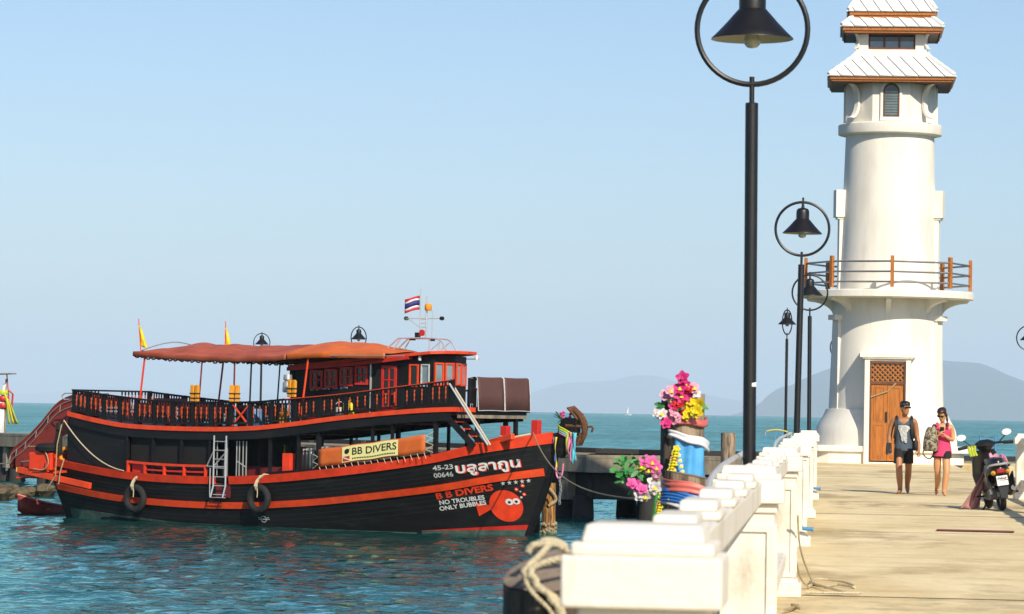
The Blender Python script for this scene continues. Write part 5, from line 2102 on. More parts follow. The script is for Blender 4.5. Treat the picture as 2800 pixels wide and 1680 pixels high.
b = MB()
b.add(*disc(fc, 0, 0, 0.52, asp=1.06))
b.build('fish_body', 'orange_paint', GR)
b = MB()
b.add([fc(-0.46, 0.02), fc(-1.02, 0.10), fc(-1.0, -0.34), fc(-0.50, -0.10)], [(0, 1, 2, 3)])
b.build('fish_tail', 'orange_paint', GR)
fe = lambda x, y, f=on_hull(0.93, 0.96, 0.02, 0.038): f(x + FX, y)
fp = lambda x, y, f=on_hull(0.93, 0.96, 0.02, 0.046): f(x + FX, y)
for cx, cy, r in ((0.13, 0.13, 0.105), (0.36, 0.15, 0.10)):
    b = MB()
    b.add(*disc(fe, cx, cy, r, 18, 2, asp=1.25))
    b.build('fish_eye', 'white_paint', GR)
    b = MB()
    b.add(*disc(fp, cx + 0.0, cy - 0.01, 0.042, 12, 1, asp=1.2))
    b.build('pupil', 'black_ink', GR)
for cx, cy, r in ((0.44, 0.54, 0.06), (0.66, 0.38, 0.055), (0.55, 0.28, 0.035), (0.66, 0.66, 0.06), (0.55, 0.47, 0.025)):
    b = MB()
    b.add(*disc(fe, cx, cy, r, 14, 1, asp=1.15))
    b.build('bubble', 'orange_paint' if r > 0.04 else 'grey_white', GR)
    if r > 0.04:
        b = MB()
        b.add(*disc(fp, cx, cy, r * 0.4, 10, 1, asp=1.15))
        b.build('bubble_glint', 'white_paint', GR)
fm = on_hull(9.26, 0.27, 0.0)
b = MB()
rg = []
for i in range(24):
    t = 2 * pi * i / 24
    rg.append([fm(0.14 * cos(t), 0.11 * sin(t)), fm(0.115 * cos(t), 0.088 * sin(t))])
rg.append(rg[0])
b.grid(rg)
b.add([fm(-0.26, -0.012), fm(0.26, -0.012), fm(0.26, 0.012), fm(-0.26, 0.012)], [(0, 1, 2, 3)])
for x in (-0.22, 0.2):
    b.add([fm(x - 0.03, 0.04), fm(x + 0.04, 0.04), fm(x + 0.04, 0.07), fm(x - 0.03, 0.07)], [(0, 1, 2, 3)])
b.build('load_mark', 'grey_white', GR)

# ribbons and anchor on the prow
RB = thing('prow_ribbons', 'bright pink, blue and yellow ribbons tied round the black boat prow', 'ribbons', BO, -TH)
for k, (w, m) in enumerate(((3.42, 'lime_cloth'), (3.35, 'cyan_cloth'), (3.29, 'pink_cloth'), (3.49, 'lime_cloth'))):
    b = MB()
    rows = []
    for i in range(21):
        t = 2 * pi * i / 20
        a, v = -1.58 + 0.36 * cos(t), 0.20 * sin(t)
        z = w + 0.16 * cos(t) + 0.01 * sin(5 * t)
        rows.append([P(a, v, z - 0.035), P(a * 1.0, v * 1.1, z), P(a, v, z + 0.035)])
    b.grid(rows)
    b.build('wrap', m, RB, smooth=True, solid=0.012)
for k, (a, m, L_, w0) in enumerate(((-1.30, 'yellow_cloth', 1.0, 3.25), (-1.24, 'deep_blue_cloth', 0.8, 3.25), (-1.86, 'pink_cloth', 0.95, 3.42), (-1.95, 'cyan_cloth', 1.05, 3.42),
                                    (-1.78, 'pink_cloth', 0.7, 3.40), (-1.72, 'lime_cloth', 0.6, 3.36), (-2.02, 'cyan_cloth', 0.9, 3.40))):
    b = MB()
    rows = []
    wd = 0.09 if k > 1 else 0.035
    for i in range(11):
        t = i / 10
        rows.append([P(a + wd * q + 0.03 * sin(4 * t + k), 0.24 + 0.03 * sin(6 * t + q * 2 + k), w0 - L_ * t) for q in (-0.5, 0, 0.5)])
    b.grid(rows)
    b.build('streamer', m, RB, smooth=True, solid=0.008)
b = MB()
b.tube(spline([P(-1.30, 0.25, 2.3), P(-1.36, 0.27, 2.0), P(-1.46, 0.28, 1.92), P(-1.56, 0.27, 2.05), P(-1.60, 0.26, 2.4)], 5), 0.03, 6)
b.build('garland_loop', 'pink_cloth', RB)
b = MB()
for k in range(8):
    b.lathe([(0.0, -0.06), (0.07, 0), (0.0, 0.06)], 6, P(-1.45 + 0.13 * cos(k * 1.9), 0.15 * sin(k * 2.3), 3.84 + 0.03 * k))
b.build('flower_tuft', 'flower_hot', RB)
b = MB()
for k in range(6):
    b.bar(P(-1.42, 0.1, 3.8), P(-1.24 + 0.10 * (k % 3) * -1, 0.1 + 0.08 * k, 3.72 + 0.07 * k), 0.05, 0.01)
b.build('leaf_tuft', 'leaf', RB)
AN = thing('anchor', 'rusty brown iron anchor lashed to the black boat prow', 'anchor', BO, -TH)
b = MB()
arc = spline([P(-1.66, 0.02, 4.17), P(-1.93, 0.03, 4.06), P(-2.12, 0.02, 3.88), P(-2.22, 0, 3.62), P(-2.20, 0, 3.28), P(-2.04, 0.02, 3.02)], 4)
b.tube(arc, [0.035 + 0.085 * sin(pi * i / (len(arc) - 1)) for i in range(len(arc))], 8)
b.build('arm', 'rust', AN, smooth=True)
b = MB()
b.tube([P(-2.24, 0.0, 3.60), P(-2.50, 0.0, 3.61), P(-2.55, 0.0, 3.55), P(-2.50, 0.0, 3.43)], 0.035, 6)
b.tube([P(-1.6, 0.16, 3.62), P(-2.2, 0.05, 3.60)], 0.06, 6)
b.build('shank', 'rust', AN, smooth=True)
b = MB()
b.add([P(-1.60, 0.12, 4.20), P(-1.72, -0.14, 4.26), P(-2.02, 0.14, 3.80), P(-2.10, -0.14, 3.98)], [(0, 1, 3), (0, 3, 2)])
b.build('fluke', 'rust', AN, solid=0.05)
b = MB()
b.add([P(-1.98, 0.12, 2.98), P(-2.06, -0.12, 3.0), P(-2.12, 0.14, 3.42), P(-2.22, -0.12, 3.36)], [(0, 1, 3), (0, 3, 2)])
b.build('fluke', 'rust', AN, solid=0.05)
CH = thing('anchor_chain', 'pale chain hanging down beside the bow ribbons', 'chain', BO, -TH)
for k in range(16):
    b = MB()
    t = k / 15
    b.tube([P(-1.5 + 0.04 * cos(q) * (k % 2) + 0.02 * sin(9 * t), 0.27 + 0.04 * cos(q) * (1 - k % 2), 2.05 - 0.062 * k + 0.05 * sin(q)) for q in [2 * pi * i / 8 for i in range(8)]], 0.012, 5, closed=True)
    b.build('link', 'dull_steel', CH)

# ropes and gear at the stern
G = MB()
G.tube(sag(BW(18.3, 2.15, 3.45), BW(15.3, 2.35, 1.75), 0.35), 0.022, 6)
tag(G.build('stern_rope', 'rope', None, smooth=True), 'cream rope sagging across the black aft cabin wall', 'rope')
G = MB()
G.tube(sag(BW(18.35, 2.1, 3.4), BW(19.6, 1.4, 2.5), 0.12), 0.03, 6)
G.tube(spline([BW(19.9, 2.2, 2.5), BW(19.2, 2.25, 2.45), BW(18.9, 2.25, 2.0), BW(19.1, 2.25, 1.7), BW(19.6, 2.25, 1.7)], 6), 0.022, 6)
G.tube([BW(18.4, 2.15, 3.3), BW(18.45, 2.3, 2.6), BW(18.5, 2.3, 1.5), BW(18.9, 2.3, 1.0)], 0.022, 6)
G.tube([BW(18.2, 2.2, 2.1), BW(18.25, 2.35, 1.6), BW(18.3, 2.35, 1.2)], 0.022, 6)
tag(G.build('rope_tangle', 'rope_old', None, smooth=True), 'tangle of weathered ropes at the boat stern', 'rope')
G = MB()
rg = []
for j in range(24):
    q = 2 * pi * j / 24
    rg.append([(cos(q) * (0.24 + 0.07 * cos(t)), 0.07 * sin(t), sin(q) * (0.24 + 0.07 * cos(t))) for t in [2 * pi * i / 10 for i in range(10)]])
rg.append(rg[0])
G.grid(rg, closed=True)
tag(G.build('life_ring', 'life_orange', None, smooth=True, loc=BW(18.55, 1.7, 2.22), rz=-TH + 0.3), 'orange life ring lying by the boat stern under the slide', 'life ring')
ot = thing('outboard_motor', 'dark grey covered motor on the boat stern below the slide', 'motor', BW(19.15, 2.05, 2.3), -TH)
G = MB()
G.lathe([(0.20, 0.0), (0.36, 0.05), (0.40, 0.18), (0.30, 0.30), (0.1, 0.34)], 14, wob=lambda t, z: 1 + 0.25 * cos(2 * t))
G.build('cowl', 'interior', ot, smooth=True)
G = MB()
G.tube([(0, 0, 0.02), (0.05, -0.1, -0.4), (0.0, -0.1, -0.7)], 0.06, 8)
G.build('leg', 'black_metal', ot)
G = MB()
G.box((0, 0, 0.42), (0.28, 0.2, 0.84), top=0.8)
G.box((0.02, -0.05, 0.98), (0.22, 0.16, 0.3), top=0.7)
tag(G.build('gear_bag', 'shorts_black', None, bevel=0.05, loc=BW(18.75, 1.9, 2.25), rz=-TH), 'black gear bag standing on the boat stern beside the cabin', 'bag')

# small red dinghy under the stern
DG = thing('red_dinghy', 'small red dinghy floating under the stern of the black boat', 'dinghy', Vector((-28.6, 120.6, WATER - 0.10)), radians(228))
DG.scale = (0.78, 0.78, 0.8)
G = MB()
rows = []
for i in range(15):
    t = i / 14
    wd = 0.55 * (1 - (1 - min(1, t * 1.6)) ** 2)
    up = 0.45 + 0.55 * (1 - t) ** 2
    rows.append([(1.6 - 3.2 * t, -wd, up), (1.6 - 3.2 * t, -wd * 0.8, up * 0.4 - 0.1), (1.6 - 3.2 * t, 0, -0.2 + 0.5 * (1 - t) ** 4), (1.6 - 3.2 * t, wd * 0.8, up * 0.4 - 0.1), (1.6 - 3.2 * t, wd, up)])
G.grid(rows)
G.build('hull', 'red_dark', DG, smooth=True, solid=0.04)
G = MB()
for s in (0, 4):
    G.tube([Vector(r[s]) for r in rows], 0.05, 8)
G.build('gunwale', 'salmon_cloth', DG, smooth=True)
G = MB()
for x in (-0.9, 0.2):
    G.box((x, 0, 0.35), (0.25, 0.95, 0.04))
G.build('thwart', 'old_wood', DG)

# mooring lines
G = MB()
G.tube(sag(BW(19.9, 1.9, 2.0), (-44.0, 146.0, -0.5), 0.5), 0.022, 6)
tag(G.build('mooring_line', 'rope', None, smooth=True), 'pale mooring line running left from the boat stern to the back pier', 'rope')


# ================================================================== MOORING PILES, FLOWERS, ROPES
def rough_pile(name, label, x, y, z0, z1, r, matn, lean=(0, 0), slope=0.0, n=22, rx=0.0, top='end_grain'):
    """weathered timber pile with an uneven side and a sawn, sloping top"""
    root = thing(name, label, 'pile', (x, y, z0))
    H = z1 - z0
    b = MB()
    rows = []
    for i in range(15):
        t = i / 14
        row = []
        for j in range(n):
            a = 2 * pi * j / n
            rr = r * (1.04 - 0.06 * t) * (1 + 0.05 * mnoise.noise(Vector((cos(a) * 2.2, sin(a) * 2.2, t * 3 + x * 5))) + 0.025 * sin(5 * a + x * 3))
            z = H * t + (slope * rr * cos(a) + rx * rr * sin(a)) * t ** 6
            row.append((rr * cos(a) + lean[0] * t, rr * sin(a) + lean[1] * t, z))
        rows.append(row)
    b.grid(rows, closed=True)
    b.build('trunk', matn, root, smooth=True, angle=60)
    b = MB()
    top_ = [Vector(p) + Vector((0, 0, 0.004)) for p in rows[-1]]
    c = Vector((lean[0], lean[1], H + 0.012))
    b.add(top_ + [c], [(i, (i + 1) % n, n) for i in range(n)])
    b.build('sawn_top', top, root)
    return root


def wrap(root, name, z0, z1, r, matn, cx=0.0, cy=0.0, tilt=0.0, folds=4, seed=0.0):
    """cloth wound round a pile, with soft folds"""
    b = MB()
    rows = []
    m = folds * 4
    for i in range(m + 1):
        t = i / m
        row = []
        for j in range(28):
            a = 2 * pi * j / 28
            rr = r + 0.005 * sin(t * folds * 2 * pi + 0.8 * sin(a * 2 + seed)) + 0.006 * sin(a * 5 + seed)
            row.append((cx + rr * cos(a), cy + rr * sin(a), z0 + (z1 - z0) * t - tilt * cos(a) + 0.012 * sin(3 * a + seed)))
        rows.append(row)
    b.grid(rows, closed=True)
    return b.build(name, matn, root, smooth=True, angle=80, solid=0.008)


def flower(root, p, size, matn, face=(0, -1, 0.3), petals=6, name='flower', centre='flower_yellow'):
    f = Vector(face).normalized()
    u = f.orthogonal().normalized()
    v = f.cross(u)
    b = MB()
    ph = random.random() * 6
    for ring, (k, cup) in enumerate(((1.0, 0.25), (0.72, 0.55))):
        for i in range(petals):
            a = ph + 2 * pi * i / petals + ring * pi / petals
            d = u * cos(a) + v * sin(a)
            s = f.cross(d)
            L_, W_ = size * k, size * k * 0.36
            rows = []
            for t, w in ((0.05, 0.25), (0.35, 0.85), (0.65, 1.0), (0.88, 0.6), (1.0, 0.08)):
                c = Vector(p) + d * (L_ * t) + f * (L_ * cup * t * (1.3 - 0.6 * t))
                rows.append([c - s * (W_ * w) + f * (0.06 * L_ * w), c, c + s * (W_ * w) + f * (0.06 * L_ * w)])
            b.grid(rows)
    b.lathe([(0.02 * 1, -0.02), (size * 0.13, 0.0), (size * 0.1, size * 0.1), (0.0, size * 0.13)], 8, Vector(p) + f * 0.02, mi=1)
    return b.build(name, [matn, centre], root, smooth=True, angle=80)


def leaves(root, p, n, size, spread, matn='leaf', bias=(0, 0, 0)):
    for i in range(n):
        d = Vector((random.uniform(-1, 1), random.uniform(-0.6, 0.3), random.uniform(-0.5, 1))) + Vector(bias)
        d.normalize()
        q = Vector(p) + Vector([random.uniform(-spread, spread) for _ in range(3)])
        s = d.cross(Vector((0, -1, 0.2))).normalized()
        L_ = size * random.uniform(0.6, 1.2)
        b = MB()
        rows = []
        for t, w in ((0, 0.1), (0.3, 0.8), (0.6, 1.0), (0.85, 0.6), (1, 0.05)):
            c = q + d * (L_ * t) - Vector((0, 0, 0.25 * L_ * t * t))
            rows.append([c - s * (0.2 * L_ * w), c, c + s * (0.2 * L_ * w)])
        b.grid(rows)
        b.build('leaf', matn, root, smooth=True)


# tall decorated pile and the stout one in front of it
TX, TY = -1.22, 27.6
tall = rough_pile('mooring_pile', 'tall weathered mooring pile dressed with flowers and blue cloth', TX, TY, -3.4, 1.58, 0.165, 'old_wood', slope=0.25)
b = MB()
b.box((-0.155, -0.03, 4.0), (0.05, 0.16, 1.95), rz=0.3)  # slab of the split pile, its left-side shade put into the dark colour
b.build('shaded_split_slab', 'tar_wood', tall, bevel=0.02)
stout = rough_pile('mooring_pile', 'stout mooring pile wound with salmon and blue cloth beside the balustrade', -1.08, 25.9, -3.4, 0.98, 0.215, 'old_wood', slope=-0.18)
CL = thing('pile_cloth', 'salmon, blue and white cloth wound round the stout mooring pile', 'cloth', (-1.08, 25.9, 0))
wrap(CL, 'salmon_band', 0.84, 0.925, 0.235, 'salmon_cloth', tilt=0.045, folds=2)
wrap(CL, 'blue_band', 0.755, 0.85, 0.240, 'deep_blue_cloth', tilt=0.03, folds=4, seed=2)
wrap(CL, 'white_band', 0.725, 0.757, 0.236, 'white_cloth', tilt=0.03, folds=1, seed=3)
wrap(CL, 'pink_band', 0.58, 0.685, 0.245, 'salmon_cloth', tilt=-0.03, folds=3, seed=4)
CB = thing('draped_cloth', 'bright blue satin cloth draped down the tall mooring pile', 'cloth', (TX, TY, 0))
b = MB()
rows = []
for i in range(19):
    t = i / 18
    row = []
    for j in range(15):
        u = j / 14
        ang = radians(-112 + 92 * u)
        rr = 0.182 + 0.016 * sin(u * 17 + 2 * t) + 0.02 * t
        z = 1.30 - t * (0.42 + 0.36 * sin(pi * min(1, u * 1.15)) ** 0.8) - 0.06 * u
        row.append((rr * cos(ang), rr * sin(ang), z))
    rows.append(row)
b.grid(rows)
b.build('drape', 'blue_cloth', CB, smooth=True, angle=80, solid=0.006)
b = MB()
rows = []
for i in range(15):
    t = i / 14
    rows.append([(-0.13 + 0.30 * t, -0.205 - 0.03 * sin(pi * t), 0.93 - 0.26 * sin(pi * t) ** 0.8 * (1 - q) - 0.30 * q * sin(pi * t) ** 0.7 - 0.03 * q + 0.008 * sin(q * 20)) for q in (0, 0.2, 0.4, 0.6, 0.8, 1)])
b.grid(rows)
b.build('swag', 'blue_cloth', CB, smooth=True, angle=80, solid=0.006)
b = MB()
b.grid([[((0.200 + 0.008 * sin(q * 9)) * cos(radians(-128 + 150 * u)), (0.215 + 0.008 * sin(q * 9)) * sin(radians(-128 + 150 * u)), 1.30 - 0.13 * u + 0.045 * (q - 0.5) * (1.2 + 0.8 * u) + 0.006 * sin(u * 14)) for q in (0, 0.25, 0.5, 0.75, 1)] for u in [i / 20 for i in range(21)]])
b.build('white_sash', 'white_cloth', CB, smooth=True, angle=80, solid=0.008)
wrap(CB, 'pink_sash', 1.36, 1.42, 0.186, 'salmon_cloth', tilt=0.0, folds=1)
GA = thing('flower_garland', 'yellow and white flower garland hanging down the tall pile', 'garland', (TX, TY, 0))
random.seed(21)
gp_ = spline([(-0.05, -0.25, 1.17), (-0.09, -0.25, 1.0), (-0.15, -0.26, 0.82), (-0.19, -0.25, 0.66), (-0.20, -0.25, 0.55)], 7)
for i, p in enumerate(gp_):
    flower(GA, p, 0.034, ('flower_yellow', 'lime_cloth', 'flower_yellow', 'salmon_cloth', 'lime_cloth')[i % 5], petals=5, name='blossom')
for i, p in enumerate(spline([(-0.03, -0.25, 1.12), (0.01, -0.25, 0.95), (0.02, -0.25, 0.85), (-0.05, -0.25, 0.80), (-0.10, -0.25, 0.86), (-0.05, -0.25, 1.05)], 4)):
    flower(GA, p, 0.017, 'flower_white', petals=5, name='blossom')

BQ = thing('flower_bouquet', 'pink, red and yellow cloth flowers crowning the tall mooring pile', 'flowers', (TX, TY, 0))
random.seed(5)
FL = [(-0.15, 1.60, 'flower_pink'), (-0.11, 1.64, 'flower_pink'), (-0.10, 1.57, 'flower_white'), (-0.03, 1.66, 'flower_magenta'), (0.01, 1.70, 'flower_magenta'), (-0.02, 1.60, 'flower_magenta'), (0.02, 1.62, 'flower_magenta'),
      (0.04, 1.66, 'flower_red'), (0.08, 1.67, 'flower_pink'), (0.10, 1.62, 'flower_white'), (-0.01, 1.75, 'flower_magenta'), (-0.04, 1.54, 'flower_red'), (-0.02, 1.49, 'flower_red'), (0.03, 1.55, 'flower_yellow'),
      (0.08, 1.55, 'flower_yellow'), (0.13, 1.53, 'flower_yellow'), (0.11, 1.48, 'flower_yellow'), (0.05, 1.49, 'flower_yellow'), (0.02, 1.44, 'flower_yellow'), (-0.17, 1.45, 'flower_white'), (-0.12, 1.43, 'flower_pink'), (-0.08, 1.46, 'flower_pink'),
      (-0.14, 1.38, 'flower_magenta'), (-0.21, 1.46, 'flower_white'), (-0.06, 1.41, 'flower_pink'), (-0.09, 1.51, 'flower_magenta')]
for x, z, m in FL:
    flower(BQ, (x, -0.20 + random.uniform(-0.05, 0.04), z), random.uniform(0.042, 0.068), m, (random.uniform(-0.7, 0.7), -1, random.uniform(-0.3, 0.7)), petals=random.choice((5, 5, 6)),
           centre=random.choice(('flower_yellow', m, m)))
leaves(BQ, (-0.18, -0.16, 1.50), 6, 0.10, 0.04, bias=(-0.8, 0, 0))
leaves(BQ, (0.06, -0.16, 1.58), 6, 0.09, 0.08)
B2 = thing('flower_bunch', 'green leafy bunch with pink and white flowers left of the stout pile', 'flowers', (-1.46, 25.6, 0))
random.seed(9)
leaves(B2, (-0.07, 0, 1.02), 70, 0.075, 0.09, bias=(-0.3, 0, 0.1))
leaves(B2, (0.04, 0, 0.95), 26, 0.09, 0.07, bias=(0, 0, -0.2))
for x, z, s, m in ((0.04, 1.09, 0.055, 'flower_hot'), (0.09, 1.08, 0.06, 'flower_hot'), (0.12, 1.04, 0.055, 'flower_hot'), (0.02, 1.05, 0.045, 'lime_cloth'), (0.07, 1.03, 0.05, 'flower_pink'), (0.13, 0.99, 0.05, 'flower_pink'),
                   (-0.02, 0.90, 0.06, 'flower_hot'), (-0.06, 0.92, 0.05, 'flower_hot'), (0.02, 0.88, 0.05, 'flower_hot'), (0.10, 0.93, 0.06, 'flower_white'), (0.13, 0.89, 0.06, 'flower_white'), (0.08, 0.88, 0.05, 'flower_white'), (0.0, 0.83, 0.05, 'grey_white'), (0.05, 0.83, 0.045, 'grey_white')):
    flower(B2, (x, -0.10 + random.uniform(-0.04, 0.03), z), s, m, (random.uniform(-0.6, 0.6), -1, random.uniform(-0.3, 0.6)), petals=5, centre=random.choice(('flower_yellow', m)))
b = MB()
b.tube(spline([(0.13, -0.05, 0.86), (0.11, -0.05, 0.7), (0.12, -0.05, 0.5)], 4), 0.012, 5)
b.build('hanging_string', 'leaf', B2)

old = rough_pile('mooring_pile', 'old rough timber pile standing alone beyond the decorated one', -2.75, 88.5, -3.2, 0.96, 0.20, 'old_wood')

# near pile with a thick rope
NX, NY = -0.735, 9.35
npile = rough_pile('mooring_pile', 'dark timber pile with thick rope at the bottom edge, nearest to the viewer', NX, NY, -3.4, 1.02, 0.175, 'tar_wood', slope=0.17, n=30, rx=0.30)
rp = MB()


def tw(pts, r=0.0095):
    """rope as twisted strands along a path"""
    pts = spline(pts, 8)
    for s in range(3):
        q = []
        for i, p in enumerate(pts):
            a = i * 0.9 + s * 2.09
            d = (pts[min(i + 1, len(pts) - 1)] - pts[max(i - 1, 0)]).normalized()
            u = d.orthogonal().normalized()
            v = d.cross(u)
            q.append(p + (u * cos(a) + v * sin(a)) * r * 0.5)
        rp.tube(q, r * 0.62, 6)


tw([(-0.100, -0.10, 1.070), (-0.090, -0.10, 1.088), (-0.062, -0.09, 1.094), (-0.032, -0.08, 1.094), (-0.004, -0.06, 1.080), (0.01, -0.03, 1.06)])
tw([(-0.095, -0.06, 1.075), (-0.06, -0.05, 1.10), (-0.03, -0.04, 1.10), (0.0, -0.03, 1.085)])
tw([(-0.045, -0.10, 1.088), (-0.065, -0.14, 1.062), (-0.092, -0.17, 1.036), (-0.104, -0.18, 1.020), (-0.090, -0.185, 1.005), (-0.074, -0.19, 0.996), (-0.060, -0.19, 0.982), (-0.040, -0.195, 0.966), (-0.020, -0.195, 0.955), (-0.006, -0.195, 0.94), (0.004, -0.19, 0.915), (0.012, -0.19, 0.88)])
tw([(0.05, -0.16, 1.066), (0.0, -0.175, 1.060), (-0.05, -0.185, 1.046), (-0.078, -0.19, 1.032), (-0.082, -0.195, 1.014), (-0.068, -0.2, 1.0), (-0.068, -0.2, 0.986), (-0.05, -0.205, 0.974), (-0.030, -0.205, 0.962), (-0.026, -0.205, 0.946), (-0.008, -0.205, 0.932), (-0.004, -0.2, 0.912), (0.01, -0.19, 0.89)])
tw([(-0.102, -0.18, 1.020), (-0.092, -0.19, 0.985), (-0.068, -0.2, 0.955), (-0.035, -0.2, 0.925), (-0.01, -0.2, 0.89)], 0.006)
tag(rp.build('thick_rope', 'rope', None, smooth=True, angle=80, loc=(NX, NY, 0)), 'thick cream rope looped over the dark pile at the bottom edge', 'rope')

# rope between boat bow and the decorated pile
b = MB()
b.tube(sag(BW(-0.6, 0.55, 3.36), (-1.25, 25.7, 0.80), 0.55, 30), [0.022 - 0.016 * i / 30 for i in range(31)], 6)
tag(b.build('mooring_line', 'rope_old', None, smooth=True), 'thin mooring line running from the boat bow to the decorated piles', 'rope')

# rusty pile by the boat bow
RPX = at(1502, 1300, 111.5)
rpile = rough_pile('bow_pile', 'rust stained pile with barnacles at its foot beside the boat bow', RPX.x, 111.5, -4.2, -0.95, 0.23, 'rust_pile')
b = MB()
for k in range(70):
    a, z = random.uniform(0, 6.28), 1.5 + random.uniform(0, 0.55) ** 1.5
    b.lathe([(0.05, -0.03), (0.06, 0.02), (0.02, 0.07)], 5, (0.24 * cos(a), 0.24 * sin(a), z), ph=a)
b.build('barnacles', 'barnacle', rpile)
b = MB()
b.tube(spline([(-0.2, -0.25, 3.2), (0.1, -0.3, 3.0), (0.25, -0.2, 2.7), (0.0, -0.28, 2.5)], 5), 0.06, 6)
b.build('rope_turns', 'rope_old', rpile)
bp2 = rough_pile('bow_pile', 'thin dark pile squeezed between the boat bow and the rusty pile', RPX.x - 0.5, 112.4, -4.2, -1.2, 0.14, 'tar_wood')


# boarding handrails outside the balustrade
def handrail(label, pts):
    root = thing('handrail', label, 'handrail')
    b = MB()
    b.tube(spline(pts, 6), 0.026, 8)
    b.build('tube', 'pipe_grey', root, smooth=True)
    b = MB()
    b.tube([Vector(pts[-1]), Vector(pts[-1]) - Vector((0, 0, 1.3))], 0.024, 8)
    b.tube([Vector(pts[0]), Vector(pts[0]) - Vector((0, 0, 0.9))], 0.024, 8)
    b.build('upright', 'pipe_grey', root, smooth=True)


handrail('curved white handrail outside the balustrade, in front of the nearest lamp post', [(-0.80, 21.9, 0.90), (-0.815, 22.4, 1.0), (-0.82, 24.3, 1.06), (-0.83, 27, 1.08), (-0.83, 31.5, 1.10)])
handrail('curved white handrail farther along, beside the blue and yellow barrier', [(-0.82, 47.5, 0.90), (-0.83, 48.0, 1.03), (-0.83, 52, 1.09), (-0.83, 58, 1.10), (-0.83, 66, 1.105)])

# blue and yellow barrier on the back pier
BR = thing('barrier', 'blue steel barrier with yellow top rail left of the lighthouse', 'barrier', (-2.15, 129.2, BZ))
b = MB()
b.tube(spline([(-0.45, 0, 0.85), (-0.40, 0, 1.02), (0.0, 0, 1.08), (0.40, 0, 1.0), (0.60, 0, 0.8)], 6), 0.03, 8)
b.build('top_rail', 'yellow_paint', BR, smooth=True)
for x0, x1 in ((-0.02, -0.18), (0.22, 0.08), (0.42, 0.30), (-0.42, -0.42)):
    b = MB()
    b.bar((x0, 0, 1.03), (x1, 0, 0.0), 0.06, 0.04)
    b.build('bar', 'blue_paint', BR)
b = MB()
b.bar((-0.42, 0, 0.35), (0.5, 0, 0.35), 0.04)
b.build('cross_bar', 'blue_paint', BR)
BR2 = thing('bicycle_rack', 'blue tubular rack at the pier end behind the scooter', 'rack', (4.72, 109.6, 0))
b = MB()
b.tube([(0, 0, 0), (0.02, 0, 0.88), (0.5, 0, 0.86), (0.5, 0, 0)], 0.035, 8)
b.build('frame', 'blue_paint', BR2, smooth=True)
b = MB()
b.tube([(0.02, 0, 0.45), (0.5, 0, 0.45)], 0.03, 8)
b.build('bar', 'blue_paint', BR2, smooth=True)

# rope on the walkway by the balustrade
b = MB()
b.tube(spline([(-0.275, 27.0, 0.66), (-0.262, 27.2, 0.45), (-0.235, 27.6, 0.30), (-0.185, 28.1, 0.14), (-0.165, 28.4, 0.07), (-0.19, 28.4, 0.03), (-0.225, 28.2, 0.06), (-0.262, 27.9, 0.14), (-0.285, 27.6, 0.26)], 7), 0.008, 6)
k0 = [(-0.19, 28.4, 0.02), (-0.15, 28.7, 0.02), (-0.05, 28.5, 0.02), (0.05, 28.9, 0.02), (0.20, 28.6, 0.02), (0.10, 29.4, 0.02), (-0.12, 29.6, 0.03), (-0.18, 29.0, 0.03), (-0.08, 28.3, 0.035), (0.0, 28.0, 0.03), (0.12, 27.7, 0.02), (0.24, 27.6, 0.02), (0.0, 27.5, 0.02), (-0.2, 27.5, 0.02)]
b.tube(spline(k0, 6), 0.011, 6)
tag(b.build('loose_rope', 'rope', None, smooth=True), 'loose rope hanging from the balustrade and lying on the walkway', 'rope')
for y, lab in ((37.9, 'blue plastic pipe end on the third visible post foot from the lighthouse end'), (58.8, 'blue plastic pipe end at the foot of the farthest balustrade post')):
    b = MB()
    b.tube([(-0.33, y - 0.23, 0.20), (-0.215, y - 0.24, 0.19)], 0.022, 8)
    b.tube([(-0.225, y - 0.24, 0.19), (-0.205, y - 0.24, 0.19)], 0.027, 8)
    tag(b.build('pipe_end', 'blue_paint', None, smooth=True), lab, 'pipe')
b = MB()
b.tube(spline([(-0.34, 24.9, 0.02), (-0.27, 25.2, 0.03), (-0.25, 25.6, 0.02), (-0.29, 25.3, 0.04), (-0.22, 25.1, 0.02)], 6), 0.011, 6)
tag(b.build('rope_scrap', 'rope_old', None, smooth=True), 'short scrap of rope on the walkway at the foot of the balustrade', 'rope')
# worn red line on the deck
b = MB()
p0, p1 = at(2565, 1434, 43.9), at(2752, 1440, 43.9)
b.box((1.85, 43.9, 0.0098), (1.0, 0.42, 0.003), rz=-0.06)
tag(b.build('red_floor_mark', 'red_mark'), kind='structure')

# ================================================================== LONG-TAIL BOAT AT THE FAR LEFT
LT = thing('long_tail_boat', 'white and red long-tail boat prow with yellow ribbons beyond the pier, far left', 'boat', at(-6, 1190, 184))
LT.location.z = WATER
LT.scale = (1.16, 1.16, 1.12)
b = MB()
rows = []
for i in range(13):
    t = i / 12
    x, z = -7 + 7.3 * t, 0.5 + 3.2 * t ** 5
    wd = 0.85 * (1 - t ** 3) + 0.07
    rows.append([(x, -wd, z + 0.45), (x, -wd * 0.7, z * 0.6), (x, 0, z * 0.35 - 0.2), (x, wd * 0.7, z * 0.6), (x, wd, z + 0.45)])
b.grid(rows)
b.build('hull', 'white_paint', LT, smooth=True, solid=0.06)
b = MB()
b.bar((0.15, 0, 3.3), (0.30, 0, 4.5), 0.24, 0.14)
b.build('prow_post', 'white_paint', LT, bevel=0.02)
for z, m in ((3.65, 'red_paint'), (3.95, 'lime_cloth'), (3.3, 'red_paint')):
    b = MB()
    b.lathe([(0.24, 0), (0.27, 0.06), (0.27, 0.16), (0.23, 0.24)], 14, (0.22, 0, z))
    b.build('ribbon_wrap', m, LT, smooth=True)
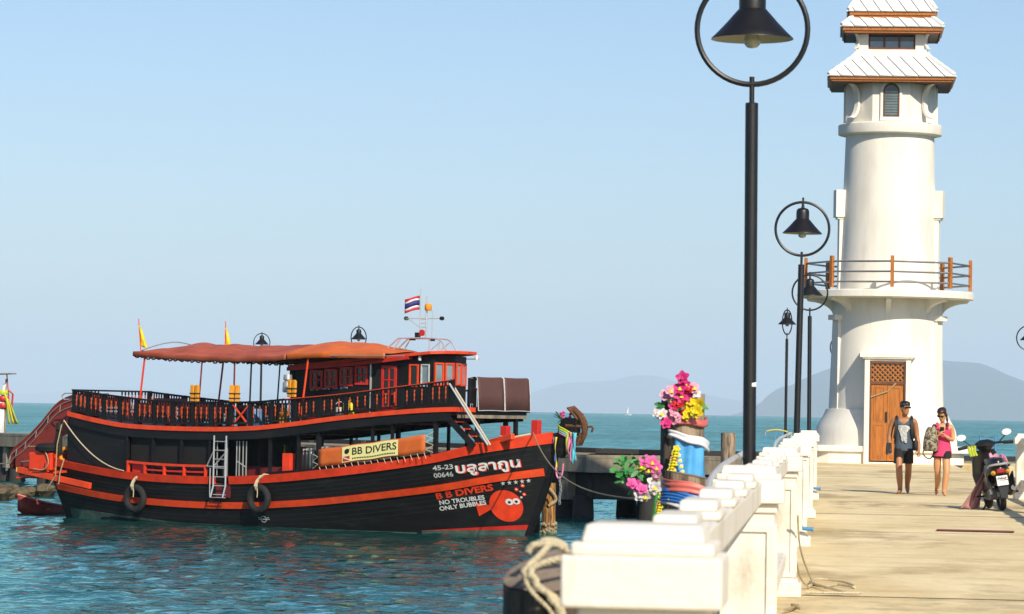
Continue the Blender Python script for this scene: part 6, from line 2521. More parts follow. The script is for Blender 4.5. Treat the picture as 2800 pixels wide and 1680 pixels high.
for k, (m, dx) in enumerate((('lime_cloth', 0.35), ('yellow_cloth', 0.55), ('tar_wood', 0.62), ('lime_cloth', 0.75))):
    b = MB()
    b.grid([[(0.25 + dx * t + 0.1 * q + 0.04 * sin(5 * t), -0.2 - 0.05 * q, 4.05 - 1.55 * t) for q in (0, 0.6, 1.2)] for t in [i / 9 for i in range(10)]])
    b.build('streamer', m, LT, smooth=True, solid=0.01)
b = MB()
b.tube([(0.5, -0.1, 4.2), (0.72, -0.1, 4.0), (0.66, -0.1, 3.1)], 0.05, 6)
b.tube([(0.35, 0.1, 5.0), (0.5, 0.1, 3.6)], 0.03, 6)
b.build('red_prop', 'red_paint', LT)
b = MB()
b.bar((-5, 0, 4.72), (0.65, 0, 5.02), 1.6, 0.05)
b.build('awning', 'pier_side', LT)
for x in (-4, 0.35):
    b = MB()
    b.tube([(x, 0, 1.0), (x, 0, 4.75)], 0.04, 6)
    b.build('awning_post', 'old_wood', LT)

SB = thing('sailboat', 'tiny white sailboat far out on the horizon', 'sailboat', at(1718, 1127, 4200))
SB.location.z = WATER
b = MB()
b.grid([[(-4 + 8 * t, -1.2 * sin(pi * min(1, t * 1.1 + 0.05)), 1.2), (-4 + 8 * t, 0, -0.3), (-4 + 8 * t, 1.2 * sin(pi * min(1, t * 1.1 + 0.05)), 1.2)] for t in [i / 8 for i in range(9)]])
b.build('hull', 'white_paint', SB, solid=0.2)
b = MB()
b.grid([[(0.2, 0.0, 1.8 + 8.6 * t), (-3.4 * (1 - t) + 0.1, 0.5 * (1 - t), 1.8 + 8.6 * t)] for t in [i / 6 for i in range(7)]])
b.build('sail', 'white_cloth', SB, smooth=True, solid=0.03)
b = MB()
b.tube([(0.3, 0, 1), (0.3, 0, 11)], 0.1, 6)
b.build('mast', 'dull_steel', SB)


# ================================================================== PEOPLE
def skin_mesh(name, nodes, links, matn, parent, sub=2, root=0):
    """nodes: (x, y, z, rx, ry); links: pairs; one continuous skin surface"""
    me = bpy.data.meshes.new(name)
    me.from_pydata([n[:3] for n in nodes], links, [])
    o = bpy.data.objects.new(name, me)
    COL.objects.link(o)
    md = o.modifiers.new('skin', 'SKIN')
    md.use_smooth_shade = True
    md.branch_smoothing = 0.4
    for i, n in enumerate(nodes):
        me.skin_vertices[0].data[i].radius = (n[3], n[4])
        me.skin_vertices[0].data[i].use_root = (i == root)
    sd_ = o.modifiers.new('sub', 'SUBSURF')
    sd_.levels = sub
    sd_.render_levels = sub
    dg = bpy.context.evaluated_depsgraph_get()
    out = bpy.data.meshes.new_from_object(o.evaluated_get(dg))
    bpy.data.objects.remove(o)
    out.materials.clear()
    out.materials.append(M[matn])
    out.polygons.foreach_set('use_smooth', [True] * len(out.polygons))
    return put(name, out, parent)


def loft(name, rings, matn, parent, n=20, close=(False, False), smooth=True, solid=0.0, wob=0.0, seed=0.0):
    """rings: (cx, cy, z, rx, ry) elliptical sections"""
    b = MB()
    rows = []
    for k, (cx, cy, z, rx, ry) in enumerate(rings):
        rows.append([(cx + rx * cos(a) * (1 + wob * sin(5 * a + k + seed)), cy + ry * sin(a) * (1 + wob * sin(4 * a + 2 * k + seed)), z) for a in [2 * pi * i / n for i in range(n)]])
    b.grid(rows, closed=True)
    if close[0]:
        b.add(rows[0], [tuple(range(n - 1, -1, -1))])
    if close[1]:
        b.add(rows[-1], [tuple(range(n))])
    return b.build(name, matn, parent, smooth=smooth, angle=70, solid=solid)


def hand(nodes, links, wrist_i, p, d, side, scale=1.0, curl=0.6, palm_n=(0, -1, 0)):
    """palm with four fingers and a thumb, added to a body graph"""
    p, d = Vector(p), Vector(d).normalized()
    nrm = Vector(palm_n).normalized()
    s = d.cross(nrm).normalized() * side
    k = scale
    c = p + d * 0.05 * k
    nodes.append((*c, 0.034 * k, 0.018 * k))
    pi_ = len(nodes) - 1
    links.append((wrist_i, pi_))
    for q, L_ in ((-0.030, 0.062), (-0.010, 0.074), (0.010, 0.070), (0.028, 0.054)):
        a0 = c + d * 0.035 * k + s * q * k
        a1 = a0 + (d * cos(curl * 0.5) + nrm * sin(curl * 0.5)) * L_ * 0.55 * k
        a2 = a1 + (d * cos(curl) + nrm * sin(curl)) * L_ * 0.55 * k
        b0 = len(nodes)
        nodes += [(*a0, 0.010 * k, 0.010 * k), (*a1, 0.0085 * k, 0.0085 * k), (*a2, 0.007 * k, 0.007 * k)]
        links += [(pi_, b0), (b0, b0 + 1), (b0 + 1, b0 + 2)]
    t0 = p + d * 0.03 * k - s * 0.034 * k
    t1 = t0 + (d * 0.7 - s * 0.6 + nrm * 0.3).normalized() * 0.035 * k
    t2 = t1 + (d * 0.9 - s * 0.2 + nrm * 0.3).normalized() * 0.028 * k
    b0 = len(nodes)
    nodes += [(*t0, 0.012 * k, 0.012 * k), (*t1, 0.010 * k, 0.010 * k), (*t2, 0.008 * k, 0.008 * k)]
    links += [(pi_, b0), (b0, b0 + 1), (b0 + 1, b0 + 2)]


def head_shape(parent, c, yaw, pitch, skin, k=1.0, beard=False):
    """head with brow, nose, lips, chin and ears; local -y is the face"""
    R = Matrix.Translation(c) @ Matrix.Rotation(yaw, 4, 'Z') @ Matrix.Rotation(pitch, 4, 'X')
    b = MB()
    prof = [(-0.125, 0.030, 0.035, -0.040), (-0.112, 0.046, 0.055, -0.030), (-0.09, 0.056, 0.072, -0.016), (-0.06, 0.064, 0.082, -0.006), (-0.02, 0.070, 0.090, 0.0), (0.02, 0.074, 0.094, 0.004),
            (0.06, 0.074, 0.094, 0.008), (0.09, 0.066, 0.084, 0.010), (0.112, 0.048, 0.062, 0.012), (0.124, 0.022, 0.030, 0.012)]
    rows = []
    for z, rx, ry, oy in prof:
        row = []
        for i in range(24):
            a = 2 * pi * i / 24
            x, y = rx * cos(a), ry * sin(a) + oy
            f = max(0, -sin(a)) ** 8
            if -0.035 < z < 0.015 and f > 0.3:
                y -= 0.020 * f * (1 if z < 0 else 0.5)          # nose
            if abs(z - 0.02) < 0.012 and 0.05 < f < 0.6:
                y += 0.006                                       # eye hollows
            if abs(z + 0.06) < 0.015:
                y -= 0.004 * f                                   # lips
            row.append(R @ (Vector((x, y, z)) * k))
        rows.append(row)
    b.grid(rows, closed=True)
    b.add(rows[0], [tuple(range(23, -1, -1))])
    b.add(rows[-1], [tuple(range(24))])
    for s in (-1, 1):
        b.lathe([(0.006, -0.026), (0.016, -0.012), (0.018, 0.010), (0.010, 0.026)], 8, (0, 0, 0))
        for i in range(len(b.v) - 32, len(b.v)):
            x, y, z = b.v[i]
            b.v[i] = tuple(R @ (Vector((s * 0.074 + x * 0.5, 0.006 + y * 1.1, z)) * k))
    b.build('head', skin, parent, smooth=True, angle=70)
    return R


# --- man walking towards the viewer
MAN = thing('person', 'man in slate tank top with white print and black shorts walking', 'person', (1.345, 64.8, 0))
nodes = [(0.0, 0.02, 0.93, 0.15, 0.11), (0.0, 0.01, 1.08, 0.135, 0.10), (0.0, 0.0, 1.25, 0.155, 0.11), (0.0, 0.0, 1.38, 0.15, 0.10), (0.005, 0.0, 1.46, 0.065, 0.06), (0.01, -0.01, 1.54, 0.058, 0.058),
         # left in picture: arm
         (-0.20, 0.0, 1.40, 0.072, 0.070), (-0.255, 0.03, 1.24, 0.056, 0.056), (-0.275, 0.03, 1.06, 0.050, 0.050), (-0.275, -0.06, 0.93, 0.044, 0.044), (-0.265, -0.10, 0.86, 0.032, 0.032),
         # right in picture: arm
         (0.20, 0.0, 1.40, 0.072, 0.070), (0.235, 0.04, 1.22, 0.057, 0.057), (0.255, 0.04, 1.07, 0.050, 0.050), (0.285, -0.03, 0.93, 0.044, 0.044), (0.29, -0.07, 0.85, 0.032, 0.032),
         # leg forward (left in picture)
         (-0.085, 0.0, 0.84, 0.095, 0.095), (-0.09, -0.10, 0.64, 0.082, 0.082), (-0.085, -0.17, 0.48, 0.064, 0.066), (-0.075, -0.15, 0.32, 0.068, 0.070), (-0.060, -0.14, 0.12, 0.045, 0.048), (-0.06, -0.15, 0.055, 0.046, 0.050), (-0.08, -0.25, 0.036, 0.055, 0.034), (-0.10, -0.33, 0.028, 0.050, 0.024),
         # leg behind (right in picture)
         (0.085, 0.03, 0.84, 0.095, 0.095), (0.095, 0.08, 0.64, 0.082, 0.082), (0.10, 0.10, 0.49, 0.064, 0.066), (0.095, 0.22, 0.33, 0.068, 0.070), (0.085, 0.32, 0.16, 0.045, 0.048), (0.088, 0.34, 0.09, 0.045, 0.050), (0.095, 0.25, 0.048, 0.052, 0.036), (0.10, 0.19, 0.030, 0.046, 0.024)]
links = [(0, 1), (1, 2), (2, 3), (3, 4), (4, 5), (3, 6), (6, 7), (7, 8), (8, 9), (9, 10), (3, 11), (11, 12), (12, 13), (13, 14), (14, 15),
         (0, 16), (16, 17), (17, 18), (18, 19), (19, 20), (20, 21), (21, 22), (22, 23), (0, 24), (24, 25), (25, 26), (26, 27), (27, 28), (28, 29), (29, 30), (30, 31)]
hand(nodes, links, 10, (-0.265, -0.10, 0.86), (0.02, -0.15, -1), 1, 1.0, 0.7)
hand(nodes, links, 15, (0.29, -0.07, 0.85), (-0.05, -0.15, -1), -1, 1.0, 0.5)
skin_mesh('body', nodes, links, 'skin_tan', MAN)
R = head_shape(MAN, Vector((0.015, -0.03, 1.635)), radians(38), radians(4), 'skin_tan', 1.0)
b = MB()                                                            # hair cap
rows = []
for z, k in ((0.005, 1.10), (0.03, 1.12), (0.06, 1.13), (0.09, 1.16), (0.118, 1.25), (0.138, 0.75)):
    row = []
    for i in range(24):
        a = 2 * pi * i / 24
        front = max(0, -sin(a)) ** 1.5
        zz = z if z > 0.055 else z + (0.062 - z) * min(1, front * 1.6)
        rr = 0.076 * k * (1 if z < 0.10 else (0.80 if z < 0.13 else 0.6))
        row.append(R @ Vector((rr * cos(a) + 0.003 * sin(7 * a), rr * 1.22 * sin(a) + 0.012 * (1 - front), zz)))
    rows.append(row)
b.grid(rows, closed=True)
b.add(rows[-1], [tuple(range(24))])
b.build('hair', 'hair_black', MAN, smooth=True, angle=80)
b = MB()
rows = [[R @ Vector((0.0865 * cos(a), 0.104 * sin(a) + 0.004, z)) for a in [2 * pi * i / 24 for i in range(24)]] for z in (0.062, 0.090)]
b.grid(rows, closed=True)
b.build('headband', 'scooter_grey', MAN, smooth=True, solid=0.004)
b = MB()
for s in (-1, 1):
    b.box(Vector((s * 0.034, -0.094, 0.018)), (0.056, 0.012, 0.036))
    b.box(Vector((s * 0.070, -0.045, 0.022)), (0.006, 0.10, 0.010))
b.box(Vector((0, -0.098, 0.026)), (0.02, 0.01, 0.008))
b.v = [tuple(R @ Vector(v)) for v in b.v]
b.build('sunglasses', 'black_metal', MAN)
loft('tank_top', [(0, 0.02, 0.82, 0.185, 0.135), (0, 0.02, 0.86, 0.182, 0.13), (0, 0.015, 0.95, 0.175, 0.125), (0, 0.01, 1.08, 0.170, 0.122), (0, 0.0, 1.22, 0.178, 0.128), (0, 0, 1.32, 0.172, 0.122)],
     'shirt_grey', MAN, wob=0.025)
b = MB()                                                            # yoke with scooped neck: front and back panels rising to the shoulders
for s in (-1, 1):
    rows = []
    for i in range(13):
        u = -1 + 2 * i / 12
        top = 1.33 + 0.13 * min(1, abs(u) ** 1.6 * 1.5) if s < 0 else 1.40 + 0.06 * abs(u)
        x = 0.165 * u
        rows.append([(x * 1.04, s * 0.122 * sqrt(max(0.05, 1 - 0.55 * u * u)), 1.30), (x, s * 0.112 * sqrt(max(0.05, 1 - 0.7 * u * u)), (1.30 + top) / 2), (x * 0.86, s * 0.075 * sqrt(max(0.02, 1 - 0.95 * u * u)) - 0.012, top)])
    b.grid(rows)
b.build('shirt_yoke', 'shirt_grey', MAN, smooth=True, angle=80, solid=0.01)
b = MB()                                                            # white printed figure on the chest
out = [(-0.11, 1.30), (-0.04, 1.31), (0.03, 1.31), (0.10, 1.29), (0.115, 1.24), (0.08, 1.21), (0.055, 1.16), (0.06, 1.05), (0.055, 0.97), (0.02, 0.965), (0.0, 1.03), (-0.02, 0.98), (-0.05, 1.02), (-0.06, 1.10), (-0.085, 1.18), (-0.115, 1.24)]
b.prism(out, lambda x, z, d: (x, -0.006 - sqrt(max(0, 1 - (x / 0.19) ** 2)) * (0.128 if z > 1.0 else 0.130) - d, z), 0.003)
b.build('shirt_print', 'print_white', MAN)
loft('waistband', [(0, 0.02, 0.80, 0.165, 0.125), (0, 0.02, 0.92, 0.165, 0.125)], 'shorts_black', MAN)
for s, y in ((-1, -0.06), (1, 0.06)):
    loft('shorts_leg', [(s * 0.085, 0.015, 0.86, 0.095, 0.125), (s * 0.09, y * 0.5, 0.76, 0.098, 0.115), (s * 0.092, y, 0.66, 0.096, 0.105), (s * 0.095, y * 1.5, 0.57, 0.098, 0.105)], 'shorts_black', MAN, wob=0.02)
loft('crotch', [(0, 0.015, 0.74, 0.03, 0.09), (0, 0.015, 0.80, 0.12, 0.12), (0, 0.015, 0.86, 0.165, 0.125)], 'shorts_black', MAN)
MBP = thing('backpack', 'black backpack on the back of the man, its straps over his shoulders', 'backpack', (1.345, 64.8, 0))
for s in (-1, 1):
    b = MB()
    pth = spline([(s * 0.135, 0.10, 1.44), (s * 0.14, 0.0, 1.475), (s * 0.145, -0.10, 1.40), (s * 0.155, -0.135, 1.25), (s * 0.175, -0.10, 1.08), (s * 0.18, 0.06, 0.96)], 5)
    for p, q in zip(pth, pth[1:]):
        b.bar(p, q, 0.055, 0.014, up=(0, -1, 0.4))
    b.build('strap', 'black_nylon', MBP)
loft('sack', [(0, 0.20, 0.98, 0.14, 0.07), (0, 0.21, 1.05, 0.17, 0.09), (0, 0.21, 1.25, 0.17, 0.09), (0, 0.19, 1.42, 0.12, 0.06)], 'black_nylon', MBP, close=(True, True))
b = MB()
b.box((0, 0, -0.09), (0.12, 0.10, 0.20), top=0.85)
b.box((0, -0.01, 0.02), (0.10, 0.08, 0.03))
tag(b.build('camera_bag', 'black_nylon', None, bevel=0.02, loc=(1.345 - 0.285, 64.72, 0.93)), 'small black camera bag in the hand of the man, by the orange door', 'bag')
b = MB()
b.lathe([(0.035, -0.10), (0.05, -0.05), (0.05, 0.06), (0.03, 0.10)], 10)
b.box((0.0, -0.02, 0.10), (0.04, 0.03, 0.14))
tag(b.build('hip_pouch', 'black_nylon', None, smooth=True, loc=(1.345 + 0.225, 64.75, 0.92)), 'small black pouch at the hip of the man, on the side nearer the woman', 'bag')

# --- woman in pink
WOM = thing('person', 'woman in pink top and short dark shorts looking down', 'person', (2.04, 63.7, 0))
nodes = [(0.0, 0.02, 0.87, 0.145, 0.105), (0.0, 0.01, 1.02, 0.115, 0.09), (0.01, 0.0, 1.18, 0.135, 0.10), (0.01, 0.0, 1.29, 0.125, 0.085), (0.005, -0.005, 1.36, 0.048, 0.048), (0.0, -0.025, 1.42, 0.046, 0.046),
         # arm at the left of the picture, bent across the chest
         (-0.155, 0.0, 1.30, 0.058, 0.056), (-0.19, 0.01, 1.16, 0.046, 0.046), (-0.185, -0.02, 1.04, 0.042, 0.042), (-0.11, -0.15, 1.10, 0.030, 0.030), (-0.055, -0.21, 1.15, 0.022, 0.022),
         # arm at the right of the picture, elbow out, forearm up to the chest
         (0.165, 0.0, 1.30, 0.058, 0.056), (0.195, 0.02, 1.17, 0.047, 0.047), (0.195, -0.01, 1.04, 0.044, 0.044), (0.10, -0.15, 1.09, 0.037, 0.037), (0.03, -0.20, 1.14, 0.022, 0.022),
         # legs: left in picture trails, right in picture is in front
         (-0.075, 0.03, 0.77, 0.085, 0.085), (-0.085, 0.06, 0.58, 0.080, 0.080), (-0.075, 0.08, 0.44, 0.060, 0.062), (-0.065, 0.22, 0.29, 0.062, 0.064), (-0.07, 0.34, 0.14, 0.042, 0.044), (-0.075, 0.36, 0.10, 0.042, 0.046), (-0.085, 0.29, 0.045, 0.048, 0.034), (-0.09, 0.24, 0.028, 0.042, 0.022),
         (0.075, 0.0, 0.77, 0.085, 0.085), (0.085, -0.07, 0.58, 0.080, 0.080), (0.085, -0.12, 0.44, 0.060, 0.062), (0.07, -0.10, 0.29, 0.063, 0.065), (0.045, -0.09, 0.10, 0.042, 0.044), (0.045, -0.10, 0.05, 0.042, 0.046), (0.055, -0.19, 0.032, 0.048, 0.030), (0.065, -0.25, 0.025, 0.042, 0.022)]
hand(nodes, links2 := list(links), 10, (-0.055, -0.21, 1.15), (0.6, -0.1, 0.8), 1, 0.9, 0.9, (0.5, 0.6, 0))
hand(nodes, links2, 15, (0.03, -0.20, 1.14), (-0.7, -0.1, 0.6), -1, 0.9, 0.9, (-0.4, 0.6, 0.2))
skin_mesh('body', nodes, links2, 'skin', WOM)
R = head_shape(WOM, Vector((-0.01, -0.055, 1.515)), radians(-22), radians(26), 'skin', 0.95)
b = MB()
rows = []
for z, k in ((-0.06, 1.06), (-0.02, 1.10), (0.02, 1.13), (0.06, 1.15), (0.09, 1.17), (0.118, 1.22), (0.136, 0.7)):
    row = []
    for i in range(24):
        a = 2 * pi * i / 24
        front = max(0, -sin(a)) ** 1.2
        zz = z if z > 0.065 else z + (0.075 - z) * min(1, front * 1.8)
        rr = 0.073 * k * (1 if z < 0.10 else (0.8 if z < 0.13 else 0.6))
        row.append(R @ Vector((rr * cos(a), rr * 1.24 * sin(a) + 0.012 * (1 - front), zz)))
    rows.append(row)
b.grid(rows, closed=True)
b.add(rows[-1], [tuple(range(24))])
b.tube(spline([R @ Vector((0.072, 0.02, 0.02)), R @ Vector((0.088, 0.0, -0.05)), Vector((0.085, -0.07, 1.40)), Vector((0.09, -0.10, 1.32)), Vector((0.085, -0.11, 1.26))], 5), [0.024 + 0.004 * sin(i) - 0.0006 * i for i in range(21)], 8)
b.build('hair', 'hair_brown', WOM, smooth=True, angle=80)
b = MB()
for s in (-1, 1):
    b.box(Vector((s * 0.032, -0.092, 0.012)), (0.052, 0.012, 0.034))
    b.box(Vector((s * 0.068, -0.045, 0.018)), (0.006, 0.10, 0.009))
b.v = [tuple(R @ Vector(v)) for v in b.v]
b.build('sunglasses', 'black_metal', WOM)
loft('tank_top', [(0.01, 0.02, 0.735, 0.180, 0.135), (0.01, 0.02, 0.80, 0.172, 0.128), (0.01, 0.015, 0.92, 0.155, 0.115), (0.005, 0.01, 1.03, 0.140, 0.105), (0.01, 0.0, 1.14, 0.150, 0.118), (0.01, 0, 1.22, 0.150, 0.112), (0.01, 0, 1.26, 0.138, 0.10)],
     'shirt_pink', WOM, wob=0.02)
for s in (-1, 1):
    b = MB()
    pth = spline([(s * 0.085, -0.10, 1.25), (s * 0.095, -0.07, 1.32), (s * 0.10, 0.0, 1.362), (s * 0.09, 0.06, 1.31), (s * 0.08, 0.09, 1.24)], 4)
    for p, q in zip(pth, pth[1:]):
        b.bar(p, q, 0.06, 0.012, up=(0, -1, 0.4))
    b.build('shoulder_strap', 'shirt_pink', WOM)
for s, y in ((-1, 0.045), (1, -0.03)):
    loft('shorts_leg', [(s * 0.080, 0.02, 0.84, 0.090, 0.115), (s * 0.082, y, 0.75, 0.094, 0.108), (s * 0.084, y, 0.705, 0.095, 0.106)], 'shorts_black', WOM)
CP = thing('backpack', 'camouflage backpack carried in front by the woman in pink', 'backpack', (2.04 - 0.225, 63.7 - 0.14, 0.79), radians(10))
loft('sack', [(0, 0, 0.04, 0.12, 0.08), (0, 0, 0.10, 0.145, 0.10), (0.01, 0, 0.28, 0.14, 0.105), (0.02, 0, 0.42, 0.115, 0.09), (0.02, 0, 0.50, 0.07, 0.06)], 'camo', CP, close=(True, True), wob=0.03)
loft('front_pocket', [(-0.01, -0.09, 0.06, 0.09, 0.03), (-0.01, -0.11, 0.10, 0.11, 0.045), (0, -0.11, 0.22, 0.105, 0.045), (0, -0.09, 0.26, 0.09, 0.03)], 'camo', CP, close=(True, True))
b = MB()
b.tube(spline([(-0.10, 0.02, 0.10), (-0.14, -0.02, 0.0), (-0.08, -0.02, -0.08), (0.0, 0, -0.10), (0.06, 0, -0.02)], 4), 0.012, 6)
b.tube(spline([(0.03, 0.0, 0.49), (0.06, 0.0, 0.54), (0.12, 0.02, 0.50)], 4), 0.014, 6)
b.build('strap', 'black_nylon', CP)
b = MB()
b.box((0, 0, 0), (0.075, 0.012, 0.13), rx=0.6)
tag(b.build('phone', 'black_metal', None, bevel=0.004, loc=(2.04 - 0.015, 63.7 - 0.235, 1.235)), 'dark phone held at the chest of the woman in pink', 'phone')


# ================================================================== MOTOR SCOOTER
SCO = thing('motor_scooter', 'black motor scooter parked at the right, seen from behind', 'scooter', (2.735, 53.75, 0), (0, radians(-9), radians(7)))
SCO.scale = (1.18, 1.0, 1.04)


def wheel(y, r, wd, name):
    b = MB()
    rows = []
    for j in range(32):
        q = 2 * pi * j / 32
        rows.append([((wd / 2) * sin(t), y + (r - wd / 2 + (wd / 2) * cos(t)) * cos(q), r + (r - wd / 2 + (wd / 2) * cos(t)) * sin(q)) for t in [2 * pi * i / 10 for i in range(10)]])
    rows.append(rows[0])
    w = thing(name, None, None)
    w.parent = SCO
    b.grid(rows, closed=True)
    b.build('tyre', 'rubber', w, smooth=True)
    b = MB()
    for k in range(5):
        a = 2 * pi * k / 5
        b.bar((0, y, r), (0, y + (r - wd) * cos(a), r + (r - wd) * sin(a)), 0.03, 0.02)
    b.tube([(0.05, y, r), (-0.05, y, r)], 0.05, 10)
    b.build('rim', 'dull_steel', w)


wheel(0.26, 0.265, 0.085, 'rear_wheel')
wheel(1.50, 0.265, 0.080, 'front_wheel')
loft('seat', [(0, 0.36, 0.70, 0.11, 0.30), (0, 0.42, 0.76, 0.125, 0.36), (0, 0.45, 0.80, 0.12, 0.36), (0, 0.48, 0.815, 0.09, 0.33)], 'scooter_black', SCO, close=(True, True))
loft('rear_body', [(0, 0.36, 0.40, 0.10, 0.30), (0, 0.34, 0.52, 0.155, 0.36), (0, 0.32, 0.62, 0.17, 0.40), (0, 0.36, 0.72, 0.14, 0.38)], 'scooter_black', SCO, close=(True, True))
for s in (-1, 1):
    b = MB()
    b.prism([(0.0, 0.36), (0.5, 0.30), (0.55, 0.46), (0.05, 0.60)], lambda y, z, d, s=s: (s * (0.165 + d), y, z), 0.02)
    b.build('side_fairing', 'scooter_black', SCO, bevel=0.01)
b = MB()
b.box((0, 0.85, 0.30), (0.30, 0.55, 0.07))
b.build('floorboard', 'scooter_black', SCO, bevel=0.02)
loft('leg_shield', [(0, 1.18, 0.30, 0.17, 0.05), (0, 1.22, 0.55, 0.21, 0.06), (0, 1.20, 0.80, 0.19, 0.07), (0, 1.16, 0.93, 0.13, 0.07)], 'scooter_black', SCO, close=(True, True))
loft('handlebar_cowl', [(0, 1.10, 0.93, 0.08, 0.07), (0, 1.08, 1.0, 0.15, 0.11), (0, 1.10, 1.05, 0.13, 0.10), (0, 1.12, 1.09, 0.06, 0.05)], 'scooter_black', SCO, close=(True, True))
b = MB()
b.tube(spline([(-0.36, 1.00, 1.00), (-0.2, 1.06, 1.02), (0, 1.10, 1.02), (0.2, 1.06, 1.02), (0.36, 1.0, 1.0)], 4), 0.018, 8)
b.build('handlebar', 'black_metal', SCO, smooth=True)
for s in (-1, 1):
    b = MB()
    b.tube([(s * 0.25, 1.035, 1.012), (s * 0.38, 0.99, 1.0)], 0.026, 8)
    b.build('grip', 'rubber', SCO, smooth=True)
    b = MB()
    b.tube([(s * 0.2, 1.05, 1.03), (s * 0.26, 1.05, 1.09), (s * 0.30, 1.04, 1.13)], 0.009, 6)
    b.build('mirror_stem', 'black_metal', SCO)
    b = MB()
    b.lathe([(0.0, -0.012), (0.05, -0.010), (0.055, 0.0), (0.05, 0.012), (0.0, 0.02)], 14)
    b.v = [(x * 1.25, z, y * 0.95) for x, y, z in b.v]
    m = b.build('mirror', 'white_paint', SCO, smooth=True, loc=(s * 0.315, 1.04, 1.165))
b = MB()
for k in range(3):
    b.tube([(-0.25 + 0.05 * k - 0.03, 0.985 - 0.01 * k, 1.06), (-0.28 + 0.04 * k, 0.97, 0.98), (-0.26 + 0.045 * k, 0.99, 0.90)], 0.022, 6)
tag(b.build('work_glove', 'lime_cloth', None, smooth=True, loc=SCO.location, rz=tuple(SCO.rotation_euler)), 'lime green glove over the left scooter grip', 'glove')
b = MB()
b.box((0, -0.07, 0.62), (0.11, 0.06, 0.075))
tl = b.build('tail_lamp', 'tail_red', SCO, bevel=0.02)
for s in (-1, 1):
    b = MB()
    b.lathe([(0.0, -0.02), (0.035, 0), (0.0, 0.05)], 10)
    b.v = [(x, -z, y) for x, y, z in b.v]
    b.build('indicator', 'life_orange', SCO, smooth=True, loc=(s * 0.10, -0.05, 0.60))
b = MB()
b.tube(spline([(-0.14, 0.08, 0.68), (-0.13, -0.06, 0.72), (0.0, -0.10, 0.725), (0.13, -0.06, 0.72), (0.14, 0.08, 0.68)], 4), 0.018, 8)
b.build('grab_rail', 'dull_steel', SCO, smooth=True)
pl_ = thing('number_plate', None, None)
pl_.parent = SCO
b = MB()
b.box((0, -0.115, 0.475), (0.150, 0.006, 0.150), rx=-0.25)
b.build('plate', 'white_paint', pl_)


def plate_pt(x, z):
    return (x, -0.1205 - 0.255 * (0.475 - z) * -1 * -1 - 0.0, z) if False else (x, -0.1195 - (0.475 - z) * 0.255 * -1, z)


b = MB()
b.add([plate_pt(-0.078, 0.462), plate_pt(0.078, 0.472), plate_pt(0.078, 0.486), plate_pt(-0.078, 0.476)], [(0, 1, 2, 3)])
b.build('red_stripe', 'tail_red', pl_)
text_on('plate_text', 'กขล', lambda x, y: plate_pt(-0.06 + x, 0.497 + y), 0.12, 0.038, 'black_ink', pl_, bold=0.02)
text_on('plate_text', '251', lambda x, y: plate_pt(-0.055 + x, 0.410 + y), 0.11, 0.038, 'black_ink', pl_, bold=0.02)
b = MB()
b.prism([(-0.06, 0.40), (0.06, 0.40), (0.045, 0.20), (-0.045, 0.20)], lambda x, z, d: (x, -0.08 - d + 0.35 * (0.4 - z) * -0.3, z), 0.012)
b.build('mudguard', 'scooter_black', SCO)
b = MB()
b.tube([(0.15, 0.70, 0.24), (0.16, 0.35, 0.26), (0.165, 0.02, 0.34)], [0.025, 0.05, 0.045], 10)
b.build('exhaust', 'tank_black', SCO, smooth=True)
b = MB()
b.box((-0.10, 0.5, 0.27), (0.14, 0.5, 0.18))
b.build('engine', 'tank_grey', SCO, bevel=0.03)
for s in (-1, 1):
    b = MB()
    b.tube([(s * 0.12, 0.26, 0.27), (s * 0.13, 0.30, 0.58)], 0.026, 8)
    b.build('shock_absorber', 'steel', SCO, smooth=True)
    b = MB()
    b.tube([(s * 0.10, 0.62, 0.24), (s * 0.30, 0.62, 0.25)], 0.016, 6)
    b.build('foot_peg', 'rubber', SCO)
    b = MB()
    b.tube([(s * 0.07, 1.50, 0.265), (s * 0.07, 1.30, 0.75)], 0.02, 8)
    b.build('fork', 'dull_steel', SCO, smooth=True)
b = MB()
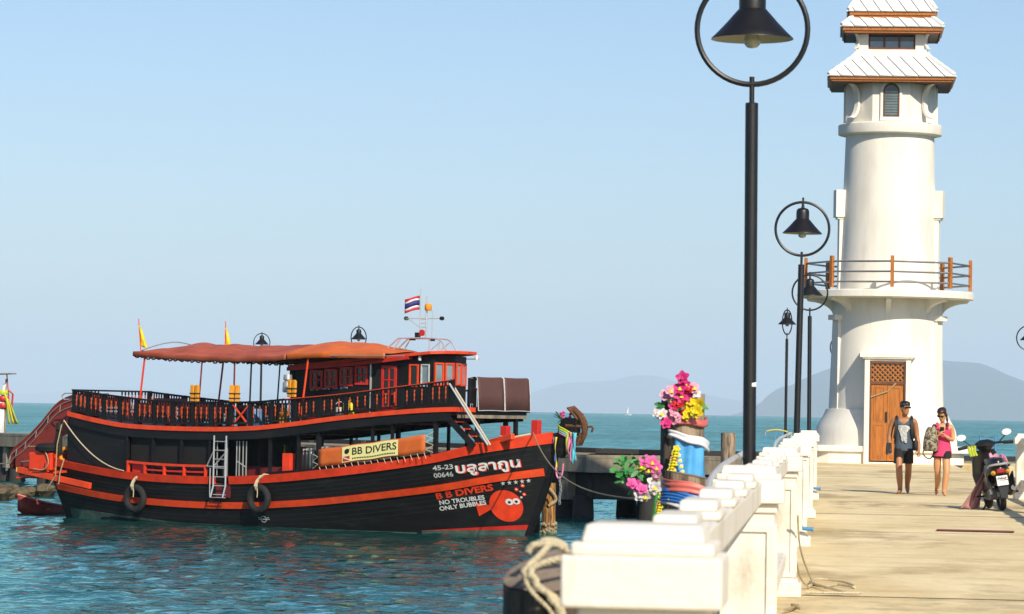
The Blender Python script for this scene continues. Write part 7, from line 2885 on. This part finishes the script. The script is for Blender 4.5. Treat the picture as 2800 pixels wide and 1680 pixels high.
b.tube([(-0.10, 0.6, 0.22), (-0.24, 0.42, 0.045)], 0.014, 6)
b.build('kickstand', 'black_metal', SCO)
loft('front_mudguard', [(0, 1.50, 0.50, 0.06, 0.22), (0, 1.50, 0.56, 0.055, 0.16), (0, 1.50, 0.58, 0.03, 0.08)], 'scooter_black', SCO, close=(True, True))
# cloths on the scooter
b = MB()
rows = []
for i in range(15):
    t = i / 14
    rows.append([(-0.14 - 0.48 * t ** 1.1 * (1 - q) - 0.08 * t * q + 0.10 * (q - 0.5) * (1 - t) + 0.02 * sin(q * 16 + t * 2), 0.62 + 0.22 * q - 0.12 * t + 0.035 * sin(q * 14 + t * 3), 0.62 - 0.60 * t + 0.01 * sin(q * 8)) for q in [j / 20 for j in range(21)]])
b.grid(rows)
tag(b.build('towel', 'towel_pink', None, smooth=True, angle=80, solid=0.008, loc=(2.735, 53.75, 0), rz=radians(13)), 'dusty pink towel hanging from the scooter down to the ground', 'towel')
b = MB()
rows = []
for i in range(9):
    rows.append([(0.02 + 0.26 * i / 8, 0.95 + 0.05 * sin(3 * i) - 0.1 * q, 0.90 - 0.05 * i / 8 - 0.14 * q + 0.03 * sin(2.2 * i + 4 * q)) for q in [j / 6 for j in range(7)]])
b.grid(rows)
tag(b.build('pink_cloth', 'flower_pink', None, smooth=True, angle=80, solid=0.012, loc=SCO.location, rz=tuple(SCO.rotation_euler)), 'pale pink cloth bundled under the scooter handlebar', 'cloth')


# ================================================================== HAZE
hb = MB()
hb.box((0, 33000, 370), (140000, 68000, 900))
hz = bpy.data.materials.new('sea_haze')
hz.use_nodes = True
hn = hz.node_tree.nodes
hn.remove(hn['Principled BSDF'])
pv = hn.new('ShaderNodeVolumePrincipled')
pv.inputs['Color'].default_value = (0.66, 0.82, 1.0, 1)
pv.inputs['Density'].default_value = 0.000055
pv.inputs['Anisotropy'].default_value = -0.2
hz.node_tree.links.new(pv.outputs['Volume'], hn['Material Output'].inputs['Volume'])
haze = hb.build('haze', hz)
tag(haze, kind='stuff')
